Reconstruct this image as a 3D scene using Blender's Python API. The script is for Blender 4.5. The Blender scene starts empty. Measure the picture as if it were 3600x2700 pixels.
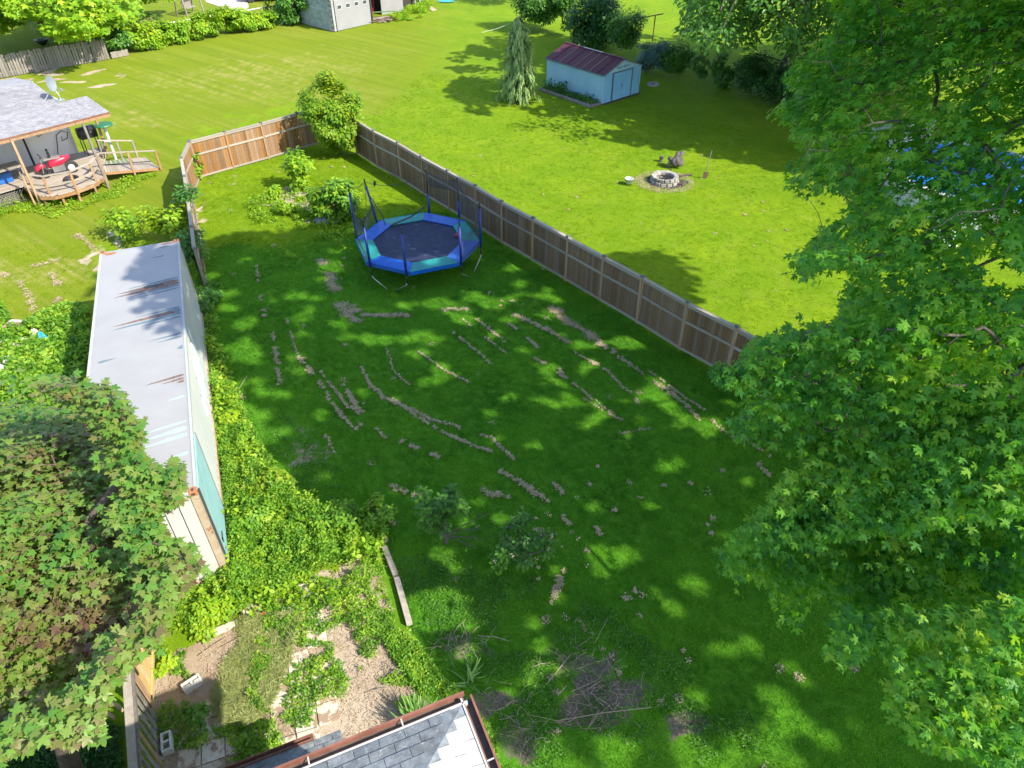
import bpy, math, random
import numpy as np
from mathutils import Vector, Matrix
random.seed(7); RNG = np.random.default_rng(11)
sc = bpy.context.scene
COL = sc.collection

# ---------------------------------------------------------------- camera, sky, sun, exposure
F, PITCH, CH = 2502.0, 0.6844, 14.5            # focal length in photo pixels, downward pitch, height above the yard
cam_d = bpy.data.cameras.new('camera'); cam = bpy.data.objects.new('camera', cam_d); COL.objects.link(cam)
cam_d.sensor_width = 36.0; cam_d.lens = 36.0 * F / 3600.0; cam_d.clip_end = 2000; cam_d.clip_start = 0.1
cam.location = (0, 0, CH); cam.rotation_euler = (math.pi / 2 - PITCH, 0, 0); sc.camera = cam
SUN_AZ, SUN_EL = math.radians(-30.5), math.radians(41.5)
SD = Vector((math.cos(SUN_AZ) * math.cos(SUN_EL), math.sin(SUN_AZ) * math.cos(SUN_EL), math.sin(SUN_EL)))
w = bpy.data.worlds.new('World'); sc.world = w; w.use_nodes = True
nt = w.node_tree; sky = nt.nodes.new('ShaderNodeTexSky'); sky.sky_type = 'NISHITA'; sky.sun_disc = False
sky.sun_elevation = SUN_EL; sky.sun_rotation = math.pi / 2 - SUN_AZ
bg = nt.nodes['Background']; nt.links.new(sky.outputs[0], bg.inputs[0]); bg.inputs[1].default_value = 0.15
sun_d = bpy.data.lights.new('sun', 'SUN'); sun = bpy.data.objects.new('sun', sun_d); COL.objects.link(sun)
sun_d.energy = 3.55; sun_d.angle = math.radians(0.55); sun_d.color = (1.0, 0.92, 0.75)
sun.rotation_euler = SD.to_track_quat('Z', 'Y').to_euler(); sun.location = (30, -20, 40)
sc.view_settings.view_transform = 'Standard'; sc.view_settings.look = 'None'
sc.view_settings.gamma = 1; sc.view_settings.exposure = 1.36; sc.view_settings.use_curve_mapping = False

CP, SP = math.cos(PITCH), math.sin(PITCH)
def at(x, y, z=0.0):
    """photo pixel -> point of the place at height z"""
    dx, dy = (x - 1800) / F, (y - 1350) / F
    d = np.array([dx, CP - dy * SP, -SP - dy * CP])
    return np.array([0, 0, CH]) + d * (z - CH) / d[2]
def proj(P):
    P = np.asarray(P, float); x, y, z = P[..., 0], P[..., 1], P[..., 2] - CH
    dep = y * CP - z * SP; dep = np.where(dep < 0.2, 0.2, dep)
    return np.stack([1800 + F * x / dep, 1350 - F * (y * SP + z * CP) / dep], -1), y * CP - z * SP
def inpoly(p, poly):
    p = np.asarray(p); x, y = p[..., 0], p[..., 1]; c = np.zeros(x.shape, bool); n = len(poly)
    for i in range(n):
        x1, y1 = poly[i]; x2, y2 = poly[(i + 1) % n]
        if y1 == y2: continue
        c ^= ((y1 > y) != (y2 > y)) & (x < (x2 - x1) * (y - y1) / (y2 - y1) + x1)
    return c
SH = np.array([SD.x / SD.z, SD.y / SD.z])      # horizontal run of a sun ray per metre of height
def vnoise(p, s, seed=0):
    """cheap value noise of 2-D points"""
    p = np.asarray(p) * s; i = np.floor(p).astype(int); f = p - i; f = f * f * (3 - 2 * f)
    def h(a, b): return (np.sin(a * 127.1 + b * 311.7 + seed * 74.7) * 43758.5453) % 1.0
    a, b = i[..., 0], i[..., 1]
    return (h(a, b) * (1 - f[..., 0]) + h(a + 1, b) * f[..., 0]) * (1 - f[..., 1]) + (h(a, b + 1) * (1 - f[..., 0]) + h(a + 1, b + 1) * f[..., 0]) * f[..., 1]

# ---------------------------------------------------------------- materials
def nmat(name):
    m = bpy.data.materials.new(name); m.use_nodes = True; return m, m.node_tree, m.node_tree.nodes['Principled BSDF']
def N(nt, t, **k):
    n = nt.nodes.new(t)
    for a, b in k.items(): setattr(n, a, b)
    return n
def L(nt, a, b): nt.links.new(a, b)
def mixc(nt, fac, a, b, mode='MIX'):
    m = N(nt, 'ShaderNodeMix', data_type='RGBA', blend_type=mode)
    for v, s in ((fac, m.inputs[0]), (a, m.inputs[6]), (b, m.inputs[7])):
        if isinstance(v, (tuple, list)): s.default_value = (*v[:3], 1)
        elif isinstance(v, (int, float)): s.default_value = v
        else: L(nt, v, s)
    return m.outputs[2]
def noise(nt, scale, detail=4, vec=None, stretch=None, rough=0.6, obj=True):
    n = N(nt, 'ShaderNodeTexNoise'); n.inputs['Scale'].default_value = scale; n.inputs['Detail'].default_value = detail; n.inputs['Roughness'].default_value = rough
    if vec is None:
        tc = N(nt, 'ShaderNodeTexCoord'); vec = tc.outputs['Object'] if obj else N(nt, 'ShaderNodeNewGeometry').outputs['Position']
    if stretch:
        mp = N(nt, 'ShaderNodeMapping'); mp.inputs['Scale'].default_value = stretch; L(nt, vec, mp.inputs[0]); vec = mp.outputs[0]
    L(nt, vec, n.inputs['Vector']); return n.outputs['Fac']
def ramp(nt, fac, lo, hi):
    r = N(nt, 'ShaderNodeMapRange'); r.inputs[1].default_value = lo; r.inputs[2].default_value = hi
    L(nt, fac, r.inputs[0]); return r.outputs[0]
def math_(nt, op, a, b=0.0):
    m = N(nt, 'ShaderNodeMath', operation=op)
    for v, s in ((a, m.inputs[0]), (b, m.inputs[1])):
        if isinstance(v, (int, float)): s.default_value = v
        else: L(nt, v, s)
    return m.outputs[0]
def bump(nt, bs, h, strength=0.3, dist=0.01):
    b = N(nt, 'ShaderNodeBump'); b.inputs['Strength'].default_value = strength; b.inputs['Distance'].default_value = dist
    L(nt, h, b.inputs['Height']); L(nt, b.outputs[0], bs.inputs['Normal'])
def surf(name, c1, c2, scale=6, rough=0.8, stretch=None, bmp=0.3, metal=0.0, rnd=0.0, spots=None, spec=0.3):
    """two-tone weathered surface, optional per-object variation and worn spots"""
    m, nt, bs = nmat(name)
    f = ramp(nt, noise(nt, scale, 6, stretch=stretch), 0.3, 0.7); c = mixc(nt, f, c1, c2)
    if rnd:
        oi = N(nt, 'ShaderNodeObjectInfo'); v = math_(nt, 'MULTIPLY_ADD', oi.outputs['Random'], rnd); v.node.inputs[2].default_value = 1 - rnd / 2
        h = N(nt, 'ShaderNodeHueSaturation'); L(nt, v, h.inputs['Value']); L(nt, c, h.inputs['Color'])
        sv = math_(nt, 'MULTIPLY_ADD', math_(nt, 'FRACT', math_(nt, 'MULTIPLY', oi.outputs['Random'], 17.3)), rnd); sv.node.inputs[2].default_value = 1 - rnd / 2
        L(nt, sv, h.inputs['Saturation']); c = h.outputs[0]
    if spots: c = mixc(nt, ramp(nt, noise(nt, spots[1], 5, rough=0.7), spots[2], spots[2] + 0.06), c, spots[0])
    L(nt, c, bs.inputs['Base Color']); bs.inputs['Roughness'].default_value = rough; bs.inputs['Metallic'].default_value = metal
    bs.inputs['Specular IOR Level'].default_value = spec
    if bmp: bump(nt, bs, noise(nt, scale * 3, 5, stretch=stretch), bmp)
    return m
def leafmat(name, cols, trans=0.35, rough=0.45, spec=0.35, hue=0.0, clump=0.8, split=None):
    """leaf: colours drawn per leaf, slow drift over the crown, light passing through"""
    m, nt, bs = nmat(name); out = nt.nodes['Material Output']
    geo = N(nt, 'ShaderNodeNewGeometry'); oi = N(nt, 'ShaderNodeObjectInfo')
    r = math_(nt, 'FRACT', math_(nt, 'ADD', geo.outputs['Random Per Island'], math_(nt, 'MULTIPLY', oi.outputs['Random'], 7.0)))
    cr = N(nt, 'ShaderNodeValToRGB'); el = cr.color_ramp.elements
    while len(el) < len(cols): el.new(0.5)
    for i, c in enumerate(cols): el[i].position = i / max(1, len(cols) - 1); el[i].color = (*c, 1)
    ns = noise(nt, clump, 2, vec=geo.outputs['Position'])
    f = math_(nt, 'ADD', math_(nt, 'MULTIPLY', r, 0.55), math_(nt, 'SUBTRACT', math_(nt, 'MULTIPLY', ns, 1.5), 0.5))
    L(nt, f, cr.inputs[0]); c = cr.outputs[0]
    L(nt, c, bs.inputs['Base Color']); bs.inputs['Roughness'].default_value = rough; bs.inputs['Specular IOR Level'].default_value = spec
    tr = N(nt, 'ShaderNodeBsdfTranslucent'); h = N(nt, 'ShaderNodeHueSaturation'); h.inputs['Saturation'].default_value = 1.1; h.inputs['Value'].default_value = 1.8; h.inputs['Hue'].default_value = 0.485
    L(nt, c, h.inputs['Color']); L(nt, h.outputs[0], tr.inputs[0])
    mx = N(nt, 'ShaderNodeMixShader'); mx.inputs[0].default_value = trans; L(nt, bs.outputs[0], mx.inputs[1]); L(nt, tr.outputs[0], mx.inputs[2]); L(nt, mx.outputs[0], out.inputs[0])
    return m
def plain(name, c, rough=0.5, metal=0.0, spec=0.5, alpha=1.0):
    m, nt, bs = nmat(name); f = noise(nt, 9, 4); cc = mixc(nt, f, tuple(v * 0.85 for v in c), tuple(min(1, v * 1.12) for v in c))
    L(nt, cc, bs.inputs['Base Color']); bs.inputs['Roughness'].default_value = rough; bs.inputs['Metallic'].default_value = metal; bs.inputs['Specular IOR Level'].default_value = spec
    if alpha < 1: bs.inputs['Alpha'].default_value = alpha
    return m
M = {}
M['wood_board'] = surf('weathered_board', (0.11, 0.072, 0.046), (0.27, 0.18, 0.105), 2.5, 0.85, (22, 22, 0.9), 0.5, rnd=0.4, spots=((0.06, 0.05, 0.042), 4, 0.60))
M['wood_board_warm'] = surf('warm_brown_board', (0.16, 0.085, 0.04), (0.33, 0.18, 0.085), 2.5, 0.85, (9, 9, 0.9), 0.4, rnd=0.55, spots=((0.27, 0.22, 0.18), 4, 0.58))  # warmer brown than the boards of the long fence
M['wood_rail'] = surf('grey_rail_timber', (0.26, 0.225, 0.19), (0.38, 0.335, 0.285), 3, 0.85, (3, 3, 3), 0.3, rnd=0.3)
M['wood_post'] = surf('post_timber', (0.26, 0.17, 0.10), (0.42, 0.29, 0.18), 3, 0.85, (6, 6, 1), 0.3, rnd=0.3)
M['wood_grey'] = surf('silver_grey_timber', (0.15, 0.13, 0.12), (0.28, 0.255, 0.235), 3, 0.9, (5, 5, 1), 0.4, rnd=0.5)
M['wood_pine'] = surf('new_pine', (0.50, 0.33, 0.15), (0.60, 0.43, 0.23), 3, 0.7, (6, 1, 6), 0.2, rnd=0.25)
M['wood_orange'] = surf('stained_deck_timber', (0.25, 0.14, 0.07), (0.38, 0.23, 0.13), 3, 0.75, (5, 5, 1), 0.2, rnd=0.3)
M['deck'] = surf('pale_deck_board', (0.27, 0.225, 0.185), (0.40, 0.345, 0.295), 4, 0.85, (1, 8, 8), 0.3, rnd=0.3)
M['green_paint'] = surf('worn_green_paint', (0.08, 0.16, 0.07), (0.14, 0.22, 0.11), 5, 0.8, rnd=0.3, spots=((0.4, 0.33, 0.25), 6, 0.62))
M['cap'] = surf('post_cap_metal', (0.10, 0.10, 0.11), (0.17, 0.17, 0.19), 12, 0.5, metal=0.2)
M['white_paint'] = surf('chalky_white_paint', (0.29, 0.29, 0.30), (0.335, 0.335, 0.345), 0.8, 0.6, bmp=0.05, spots=((0.25, 0.25, 0.24), 1.6, 0.66))
M['white_side'] = surf('stained_white_steel', (0.44, 0.45, 0.44), (0.34, 0.38, 0.39), 0.7, 0.6, stretch=(1, 1, 0.4), bmp=0.1, spots=((0.28, 0.30, 0.28), 3, 0.66))
M['door_white'] = surf('white_door_steel', (0.44, 0.44, 0.44), (0.50, 0.50, 0.50), 0.8, 0.6, bmp=0.05, spots=((0.40, 0.24, 0.15), 5, 0.72))
M['teal'] = surf('faded_teal_paint', (0.22, 0.42, 0.46), (0.30, 0.50, 0.53), 2, 0.6, spots=((0.5, 0.5, 0.45), 5, 0.68))
M['rust'] = surf('rusty_steel', (0.30, 0.11, 0.05), (0.48, 0.20, 0.09), 14, 0.95, bmp=0.5, spots=((0.12, 0.05, 0.03), 20, 0.6))
M['rust_edge'] = surf('chipped_cream_edge', (0.42, 0.36, 0.28), (0.34, 0.25, 0.17), 3, 0.9, bmp=0.3, spots=((0.26, 0.13, 0.08), 3.5, 0.60))
M['dark_gap'] = plain('dark_rubber_seal', (0.05, 0.055, 0.06), 0.7)
M['stain_brown'] = surf('rust_streak', (0.15, 0.10, 0.09), (0.24, 0.17, 0.15), 9, 0.9, spots=((0.08, 0.05, 0.045), 16, 0.56))
M['stain_blue'] = surf('slate_streak', (0.10, 0.14, 0.18), (0.17, 0.24, 0.28), 5, 0.8)
M['stain_pale'] = surf('pale_teal_streak', (0.30, 0.40, 0.42), (0.38, 0.46, 0.47), 5, 0.8)
M['yellow'] = plain('yellow_tape', (0.75, 0.52, 0.06), 0.5); M['black'] = plain('black_plastic', (0.02, 0.02, 0.022), 0.4)
M['letter'] = plain('pale_blue_lettering', (0.55, 0.62, 0.72), 0.6)
M['shed_side'] = surf('dusty_blue_shed_steel', (0.24, 0.44, 0.58), (0.32, 0.52, 0.64), 0.9, 0.55, bmp=0.05, spots=((0.42, 0.44, 0.38), 2.5, 0.70))
M['shed_front'] = surf('blue_shed_door_steel', (0.15, 0.38, 0.64), (0.20, 0.44, 0.70), 1.2, 0.5, bmp=0.05)
M['shed_trim'] = surf('slate_trim', (0.09, 0.12, 0.15), (0.13, 0.16, 0.19), 4, 0.6)
M['shed_roof'] = surf('maroon_roof_steel', (0.07, 0.022, 0.038), (0.115, 0.032, 0.045), 1.5, 0.55, stretch=(3, 3, 1), spots=((0.26, 0.10, 0.05), 1.6, 0.64))
M['roof_seam'] = surf('pale_seam', (0.30, 0.20, 0.16), (0.42, 0.32, 0.26), 8, 0.7)
M['shingle_pale'] = surf('pale_grey_shingle', (0.24, 0.24, 0.265), (0.34, 0.34, 0.365), 3, 0.9, bmp=0.4, rnd=0.15)
def island_var(m, amt):
    nt = m.node_tree; bs = nt.nodes['Principled BSDF']; src = bs.inputs['Base Color'].links[0].from_socket; g = N(nt, 'ShaderNodeNewGeometry'); v = math_(nt, 'MULTIPLY_ADD', g.outputs['Random Per Island'], amt); v.node.inputs[2].default_value = 1 - amt / 2
    h = N(nt, 'ShaderNodeHueSaturation'); L(nt, v, h.inputs['Value']); L(nt, src, h.inputs['Color']); L(nt, h.outputs[0], bs.inputs['Base Color'])
island_var(M['shingle_pale'], .20)
M['shingle_dark'] = surf('slate_grey_shingle', (0.11, 0.125, 0.145), (0.24, 0.26, 0.29), 9, 0.9, bmp=0.6, rnd=0.35, spots=((0.36, 0.38, 0.41), 12, 0.60))
M['shingle_sunlit'] = surf('sunlit_slope_shingle', (0.33, 0.33, 0.34), (0.42, 0.42, 0.42), 9, 0.9, bmp=0.4, rnd=0.12)  # roof shingle with sunlight put into its colour
M['gutter'] = surf('brown_gutter', (0.17, 0.07, 0.05), (0.28, 0.13, 0.10), 5, 0.55)
M['gutter_in'] = surf('gutter_silt', (0.06, 0.06, 0.06), (0.13, 0.11, 0.09), 9, 0.9)
M['siding'] = surf('cream_siding', (0.68, 0.64, 0.63), (0.74, 0.70, 0.69), 1, 0.6, bmp=0.05)
M['door_grey'] = surf('lilac_grey_door', (0.48, 0.48, 0.53), (0.54, 0.54, 0.58), 1, 0.6, bmp=0.05)
M['block_white'] = surf('pale_siding_block', (0.26, 0.31, 0.33), (0.36, 0.41, 0.42), 3, 0.8, rnd=0.25)
M['garage_white'] = surf('garage_white', (0.24, 0.24, 0.26), (0.28, 0.28, 0.30), 0.8, 0.7, bmp=0.05)
M['glass'] = plain('dark_glass', (0.06, 0.07, 0.09), 0.15, spec=0.8)
M['dark_in'] = plain('dark_interior', (0.035, 0.03, 0.03), 0.9)
M['red'] = plain('red_plastic', (0.62, 0.02, 0.06), 0.35); M['blue_bin'] = plain('blue_plastic', (0.02, 0.12, 0.42), 0.4)
M['tire'] = plain('tyre_rubber', (0.03, 0.03, 0.032), 0.75); M['chrome'] = plain('dull_metal', (0.5, 0.5, 0.52), 0.35, 0.8)
M['seat_grey'] = plain('grey_seat_vinyl', (0.22, 0.20, 0.20), 0.6); M['green_pl'] = plain('green_canopy', (0.02, 0.14, 0.05), 0.5)
M['dish'] = plain('grey_dish', (0.20, 0.23, 0.27), 0.5, 0.1); M['white_pl'] = plain('white_plastic', (0.50, 0.51, 0.52), 0.45)
M['pad_blue'] = surf('blue_pad', (0.012, 0.075, 0.36), (0.02, 0.12, 0.50), 5, 0.45, bmp=0.15, rnd=0.2); M['pad_green'] = surf('teal_pad', (0.015, 0.19, 0.19), (0.02, 0.26, 0.25), 5, 0.45, bmp=0.15)
M['pole_blue'] = plain('blue_foam_sleeve', (0.012, 0.035, 0.24), 0.5); M['tmat'] = surf('black_jump_mat', (0.010, 0.016, 0.045), (0.026, 0.036, 0.08), 4, 0.6, bmp=0.2, spots=((0.09, 0.11, 0.15), 2.2, 0.60))
M['steel'] = plain('galvanised_tube', (0.42, 0.44, 0.47), 0.4, 0.7)
M['net'] = plain('black_netting', (0.035, 0.045, 0.06), 0.8); M['net_pale'] = plain('sagging_grey_netting', (0.30, 0.33, 0.34), 0.8)
M['stone'] = surf('grey_stone', (0.22, 0.21, 0.20), (0.38, 0.36, 0.34), 9, 0.9, bmp=0.6, rnd=0.5)
M['concrete'] = surf('pale_concrete', (0.50, 0.44, 0.36), (0.62, 0.56, 0.48), 4, 0.9, bmp=0.3, rnd=0.2, spots=((0.30, 0.22, 0.16), 3.3, 0.50))
M['cinder'] = surf('cinder_block_concrete', (0.44, 0.44, 0.43), (0.56, 0.55, 0.53), 30, 0.95, bmp=0.5)
M['bark'] = surf('grey_bark', (0.07, 0.062, 0.058), (0.15, 0.135, 0.125), 8, 0.95, (4, 4, 1), 0.8)
M['bark_dark'] = surf('dark_bark', (0.06, 0.045, 0.035), (0.13, 0.10, 0.08), 8, 0.95, (4, 4, 1), 0.8)
M['iron'] = surf('rusted_iron', (0.10, 0.06, 0.045), (0.18, 0.11, 0.08), 10, 0.8)
M['soil'] = surf('garden_soil', (0.055, 0.04, 0.03), (0.11, 0.085, 0.065), 9, 1.0, bmp=0.8)
M['ash'] = surf('charred_ash', (0.02, 0.018, 0.018), (0.10, 0.09, 0.085), 14, 1.0, bmp=0.8)
M['straw'] = leafmat('dry_straw', [(0.30, 0.22, 0.15), (0.48, 0.38, 0.27), (0.40, 0.33, 0.28)], 0.1, 0.9, 0.1)
M['clip'] = leafmat('dried_clippings', [(0.26, 0.20, 0.12), (0.50, 0.41, 0.27), (0.38, 0.31, 0.21)], 0.1, 0.95, 0.1)
M['stick'] = surf('dead_twig', (0.20, 0.15, 0.11), (0.38, 0.32, 0.26), 12, 0.9)
M['water'] = plain('pool_liner_blue', (0.02, 0.22, 0.75), 0.12); M['tarp'] = plain('white_sheet', (0.5, 0.49, 0.5), 0.7); M['tarp_blue'] = plain('turquoise_plastic', (0.05, 0.35, 0.45), 0.5)
M['cardboard'] = surf('cardboard', (0.34, 0.24, 0.16), (0.44, 0.32, 0.22), 5, 0.9)
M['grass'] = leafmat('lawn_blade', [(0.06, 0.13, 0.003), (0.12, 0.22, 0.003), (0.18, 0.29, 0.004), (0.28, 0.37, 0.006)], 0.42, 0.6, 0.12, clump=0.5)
M['grass_shaded'] = leafmat('shade_tinted_blade', [(0.040, 0.15, 0.014), (0.07, 0.23, 0.02), (0.11, 0.31, 0.025), (0.18, 0.39, 0.03)], 0.42, 0.6, 0.12, clump=0.5)  # lawn blade with the cooler green of tree shade put into its colour
M['silver'] = leafmat('silver_maple_leaf', [(0.025, 0.13, 0.022), (0.05, 0.20, 0.027), (0.09, 0.28, 0.033), (0.17, 0.38, 0.035), (0.30, 0.46, 0.05)], 0.45, 0.5, 0.35, clump=0.9)
M['norway'] = leafmat('norway_maple_leaf', [(0.04, 0.14, 0.02), (0.08, 0.20, 0.028), (0.13, 0.24, 0.035), (0.16, 0.21, 0.045), (0.15, 0.125, 0.05), (0.12, 0.065, 0.045)], 0.28, 0.45, 0.4, clump=0.8)
M['lime'] = leafmat('lime_leaf', [(0.08, 0.20, 0.01), (0.15, 0.30, 0.015), (0.24, 0.40, 0.02), (0.36, 0.44, 0.02)], 0.35, 0.5, 0.3, clump=0.9)
M['weed'] = leafmat('weed_leaf', [(0.035, 0.12, 0.012), (0.10, 0.25, 0.02), (0.20, 0.37, 0.03), (0.36, 0.46, 0.05)], 0.35, 0.5, 0.3, clump=2.2)
M['dark_leaf'] = leafmat('dark_leaf', [(0.015, 0.07, 0.015), (0.03, 0.115, 0.02), (0.055, 0.17, 0.025)], 0.3, 0.45, 0.4, clump=1.2)
M['mid_leaf'] = leafmat('mid_green_leaf', [(0.035, 0.11, 0.02), (0.07, 0.19, 0.025), (0.12, 0.28, 0.03)], 0.3, 0.45, 0.35, clump=1.0)
M['conifer'] = leafmat('weeping_conifer_needle', [(0.14, 0.24, 0.07), (0.24, 0.36, 0.13), (0.36, 0.46, 0.22)], 0.3, 0.6, 0.25, clump=1.6)
M['spruce'] = leafmat('blue_spruce_needle', [(0.05, 0.12, 0.10), (0.09, 0.18, 0.15), (0.15, 0.26, 0.22)], 0.1, 0.6, 0.3, clump=1.6)
M['lilac'] = leafmat('lilac_leaf', [(0.06, 0.17, 0.012), (0.13, 0.27, 0.015), (0.22, 0.34, 0.02), (0.30, 0.34, 0.03)], 0.35, 0.5, 0.3, clump=1.1)
M['cut'] = leafmat('wilted_cut_leaf', [(0.13, 0.17, 0.05), (0.22, 0.26, 0.08), (0.33, 0.33, 0.14)], 0.15, 0.6, 0.3, clump=1.5)
M['iris'] = leafmat('iris_blade', [(0.10, 0.24, 0.05), (0.22, 0.38, 0.10)], 0.25, 0.5, 0.4)
M['flower'] = leafmat('faded_blossom', [(0.45, 0.33, 0.22), (0.6, 0.48, 0.36)], 0.2, 0.7, 0.2)

# ---------------------------------------------------------------- object helpers
def wloc(o):
    v = Vector((0, 0, 0))
    while o: v += o.location; o = o.parent
    return v
def link(o, parent=None):
    COL.objects.link(o)
    if parent: o.parent = parent
    return o
def thing(name, label, cat, loc, group=None):
    o = bpy.data.objects.new(name, None); link(o); o.location = (float(loc[0]), float(loc[1]), float(loc[2]) if len(loc) > 2 else 0.0)
    o.empty_display_size = 0.3; o['label'] = label; o['category'] = cat
    if group: o['group'] = group
    return o
def tag(o, label=None, cat=None, group=None, kind=None):
    for k, v in (('label', label), ('category', cat), ('group', group), ('kind', kind)):
        if v: o[k] = v
    return o
def nmesh(name, V, Fc, mat, smooth=False):
    me = bpy.data.meshes.new(name); me.from_pydata([tuple(map(float, v)) for v in V], [], Fc); me.update()
    if mat: me.materials.append(mat)
    if smooth: me.polygons.foreach_set('use_smooth', [True] * len(me.polygons))
    return me
def inst(me, name, parent, loc=(0, 0, 0), rot=(0, 0, 0), scale=(1, 1, 1), world=True):
    o = bpy.data.objects.new(name, me); link(o, parent)
    l = Vector([float(a) for a in loc])
    if parent and world: l = l - wloc(parent)
    o.location = l; o.rotation_euler = rot; o.scale = scale
    return o
class MB:
    def __init__(s): s.v = []; s.f = []
    def add(s, V, Fc):
        b = len(s.v); s.v += [tuple(map(float, v)) for v in V]; s.f += [tuple(b + i for i in f) for f in Fc]; return s
    def frame(s, c, x, y, z):
        """box: centre c, half-axis vectors x, y, z"""
        c, x, y, z = (np.array(a, float) for a in (c, x, y, z))
        V = [c + i * x + j * y + k * z for k in (-1, 1) for j in (-1, 1) for i in (-1, 1)]
        fs = [(0, 2, 3, 1), (4, 5, 7, 6), (0, 1, 5, 4), (2, 6, 7, 3), (0, 4, 6, 2), (1, 3, 7, 5)]
        if np.dot(np.cross(x, y), z) < 0: fs = [f[::-1] for f in fs]
        return s.add(V, fs)
    def box(s, c, size, rz=0.0):
        a, b = math.cos(rz), math.sin(rz)
        return s.frame(c, (a * size[0] / 2, b * size[0] / 2, 0), (-b * size[1] / 2, a * size[1] / 2, 0), (0, 0, size[2] / 2))
    def beam(s, p, q, w_, h_, up=(0, 0, 1)):
        p, q = np.array(p, float), np.array(q, float); d = q - p; l = np.linalg.norm(d); d = d / l
        u = np.array(up, float); sd = np.cross(d, u)
        if np.linalg.norm(sd) < 1e-4: sd = np.cross(d, (1, 0, 0))
        sd /= np.linalg.norm(sd); u = np.cross(sd, d)
        return s.frame((p + q) / 2, d * l / 2, sd * w_ / 2, u * h_ / 2)
    def tube(s, pts, rad, n=8, cap=True):
        pts = [np.array(p, float) for p in pts]; rad = [rad] * len(pts) if isinstance(rad, (int, float)) else rad
        rings = []; ref = None
        for i, p in enumerate(pts):
            d = pts[min(i + 1, len(pts) - 1)] - pts[max(i - 1, 0)]; d = d / (np.linalg.norm(d) + 1e-9)
            if ref is None: ref = np.cross(d, (0.31, 0.17, 0.93)); 
            ref = ref - d * np.dot(ref, d)
            if np.linalg.norm(ref) < 1e-4: ref = np.cross(d, (1, 0.2, 0))
            ref = ref / np.linalg.norm(ref); o = np.cross(d, ref)
            rings.append([p + rad[i] * (math.cos(2 * math.pi * k / n) * ref + math.sin(2 * math.pi * k / n) * o) for k in range(n)])
        V = [v for r in rings for v in r]; Fc = []
        for i in range(len(pts) - 1):
            for k in range(n): Fc.append((i * n + k, i * n + (k + 1) % n, (i + 1) * n + (k + 1) % n, (i + 1) * n + k))
        if cap: Fc.append(tuple(range(n))[::-1]); Fc.append(tuple((len(pts) - 1) * n + k for k in range(n)))
        return s.add(V, Fc)
    def poly(s, P): return s.add(P, [tuple(range(len(P)))])
    def slab(s, P, th):
        """closed polygon P (3-D, planar) thickened downwards by th"""
        n = len(P); P = [np.array(p, float) for p in P]; nrm = np.cross(P[1] - P[0], P[2] - P[1]); nrm = nrm / np.linalg.norm(nrm)
        if nrm[2] < 0: P = P[::-1]; nrm = -nrm
        Q = [p - nrm * th for p in P]
        return s.add(P + Q, [tuple(range(n)), tuple(range(n, 2 * n))[::-1]] + [(i, n + i, n + (i + 1) % n, (i + 1) % n) for i in range(n)])
    def lathe(s, prof, c, n=20):
        V = []; m = len(prof)
        for r, z in prof:
            for k in range(n): V.append((c[0] + r * math.cos(2 * math.pi * k / n), c[1] + r * math.sin(2 * math.pi * k / n), c[2] + z))
        return s.add(V, [(i * n + k, i * n + (k + 1) % n, (i + 1) * n + (k + 1) % n, (i + 1) * n + k) for i in range(m - 1) for k in range(n)])
    def build(s, name, mat, parent=None, smooth=False, bevel=0.0):
        off = wloc(parent) if parent else Vector((0, 0, 0)); o_ = np.array(off)
        me = nmesh(name, [np.array(v) - o_ for v in s.v], s.f, mat, smooth)
        o = bpy.data.objects.new(name, me); link(o, parent)
        if bevel: b = o.modifiers.new('bevel', 'BEVEL'); b.width = bevel; b.segments = 2; b.limit_method = 'ANGLE'
        return o
def solo(mb, name, mat, label, cat, group=None, kind=None, **k):
    """one-mesh top-level thing with its origin at its base"""
    a = np.array(mb.v); c = Vector(((a[:, 0].min() + a[:, 0].max()) / 2, (a[:, 1].min() + a[:, 1].max()) / 2, a[:, 2].min()))
    mb.v = [tuple(np.array(v) - np.array(c)) for v in mb.v]; o = mb.build(name, mat, **k); o.location = c
    return tag(o, label, cat, group, kind)
UNIT = {}
def unit_box(key, mat):
    if key not in UNIT: UNIT[key] = nmesh(key, *_ub(), mat)
    return UNIT[key]
def _ub():
    m = MB(); m.frame((0, 0, 0.5), (0.5, 0, 0), (0, 0.5, 0), (0, 0, 0.5)); return m.v, m.f

# ---- fast leaf masses
def T_maple():
    o = [(0, -0.02), (0.16, -0.06), (0.52, -0.02), (0.36, 0.2), (0.62, 0.34), (0.82, 0.66), (0.5, 0.56), (0.27, 0.52), (0.24, 0.76), (0, 1.08)]
    o = o + [(-x, y) for x, y in o[1:-1][::-1]]
    V = [(0, 0.3, 0.0)] + [(x, y, -0.16 * (x * x + (y - 0.3) ** 2) + 0.05 * abs(x)) for x, y in o]; n = len(o)
    return np.array(V), np.array([(0, 1 + i, 1 + (i + 1) % n) for i in range(n)])
def T_silver():
    o = [(0, -0.02), (0.12, 0.0), (0.50, -0.12), (0.30, 0.14), (0.62, 0.22), (0.86, 0.62), (0.46, 0.46), (0.14, 0.40), (0.26, 0.66), (0.30, 0.86), (0.10, 0.84), (0, 1.15)]
    o = o + [(-x, y) for x, y in o[1:-1][::-1]]
    V = [(0, 0.22, 0.0)] + [(x, y, -0.20 * (x * x + (y - 0.3) ** 2) + 0.06 * abs(x)) for x, y in o]; n = len(o)
    return np.array(V), np.array([(0, 1 + i, 1 + (i + 1) % n) for i in range(n)])
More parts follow.
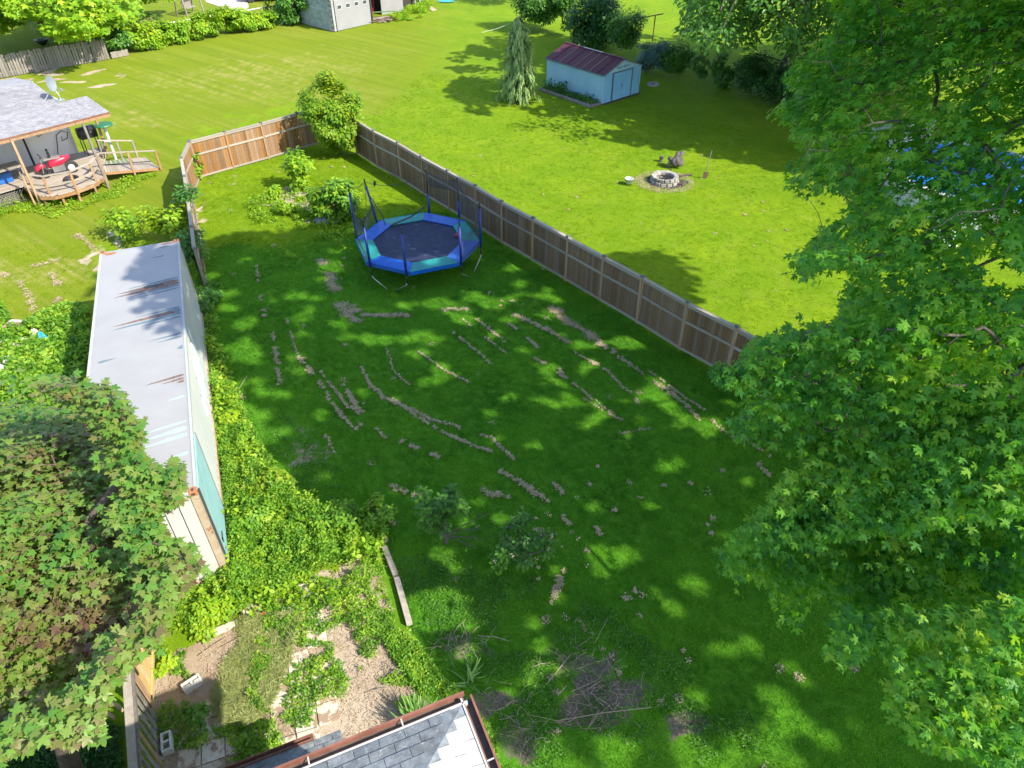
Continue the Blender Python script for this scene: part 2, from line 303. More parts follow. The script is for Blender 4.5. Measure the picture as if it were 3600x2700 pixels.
def T_big():
    o = [(0, 0), (0.55, 0.0), (0.8, 0.62), (0, 1.05), (-0.8, 0.62), (-0.55, 0.0)]
    return np.array([(0, 0.35, 0.03)] + [(x, y, -0.08 * (x * x + y * y)) for x, y in o]), np.array([(0, 1 + i, 1 + (i + 1) % 6) for i in range(6)])
def T_oval():
    V = [(0, 0, 0), (0.26, 0.3, 0.04), (0.24, 0.65, 0.03), (0, 1, -0.1), (-0.24, 0.65, 0.03), (-0.26, 0.3, 0.04), (0, 0.5, -0.02)]
    return np.array(V), np.array([(0, 1, 6), (1, 2, 6), (2, 3, 6), (3, 4, 6), (4, 5, 6), (5, 0, 6)])
def T_quad():
    return np.array([(0, 0, 0), (0.28, 0.45, 0.04), (0, 1, -0.08), (-0.28, 0.45, 0.04)]), np.array([(0, 1, 2), (0, 2, 3)])
def T_blade():
    return np.array([(-0.06, 0, 0), (0.06, 0, 0), (0.045, 0.55, 0.05), (-0.045, 0.55, 0.05), (0, 1, -0.02)]), np.array([(0, 1, 2), (0, 2, 3), (3, 2, 4)])
def T_needle():
    return np.array([(-0.1, 0, 0), (0.1, 0, 0), (0.13, 0.5, 0.02), (0, 1, -0.05), (-0.13, 0.5, 0.02)]), np.array([(0, 1, 2), (0, 2, 4), (4, 2, 3)])
TP = dict(maple=T_maple(), silver=T_silver(), big=T_big(), oval=T_oval(), quad=T_quad(), blade=T_blade(), needle=T_needle())
def nz(a): return a / (np.linalg.norm(a, axis=-1, keepdims=True) + 1e-9)
def leaf_basis(n_, t_):
    n_ = nz(n_); t_ = nz(t_ - n_ * (t_ * n_).sum(-1, keepdims=True)); s_ = np.cross(t_, n_)
    return s_, t_, n_
def fmesh(name, V, Fc, mat):
    me = bpy.data.meshes.new(name); k = Fc.shape[1]
    me.vertices.add(len(V)); me.vertices.foreach_set('co', V.astype(np.float32).ravel())
    me.loops.add(Fc.size); me.loops.foreach_set('vertex_index', Fc.astype(np.int32).ravel())
    me.polygons.add(len(Fc)); me.polygons.foreach_set('loop_start', np.arange(0, Fc.size, k, dtype=np.int32)); me.polygons.foreach_set('loop_total', np.full(len(Fc), k, np.int32))
    me.update(calc_edges=True); me.materials.append(mat); return me
def leaves(name, mat, P, Nn, Tt, S, tpl, parent=None, kind='stuff'):
    tv, tf = TP[tpl]; s_, t_, n_ = leaf_basis(Nn, Tt); S = S[:, None, None]
    V = P[:, None, :] + S * (tv[None, :, 0:1] * s_[:, None] + tv[None, :, 1:2] * t_[:, None] + tv[None, :, 2:3] * n_[:, None])
    off = np.array(wloc(parent)) if parent else np.zeros(3)
    Fc = (tf[None] + (np.arange(len(P)) * len(tv))[:, None, None]).reshape(-1, 3)
    o = bpy.data.objects.new(name, fmesh(name, (V.reshape(-1, 3) - off), Fc, mat)); link(o, parent)
    if kind: o['kind'] = kind
    return o
def leaf_objects(mat, P, Nn, Tt, S, tpl, parent, name='leaf'):
    """single leaves as parts sharing one mesh"""
    tv, tf = TP[tpl]; me = fmesh(name, tv, tf, mat); s_, t_, n_ = leaf_basis(Nn, Tt); off = wloc(parent)
    for i in range(len(P)):
        R = Matrix(((s_[i][0], t_[i][0], n_[i][0]), (s_[i][1], t_[i][1], n_[i][1]), (s_[i][2], t_[i][2], n_[i][2])))
        o = bpy.data.objects.new(name, me); link(o, parent); o.location = Vector(P[i]) - off; o.rotation_euler = R.to_euler(); o.scale = (S[i],) * 3
def rdir(n): return nz(RNG.normal(size=(n, 3)))
def branches(parent, start, C, mat, name, rk=0.010, rmax=0.3, mid=0.12, rmin=0.006, n=5):
    """limbs and twigs joining cluster centres C back to the trunk nodes in start"""
    start = np.array(start, float); C = np.array(C); m = len(start); o0 = start[-1]
    C = C[np.argsort(np.linalg.norm(C - o0, axis=1))]; nodes = np.vstack([start, C]); par = np.full(len(nodes), -1)
    dist0 = np.linalg.norm(nodes - o0, axis=1)
    for i in range(m, len(nodes)):
        d = np.linalg.norm(nodes[:i] - nodes[i], axis=1) + 0.25 * dist0[:i]; par[i] = int(np.argmin(d))
    w_ = np.ones(len(nodes))
    for i in range(len(nodes) - 1, m - 1, -1): w_[par[i]] += w_[i]
    mb = MB()
    for i in range(m, len(nodes)):
        a, b = nodes[par[i]], nodes[i]; r1 = max(rmin, min(rmax, rk * math.sqrt(w_[i]) * 1.1)); r0 = max(r1, min(rmax, rk * math.sqrt(w_[par[i]]) * 0.7)) if par[i] >= m else r1 * 1.3
        mp = (a + b) / 2 + RNG.normal(size=3) * mid * np.linalg.norm(b - a)
        mb.tube([a, mp, b], [min(r0, r1 * 1.6), r1 * 1.1, r1 * 0.8], n, cap=False)
    o = mb.build(name, mat, parent, smooth=True); o['kind'] = 'stuff'; return o
def clustered(C, k, rad, size, flat=0.6, up=0.9, outw=0.5, centre=None, droop=0.25):
    """k leaves round each cluster centre: positions, normals, tips, sizes"""
    n = len(C) * k; Cc = np.repeat(C, k, 0); d = rdir(n) * (RNG.random((n, 1)) ** 0.5) * rad; d[:, 2] *= flat
    P = Cc + d; ctr = C.mean(0) if centre is None else np.array(centre)
    out = nz(P - ctr); Nn = out * outw + rdir(n) * 0.55; Nn[:, 2] += up
    Tt = out * 0.5 + nz(d) * 0.6 + rdir(n) * 0.5; Tt[:, 2] -= droop
    return P, Nn, Tt, size * (0.65 + 0.7 * RNG.random(n))

# ---------------------------------------------------------------- ground: one sheet, soil, turf and the yard's shade hue mapped on its vertices
YARD = [(700, 600), (1060, 520), (1250, 540), (1410, 633), (1580, 740), (1765, 853), (1990, 985), (2240, 1135), (2550, 1316), (3000, 1570), (3700, 2000), (3700, 2760), (1500, 2760), (1450, 2250), (1340, 1900), (1000, 1850), (800, 1780), (790, 1350), (720, 1000), (690, 800)]
DIRT = [(640, 2290), (760, 2240), (900, 2160), (1150, 2020), (1330, 1960), (1400, 2200), (1480, 2420), (1560, 2500), (1300, 2700), (560, 2760), (545, 2480), (560, 2340)]
WEEDL = [(640, 900), (760, 930), (770, 1250), (830, 1440), (900, 1600), (1000, 1720), (1180, 1790), (1370, 1850), (1380, 2100), (1450, 2260), (1200, 2280), (900, 2330), (640, 2250), (600, 2000), (800, 1980), (720, 1500)]
YARD_SHADED = [(690, 900), (800, 850), (1000, 870), (1250, 800), (1480, 740), (1600, 750), (1765, 853), (1990, 985), (2240, 1135), (2550, 1316), (3000, 1570), (3700, 2000), (3700, 2760), (1500, 2760), (1450, 2250), (1340, 1900), (1000, 1850), (800, 1780), (790, 1350), (720, 1000)]  # shaded part of the yard, where the turf colour carries the shade
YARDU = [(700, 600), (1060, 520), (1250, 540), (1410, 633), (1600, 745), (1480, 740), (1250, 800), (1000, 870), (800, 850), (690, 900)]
FARL = [(-4000, -500), (1560, -500), (1540, 250), (1330, 400), (1050, 360), (620, 470), (690, 830), (350, 860), (300, 1150), (-4000, 1200)]
def build_ground():
    def axis(a, b, st, far):
        c = list(np.arange(a, b, st)); l = [a - d for d in far]; r = [c[-1] + d for d in far]; return np.array(l[::-1] + c + r)
    mf = list(np.arange(.5, 36, .55)) + [45, 60, 90, 200, 450]; xs = axis(-24, 20, 0.16, mf); ys = axis(3, 44, 0.16, mf)
    X, Y = np.meshgrid(xs, ys); n = X.size; P = np.stack([X.ravel(), Y.ravel(), np.zeros(n)], -1)
    q, dep = proj(P); wob = np.stack([vnoise(P[:, :2], 1.3, 1) - 0.5, vnoise(P[:, :2], 1.3, 2) - 0.5], -1) * 90 + np.stack([vnoise(P[:, :2], 4, 3) - 0.5, vnoise(P[:, :2], 4, 4) - 0.5], -1) * 60
    q = q + wob; ok = dep > 0.5
    dirt = np.zeros(n); dirt[inpoly(q, DIRT) & ok] = 0.95
    for (cx, cy, rx, ry, a) in [(1075, 1600, 80, 50, 0.5), (1010, 720, 130, 30, 0.8), (2060, 2330, 150, 70, 0.62), (2150, 2430, 140, 70, 0.75), (2080, 2520, 120, 60, 0.7), (2420, 2540, 75, 60, 0.85), (1650, 2270, 110, 45, 0.65), (1760, 2460, 110, 60, 0.66), (1810, 2600, 140, 50, 0.6), (1860, 2640, 90, 40, .6),
                                (200, 262, 300, 14, 0.8), (450, 175, 120, 8, 0.5), (420, 850, 25, 45, 0.8), (330, 905, 60, 18, 0.6), (700, 770, 18, 50, .7), (1030, 1500, 70, 60, 0.35), (1900, 1950, 40, 40, .4)]:
        d = ((q[:, 0] - cx) / rx) ** 2 + ((q[:, 1] - cy) / ry) ** 2; dirt = np.maximum(dirt, a * np.clip(1.35 - d, 0, 1) * ok)
    dry = np.clip(vnoise(P[:, :2] @ np.array([[0.35, 0], [0, 1.0]]), 0.5, 9) * 1.1 - 0.35, 0, 1) * 0.8
    def soft(poly, sg):
        a_ = np.zeros(n)
        for _ in range(14): a_ += inpoly(q + RNG.normal(size=2) * sg, poly)
        return a_ / 14 * ok
    farl = soft(FARL, np.array([90, 14])); farl = np.where(inpoly(q, FARL) & (q[:, 1] > 380), 1.0, farl) * ok; yard = soft(YARD_SHADED, 28)
    for (cx, cy, rx, ry) in [(1170, 230, 160, 30), (1050, 320, 260, 22), (420, 400, 220, 20), (640, 290, 220, 22), (120, 960, 260, 60), (900, 260, 260, 26), (2420, 30, 260, 30)]:
        d = ((q[:, 0] - cx) / rx) ** 2 + ((q[:, 1] - cy) / ry) ** 2; dry = np.maximum(dry * 0.9, 0.9 * np.clip(1.3 - d, 0, 1) * ok)
    weed = (inpoly(q, WEEDL) & ok).astype(float)
    zone = farl
    nx, ny = len(xs), len(ys); i = np.arange((ny - 1) * (nx - 1)); a = (i // (nx - 1)) * nx + i % (nx - 1)
    Fc = np.stack([a, a + 1, a + nx + 1, a + nx], -1)
    P[:, 2] = (vnoise(P[:, :2], 0.25, 5) - 0.5) * 0.05 + (vnoise(P[:, :2], 1.6, 6) - 0.5) * 0.02
    P[:, 2] -= P[:, 2].max() * 0.5
    m, nt, bs = nmat('lawn_and_soil')
    me = fmesh('ground', P, Fc, m)
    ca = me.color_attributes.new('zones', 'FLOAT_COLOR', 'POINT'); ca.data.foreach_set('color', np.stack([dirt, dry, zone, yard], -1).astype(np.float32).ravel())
    o = bpy.data.objects.new('ground', me); link(o); tag(o, kind='structure')
    at_ = N(nt, 'ShaderNodeAttribute', attribute_name='zones'); sp = N(nt, 'ShaderNodeSeparateColor'); L(nt, at_.outputs['Color'], sp.inputs[0]); yd_ = at_.outputs['Alpha']
    pos = N(nt, 'ShaderNodeNewGeometry').outputs['Position']
    big = noise(nt, 0.35, 4, vec=pos); mid_ = noise(nt, 2.2, 5, vec=pos); fine = noise(nt, 22, 6, vec=pos, rough=0.75); vf = noise(nt, 90, 3, vec=pos)
    g1 = mixc(nt, ramp(nt, big, 0.35, 0.65), (0.14, 0.25, 0.007), (0.215, 0.31, 0.010)); g1 = mixc(nt, ramp(nt, mid_, 0.4, 0.75), g1, (0.12, 0.225, 0.004)); g1 = mixc(nt, math_(nt, 'MULTIPLY', ramp(nt, noise(nt, 1.1, 6, vec=pos, rough=.7), .52, .72), .6), g1, (0.27, 0.31, 0.04)); gy = mixc(nt, ramp(nt, big, 0.35, 0.65), (0.075, 0.25, 0.014), (0.12, 0.29, 0.016)); gy = mixc(nt, ramp(nt, mid_, 0.35, 0.7), gy, (0.065, 0.20, 0.014)); g1 = mixc(nt, yd_, g1, gy)  # gy: turf of the shaded yard, shade hue painted into the green
    # mown stripes on the far lawn
    mp = N(nt, 'ShaderNodeMapping'); mp.inputs['Rotation'].default_value = (0, 0, math.radians(38)); L(nt, pos, mp.inputs[0])
    st = noise(nt, 1.0, 3, vec=mp.outputs[0], stretch=(0.05, 1.6, 0.2)); st2 = noise(nt, 1.0, 4, vec=mp.outputs[0], stretch=(0.10, 3.0, 0.2))
    g2 = mixc(nt, ramp(nt, st, 0.36, 0.64), (0.15, 0.205, 0.010), (0.19, 0.238, 0.012)); g2 = mixc(nt, ramp(nt, st2, 0.52, 0.9), g2, (0.27, 0.26, 0.045))
    g2 = mixc(nt, math_(nt, 'MULTIPLY', sp.outputs[1], math_(nt, 'MULTIPLY', ramp(nt, mid_, 0.35, 0.6), ramp(nt, st2, 0.35, 0.6))), g2, (0.40, 0.33, 0.12))
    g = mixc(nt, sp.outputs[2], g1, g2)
    g = mixc(nt, math_(nt, 'MULTIPLY', ramp(nt, fine, 0.48, 0.68), 0.7), g, (0.04, 0.11, 0.006)); g = mixc(nt, math_(nt, 'MULTIPLY', ramp(nt, vf, 0.55, 0.75), 0.3), g, (0.22, 0.40, 0.03))
    soil = mixc(nt, ramp(nt, mid_, 0.3, 0.7), (0.32, 0.235, 0.17), (0.47, 0.37, 0.29)); soil = mixc(nt, ramp(nt, big, 0.45, 0.62), soil, (0.52, 0.44, 0.35)); soil = mixc(nt, math_(nt, 'MULTIPLY', ramp(nt, fine, 0.5, 0.75), .7), soil, (0.19, 0.13, 0.09))
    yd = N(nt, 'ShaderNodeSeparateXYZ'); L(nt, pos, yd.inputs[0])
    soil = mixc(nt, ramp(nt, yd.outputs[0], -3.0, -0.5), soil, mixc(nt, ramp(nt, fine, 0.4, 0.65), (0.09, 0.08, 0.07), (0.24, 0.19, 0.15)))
    fac = ramp(nt, math_(nt, 'ADD', sp.outputs[0], math_(nt, 'MULTIPLY', math_(nt, 'SUBTRACT', math_(nt, 'ADD', mid_, fine), 1.0), 0.9)), 0.42, 0.62)
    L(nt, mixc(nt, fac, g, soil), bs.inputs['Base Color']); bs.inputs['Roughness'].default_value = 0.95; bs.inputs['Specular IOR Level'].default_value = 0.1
    hh = math_(nt, 'ADD', fine, math_(nt, 'MULTIPLY', vf, 0.5)); bump(nt, bs, hh, 0.9, 0.03)
    return P, dirt
GP, GD = build_ground()

# sampling ground points inside photo-space polygons
def scatter(poly, n, jitter=0):
    P0 = np.array([at(*p)[:2] for p in poly]); lo, hi = P0.min(0), P0.max(0); out = []; c = 0
    while c < n:
        q = lo + RNG.random((n * 3, 2)) * (hi - lo); pj, _ = proj(np.c_[q, np.zeros(len(q))])
        if jitter: pj = pj + np.stack([vnoise(q, 1.5, 21) - 0.5, vnoise(q, 1.5, 22) - 0.5], -1) * jitter * 2
        q = q[inpoly(pj, poly)]; out.append(q); c += len(q)
    return np.vstack(out)[:n]

# grass as geometry-node tufts over the near turf
def build_grass(polys, mat, label):
    tuft = []; k = 18
    P = np.c_[RNG.normal(size=(k, 2)) * 0.05, np.zeros(k)]; Nn = np.c_[RNG.normal(size=(k, 2)), np.full(k, 0.9)]; Tt = np.c_[RNG.normal(size=(k, 2)) * 0.9, np.full(k, .8)]
    tv, tf = TP['blade']; s_, t_, n_ = leaf_basis(Nn, Tt); S = (0.034 + 0.034 * RNG.random(k))[:, None, None]
    V = P[:, None, :] + S * (tv[None, :, 0:1] * 1.3 * s_[:, None] + tv[None, :, 1:2] * t_[:, None] + tv[None, :, 2:3] * n_[:, None])
    Fc = (tf[None] + (np.arange(k) * len(tv))[:, None, None]).reshape(-1, 3)
    tme = fmesh('grass_tuft', V.reshape(-1, 3), Fc, M[mat]); tob = bpy.data.objects.new('grass_tuft', tme)
    # base sheet: yard quads thinned where soil is bare
    pts = []
    for poly, dens in polys:
        P0 = np.array([at(*p)[:2] for p in poly]); lo, hi = P0.min(0), P0.max(0); n = int(np.prod(hi - lo) * dens)
        q = lo + RNG.random((n, 2)) * (hi - lo); pj, dep = proj(np.c_[q, np.zeros(n)]); ok = inpoly(pj, poly) & (dep > 1) & (q[:, 0] < 22)
        pts.append(q[ok])
    q = np.vstack(pts)
    # look soil up on the ground grid
    nx = len(np.unique(GP[:, 0])); 
    xs = np.unique(GP[:, 0]); ys = np.unique(GP[:, 1]); ix = np.clip(np.searchsorted(xs, q[:, 0]), 0, len(xs) - 1); iy = np.clip(np.searchsorted(ys, q[:, 1]), 0, len(ys) - 1)
    d = GD.reshape(len(ys), len(xs))[iy, ix]; z = GP[:, 2].reshape(len(ys), len(xs))[iy, ix]
    keep = RNG.random(len(q)) > d * 1.25; q, z = q[keep], z[keep]
    me = bpy.data.meshes.new('grass'); me.vertices.add(len(q)); me.vertices.foreach_set('co', np.c_[q, z - 0.005].astype(np.float32).ravel()); me.update(); me.materials.append(M[mat])
    o = bpy.data.objects.new('grass', me); link(o); tag(o, label, 'grass', kind='stuff')
    ng = bpy.data.node_groups.new('grass_tufts', 'GeometryNodeTree'); ng.interface.new_socket('Geometry', in_out='INPUT', socket_type='NodeSocketGeometry'); ng.interface.new_socket('Geometry', in_out='OUTPUT', socket_type='NodeSocketGeometry')
    gi, go = ng.nodes.new('NodeGroupInput'), ng.nodes.new('NodeGroupOutput'); ip = ng.nodes.new('GeometryNodeInstanceOnPoints'); oi = ng.nodes.new('GeometryNodeObjectInfo'); oi.inputs[0].default_value = tob; oi.inputs['As Instance'].default_value = True
    rv = ng.nodes.new('FunctionNodeRandomValue'); rv.data_type = 'FLOAT_VECTOR'; rv.inputs[0].default_value = (-0.15, -0.15, 0); rv.inputs[1].default_value = (0.15, 0.15, 6.28)
    rs = ng.nodes.new('FunctionNodeRandomValue'); rs.data_type = 'FLOAT'; rs.inputs[2].default_value = 0.7; rs.inputs[3].default_value = 1.35; rs.inputs['Seed'].default_value = 5
    ng.links.new(gi.outputs[0], ip.inputs['Points']); ng.links.new(oi.outputs['Geometry'], ip.inputs['Instance']); ng.links.new(rv.outputs[0], ip.inputs['Rotation']); ng.links.new(rs.outputs[1], ip.inputs['Scale']); ng.links.new(ip.outputs[0], go.inputs[0])
    md = o.modifiers.new('tufts', 'NODES'); md.node_group = ng
    print('grass tufts', len(q))
build_grass(((YARD_SHADED, 170), ([(-300, 2400), (450, 2430), (450, 2800), (-300, 2800)], 60)), 'grass_shaded', 'mown grass of the shaded fenced yard, the shade put into its deep green')
build_grass(((YARDU, 90), ([(1270, 420), (1500, 250), (1560, 260), (2300, 380), (3700, 700), (3700, 1900), (2560, 1300), (1760, 840), (1400, 630)], 34), ([(-900, 850), (330, 860), (300, 1500), (-900, 1700)], 30)), 'grass', 'sunny yellow-green mown grass of the neighbouring lawns and sunlit upper yard')
def polyline_px(pts, step):
    """points every step metres along a polyline drawn on the ground"""
    W = [at(*p)[:2] for p in pts]; out = []
    for a, b in zip(W[:-1], W[1:]):
        n = max(1, int(np.linalg.norm(b - a) / step)); out += [a + (b - a) * i / n for i in range(n)]
    return np.array(out + [W[-1]])

# ---------------------------------------------------------------- board fences round the yard
def privacy_fence(label, posts, inward, group, base='wood_board', rail='wood_rail', post='wood_post', hgt=1.86, bw=0.142, firstpost=True, lean=0.0):
    """posts, three rails, cap board and single boards; inward = point on the side where the rails show"""
    posts = [np.array(p[:2], float) for p in posts]; root = thing('board_fence', label, 'fence', (*posts[0], 0), group)
    me_b = nmesh('board', *_ub(), M[base]); me_r = nmesh('rail', *_ub(), M[rail]); me_c = nmesh('top_rail', *_ub(), M[rail]); me_p = nmesh('post', *_ub(), M[post])
    capm = MB(); capm.frame((0, 0, 0.025), (0.062, 0, 0), (0, 0.062, 0), (0, 0, 0.025)); capm.add([(-.05, -.05, .05), (.05, -.05, .05), (.05, .05, .05), (-.05, .05, .05), (0, 0, .085)], [(0, 1, 4), (1, 2, 4), (2, 3, 4), (3, 0, 4)])
    me_cap = nmesh('cap', capm.v, capm.f, M['cap'])
    for i, p in enumerate(posts):
        d = nz(posts[min(i + 1, len(posts) - 1)] - posts[max(0, i - 1)]); a = math.atan2(d[1], d[0])
        po = inst(me_p, 'post', root, (*p, -0.02), (random.uniform(-.012, .012), random.uniform(-.012, .012), a), (0.092, 0.092, hgt + 0.04))
        inst(me_cap, 'cap', root, (*p, hgt + 0.02), (0, 0, a))
    for p, q in zip(posts[:-1], posts[1:]):
        d = q - p; l = np.linalg.norm(d); d = d / l; a = math.atan2(d[1], d[0]); nrm = np.array([-d[1], d[0]])
        if np.dot(np.array(inward[:2]) - (p + q) / 2, nrm) < 0: nrm = -nrm
        mid = (p + q) / 2
        for z, h_ in ((0.03, 0.09), (hgt * 0.60, 0.09), (hgt - 0.13, 0.10)):
            inst(me_r, 'rail', root, (*(mid + nrm * 0.022), z), (0, 0, a), (l - 0.096, 0.036, h_))
        inst(me_c, 'top_rail', root, (*mid, hgt - 0.026), (0, 0, a), (l - 0.096, 0.13, 0.034))
        n = max(1, int(round((l - 0.1) / bw))); st = (l - 0.1) / n
        for k in range(n):
            c = p + d * (0.05 + st * (k + 0.5)) - nrm * (0.013 + random.uniform(0, 0.006))
            inst(me_b, 'board', root, (*c, 0.05 + random.uniform(-.015, .01)), (0, 0, a + random.uniform(-.01, .01)), (st - random.uniform(0.003, 0.012), 0.018, hgt - 0.085))
    return root
R_px = [(1256, 538), (1329, 588), (1412, 633), (1492, 685), (1582, 738), (1676, 794), (1765, 853), (1872, 915), (1989, 985), (2110, 1057), (2239, 1133), (2389, 1227), (2552, 1316), (2725, 1429)]
rp = [at(*p) for p in R_px]; dr = nz(rp[-1] - rp[-6]) * 2.0
for k in range(6): rp.append(rp[-1] + dr)
privacy_fence('long brown weathered board fence running diagonally behind the trampoline', rp, (-6, 18), 'privacy fences round the yard')
lp = [at(703, 626), at(822, 592), at(944, 558), at(1065, 520), at(1170, 492)]
privacy_fence('sunlit tan board fence at the far left end of the yard', lp, (-10, 28), 'privacy fences round the yard', 'wood_board_warm', 'wood_rail', 'wood_orange')
fp = [at(630, 495, 1.95), at(635, 550, 1.95), at(646, 614, 1.95), at(658, 692, 1.95), at(670, 790, 1.95), at(680, 868, 1.95)]
fp[0] = lp[0] + (fp[1] - lp[0]) * 0.06
privacy_fence('board fence seen end on, running from the far corner to the white container', fp, (-6, 26), 'privacy fences round the yard', 'wood_board_warm', 'wood_rail', 'wood_grey')

def picket_fence():
    a, b = at(-60, 287), at(388, 209); d = nz(b - a); l = np.linalg.norm(b - a); ang = math.atan2(d[1], d[0])
    root = thing('picket_fence', 'old silver grey vertical picket fence under the bright maple at top left', 'fence', (*a[:2], 0)); me = nmesh('picket', *_ub(), M['wood_grey'])
    n = 46
    for k in range(n):
        c = a + d * l * (k + 0.5) / n
        inst(me, 'picket', root, (c[0], c[1], 0.04), (random.uniform(-.03, .03), random.uniform(-.025, .025), ang), (l / n - random.uniform(0.02, 0.055), 0.02, 1.36 + random.uniform(-.06, .06)))
    m = MB(); nv = np.array([-d[1], d[0], 0]) * 0.04
    for z in (0.3, 1.1): m.beam(a + nv + [0, 0, z], b + nv + [0, 0, z], 0.04, 0.09)
    m.build('rail', M['wood_grey'], root)
    m = MB(); m.beam(b + [0.1, 0.1, 0.25], b + [0.95, 1.0, 0.25], 0.05, 0.42); m.build('low_board', M['wood_grey'], root)
picket_fence()

# ---------------------------------------------------------------- shipping container
def container():
    ang = -1.1939; d = np.array([math.cos(ang), math.sin(ang), 0]); n = np.array([d[1], -d[0], 0])       # d: towards the camera, n: away from the lawn
    fr = np.array([-11.24, 21.71, 0.0]); Lc, Wc, z0, z1 = 12.25, 2.44, 0.22, 3.12
    root = thing('shipping_container', 'long white shipping container with rust streaked roof standing along the lawn', 'container', (*(fr + d * Lc / 2 + n * Wc / 2)[:2], 0.0))
    P = lambda u, v, z: fr + d * u + n * v + np.array([0, 0, z])
    bx = lambda m, u0, u1, v0, v1, za, zb: m.frame(P((u0 + u1) / 2, (v0 + v1) / 2, (za + zb) / 2), d * (u1 - u0) / 2, n * (v1 - v0) / 2, (0, 0, (zb - za) / 2))
    m = MB(); bx(m, 0.04, Lc - 0.04, 0.03, Wc - 0.03, z1 - 0.06, z1 - 0.03); m.build('roof', M['white_paint'], root)
    for v in (0.0, Wc - 0.06):
        m = MB(); bx(m, 0.17, Lc - 0.17, v, v + 0.06, z1 - 0.12, z1 - 0.012); m.build('top_rail', M['white_side'], root)
        m = MB(); bx(m, 0.17, Lc - 0.17, v, v + 0.08, z0, z0 + 0.14); m.build('bottom_rail', M['rust_edge'], root)
    # corrugated long sides
    for side, v0 in ((0, 0.03), (1, Wc - 0.03)):
        m = MB(); pts = []; u = 0.18; k = 0
        while u < Lc - 0.2:
            dep = 0.0 if k % 4 < 2 else 0.028
            pts.append((u, dep)); u += (0.09 if k % 2 == 0 else 0.045); k += 1
        pts.append((Lc - 0.18, 0.0)); sg = 1 if side == 0 else -1
        V = []
        for u, dp in pts: V += [P(u, v0 + sg * dp, z0 + 0.1), P(u, v0 + sg * dp, z1 - 0.1)]
        m.add(V, [(2 * i, 2 * i + 2, 2 * i + 3, 2 * i + 1) if side == 0 else (2 * i, 2 * i + 1, 2 * i + 3, 2 * i + 2) for i in range(len(pts) - 1)])
        m.build('side_wall', M['white_side'], root)
    m = MB(); bx(m, Lc - 2.1, Lc - 0.24, -0.022, 0.022, z0 + 0.15, z1 - 0.14); m.build('teal_panel', M['teal'], root)
    m = MB(); bx(m, Lc - 2.12, Lc - 2.10, -0.03, 0.02, z0 + 0.15, z1 - 0.14); bx(m, Lc - 0.245, Lc - 0.22, -0.03, 0.02, z0 + 0.15, z1 - 0.14); m.build('panel_seam', M['dark_gap'], root)
    m = MB(); bx(m, Lc - 0.7, Lc - 0.45, -0.05, -0.024, 0.95, 1.0); bx(m, Lc - 0.5, Lc - 0.45, -0.05, -0.024, 0.87, 1.0); m.build('latch', M['dark_gap'], root)
    # posts and castings
    for u in (0.0, Lc - 0.17):
        for v in (0.0, Wc - 0.17):
            m = MB(); bx(m, u + 0.01, u + 0.16, v + 0.01, v + 0.16, z0, z1 - 0.12); m.build('corner_post', M['rust_edge'], root)
            for zb in (z1 - 0.12, z0):
                m = MB(); bx(m, u, u + 0.17, v, v + 0.17, zb, zb + 0.125); c = m.build('corner_casting', M['rust'], root, bevel=0.012)
                uo = u + 0.085; vo = v + 0.085; h = MB()
                if zb > 1:
                    h.add([P(uo + 0.055 * math.cos(t), vo + 0.032 * math.sin(t), zb + 0.127) for t in np.linspace(0, 6.283, 12, endpoint=False)], [tuple(range(12))[::-1]])
                if u > 1: h.add([P(u + 0.172, vo + 0.05 * math.cos(t), zb + 0.062 + 0.035 * math.sin(t)) for t in np.linspace(0, 6.283, 12, endpoint=False)], [tuple(range(12))])
                if h.v: h.build('casting_hole', M['dark_gap'], c)
    # near end: header, frame and grooved door panels
    m = MB(); bx(m, Lc - 0.13, Lc - 0.01, 0.17, Wc - 0.17, z1 - 0.13, z1 - 0.01); m.build('door_header', M['white_side'], root, bevel=0.008)
    m = MB(); bx(m, Lc - 0.05, Lc + 0.0, 0.17, Wc - 0.17, z1 - 0.17, z1 - 0.135); m.build('header_lip', M['rust_edge'], root)
    m = MB(); bx(m, Lc - 0.1, Lc - 0.075, 0.16, Wc - 0.16, z0, z1 - 0.12); m.build('door_backing', M['dark_gap'], root)
    nb = 7; wd = (Wc - 0.32) / nb
    for k in range(nb):
        m = MB(); bx(m, Lc - 0.075, Lc - 0.035, 0.16 + k * wd + 0.012, 0.16 + (k + 1) * wd - 0.012, z0 + 0.05, z1 - 0.175); m.build('door_panel', M['door_white'], root, bevel=0.006)
    m = MB(); bx(m, Lc - 0.06, Lc + 0.01, 0.16, Wc - 0.16, z0 - 0.02, z0 + 0.06); m.build('door_sill', M['rust_edge'], root)
    for k in range(6):
        s0 = 0.22 + k * 0.17
        q = [P(Lc - 0.13, s0, z1 - 0.007), P(Lc - 0.02, s0 + 0.06, z1 - 0.007), P(Lc - 0.02, s0 + 0.14, z1 - 0.007), P(Lc - 0.13, s0 + 0.08, z1 - 0.007)]
        m = MB(); m.add(q, [(3, 2, 1, 0)]); m.build('hazard_stripe', M['yellow'], root)
        q = [p + d * 0.0 + n * 0.085 for p in q]; m = MB(); m.add(q, [(3, 2, 1, 0)]); m.build('hazard_stripe', M['black'], root)
    # rust and rain streaks on the roof: tapered tongues starting at the lawn side
    zt = z1 - 0.028
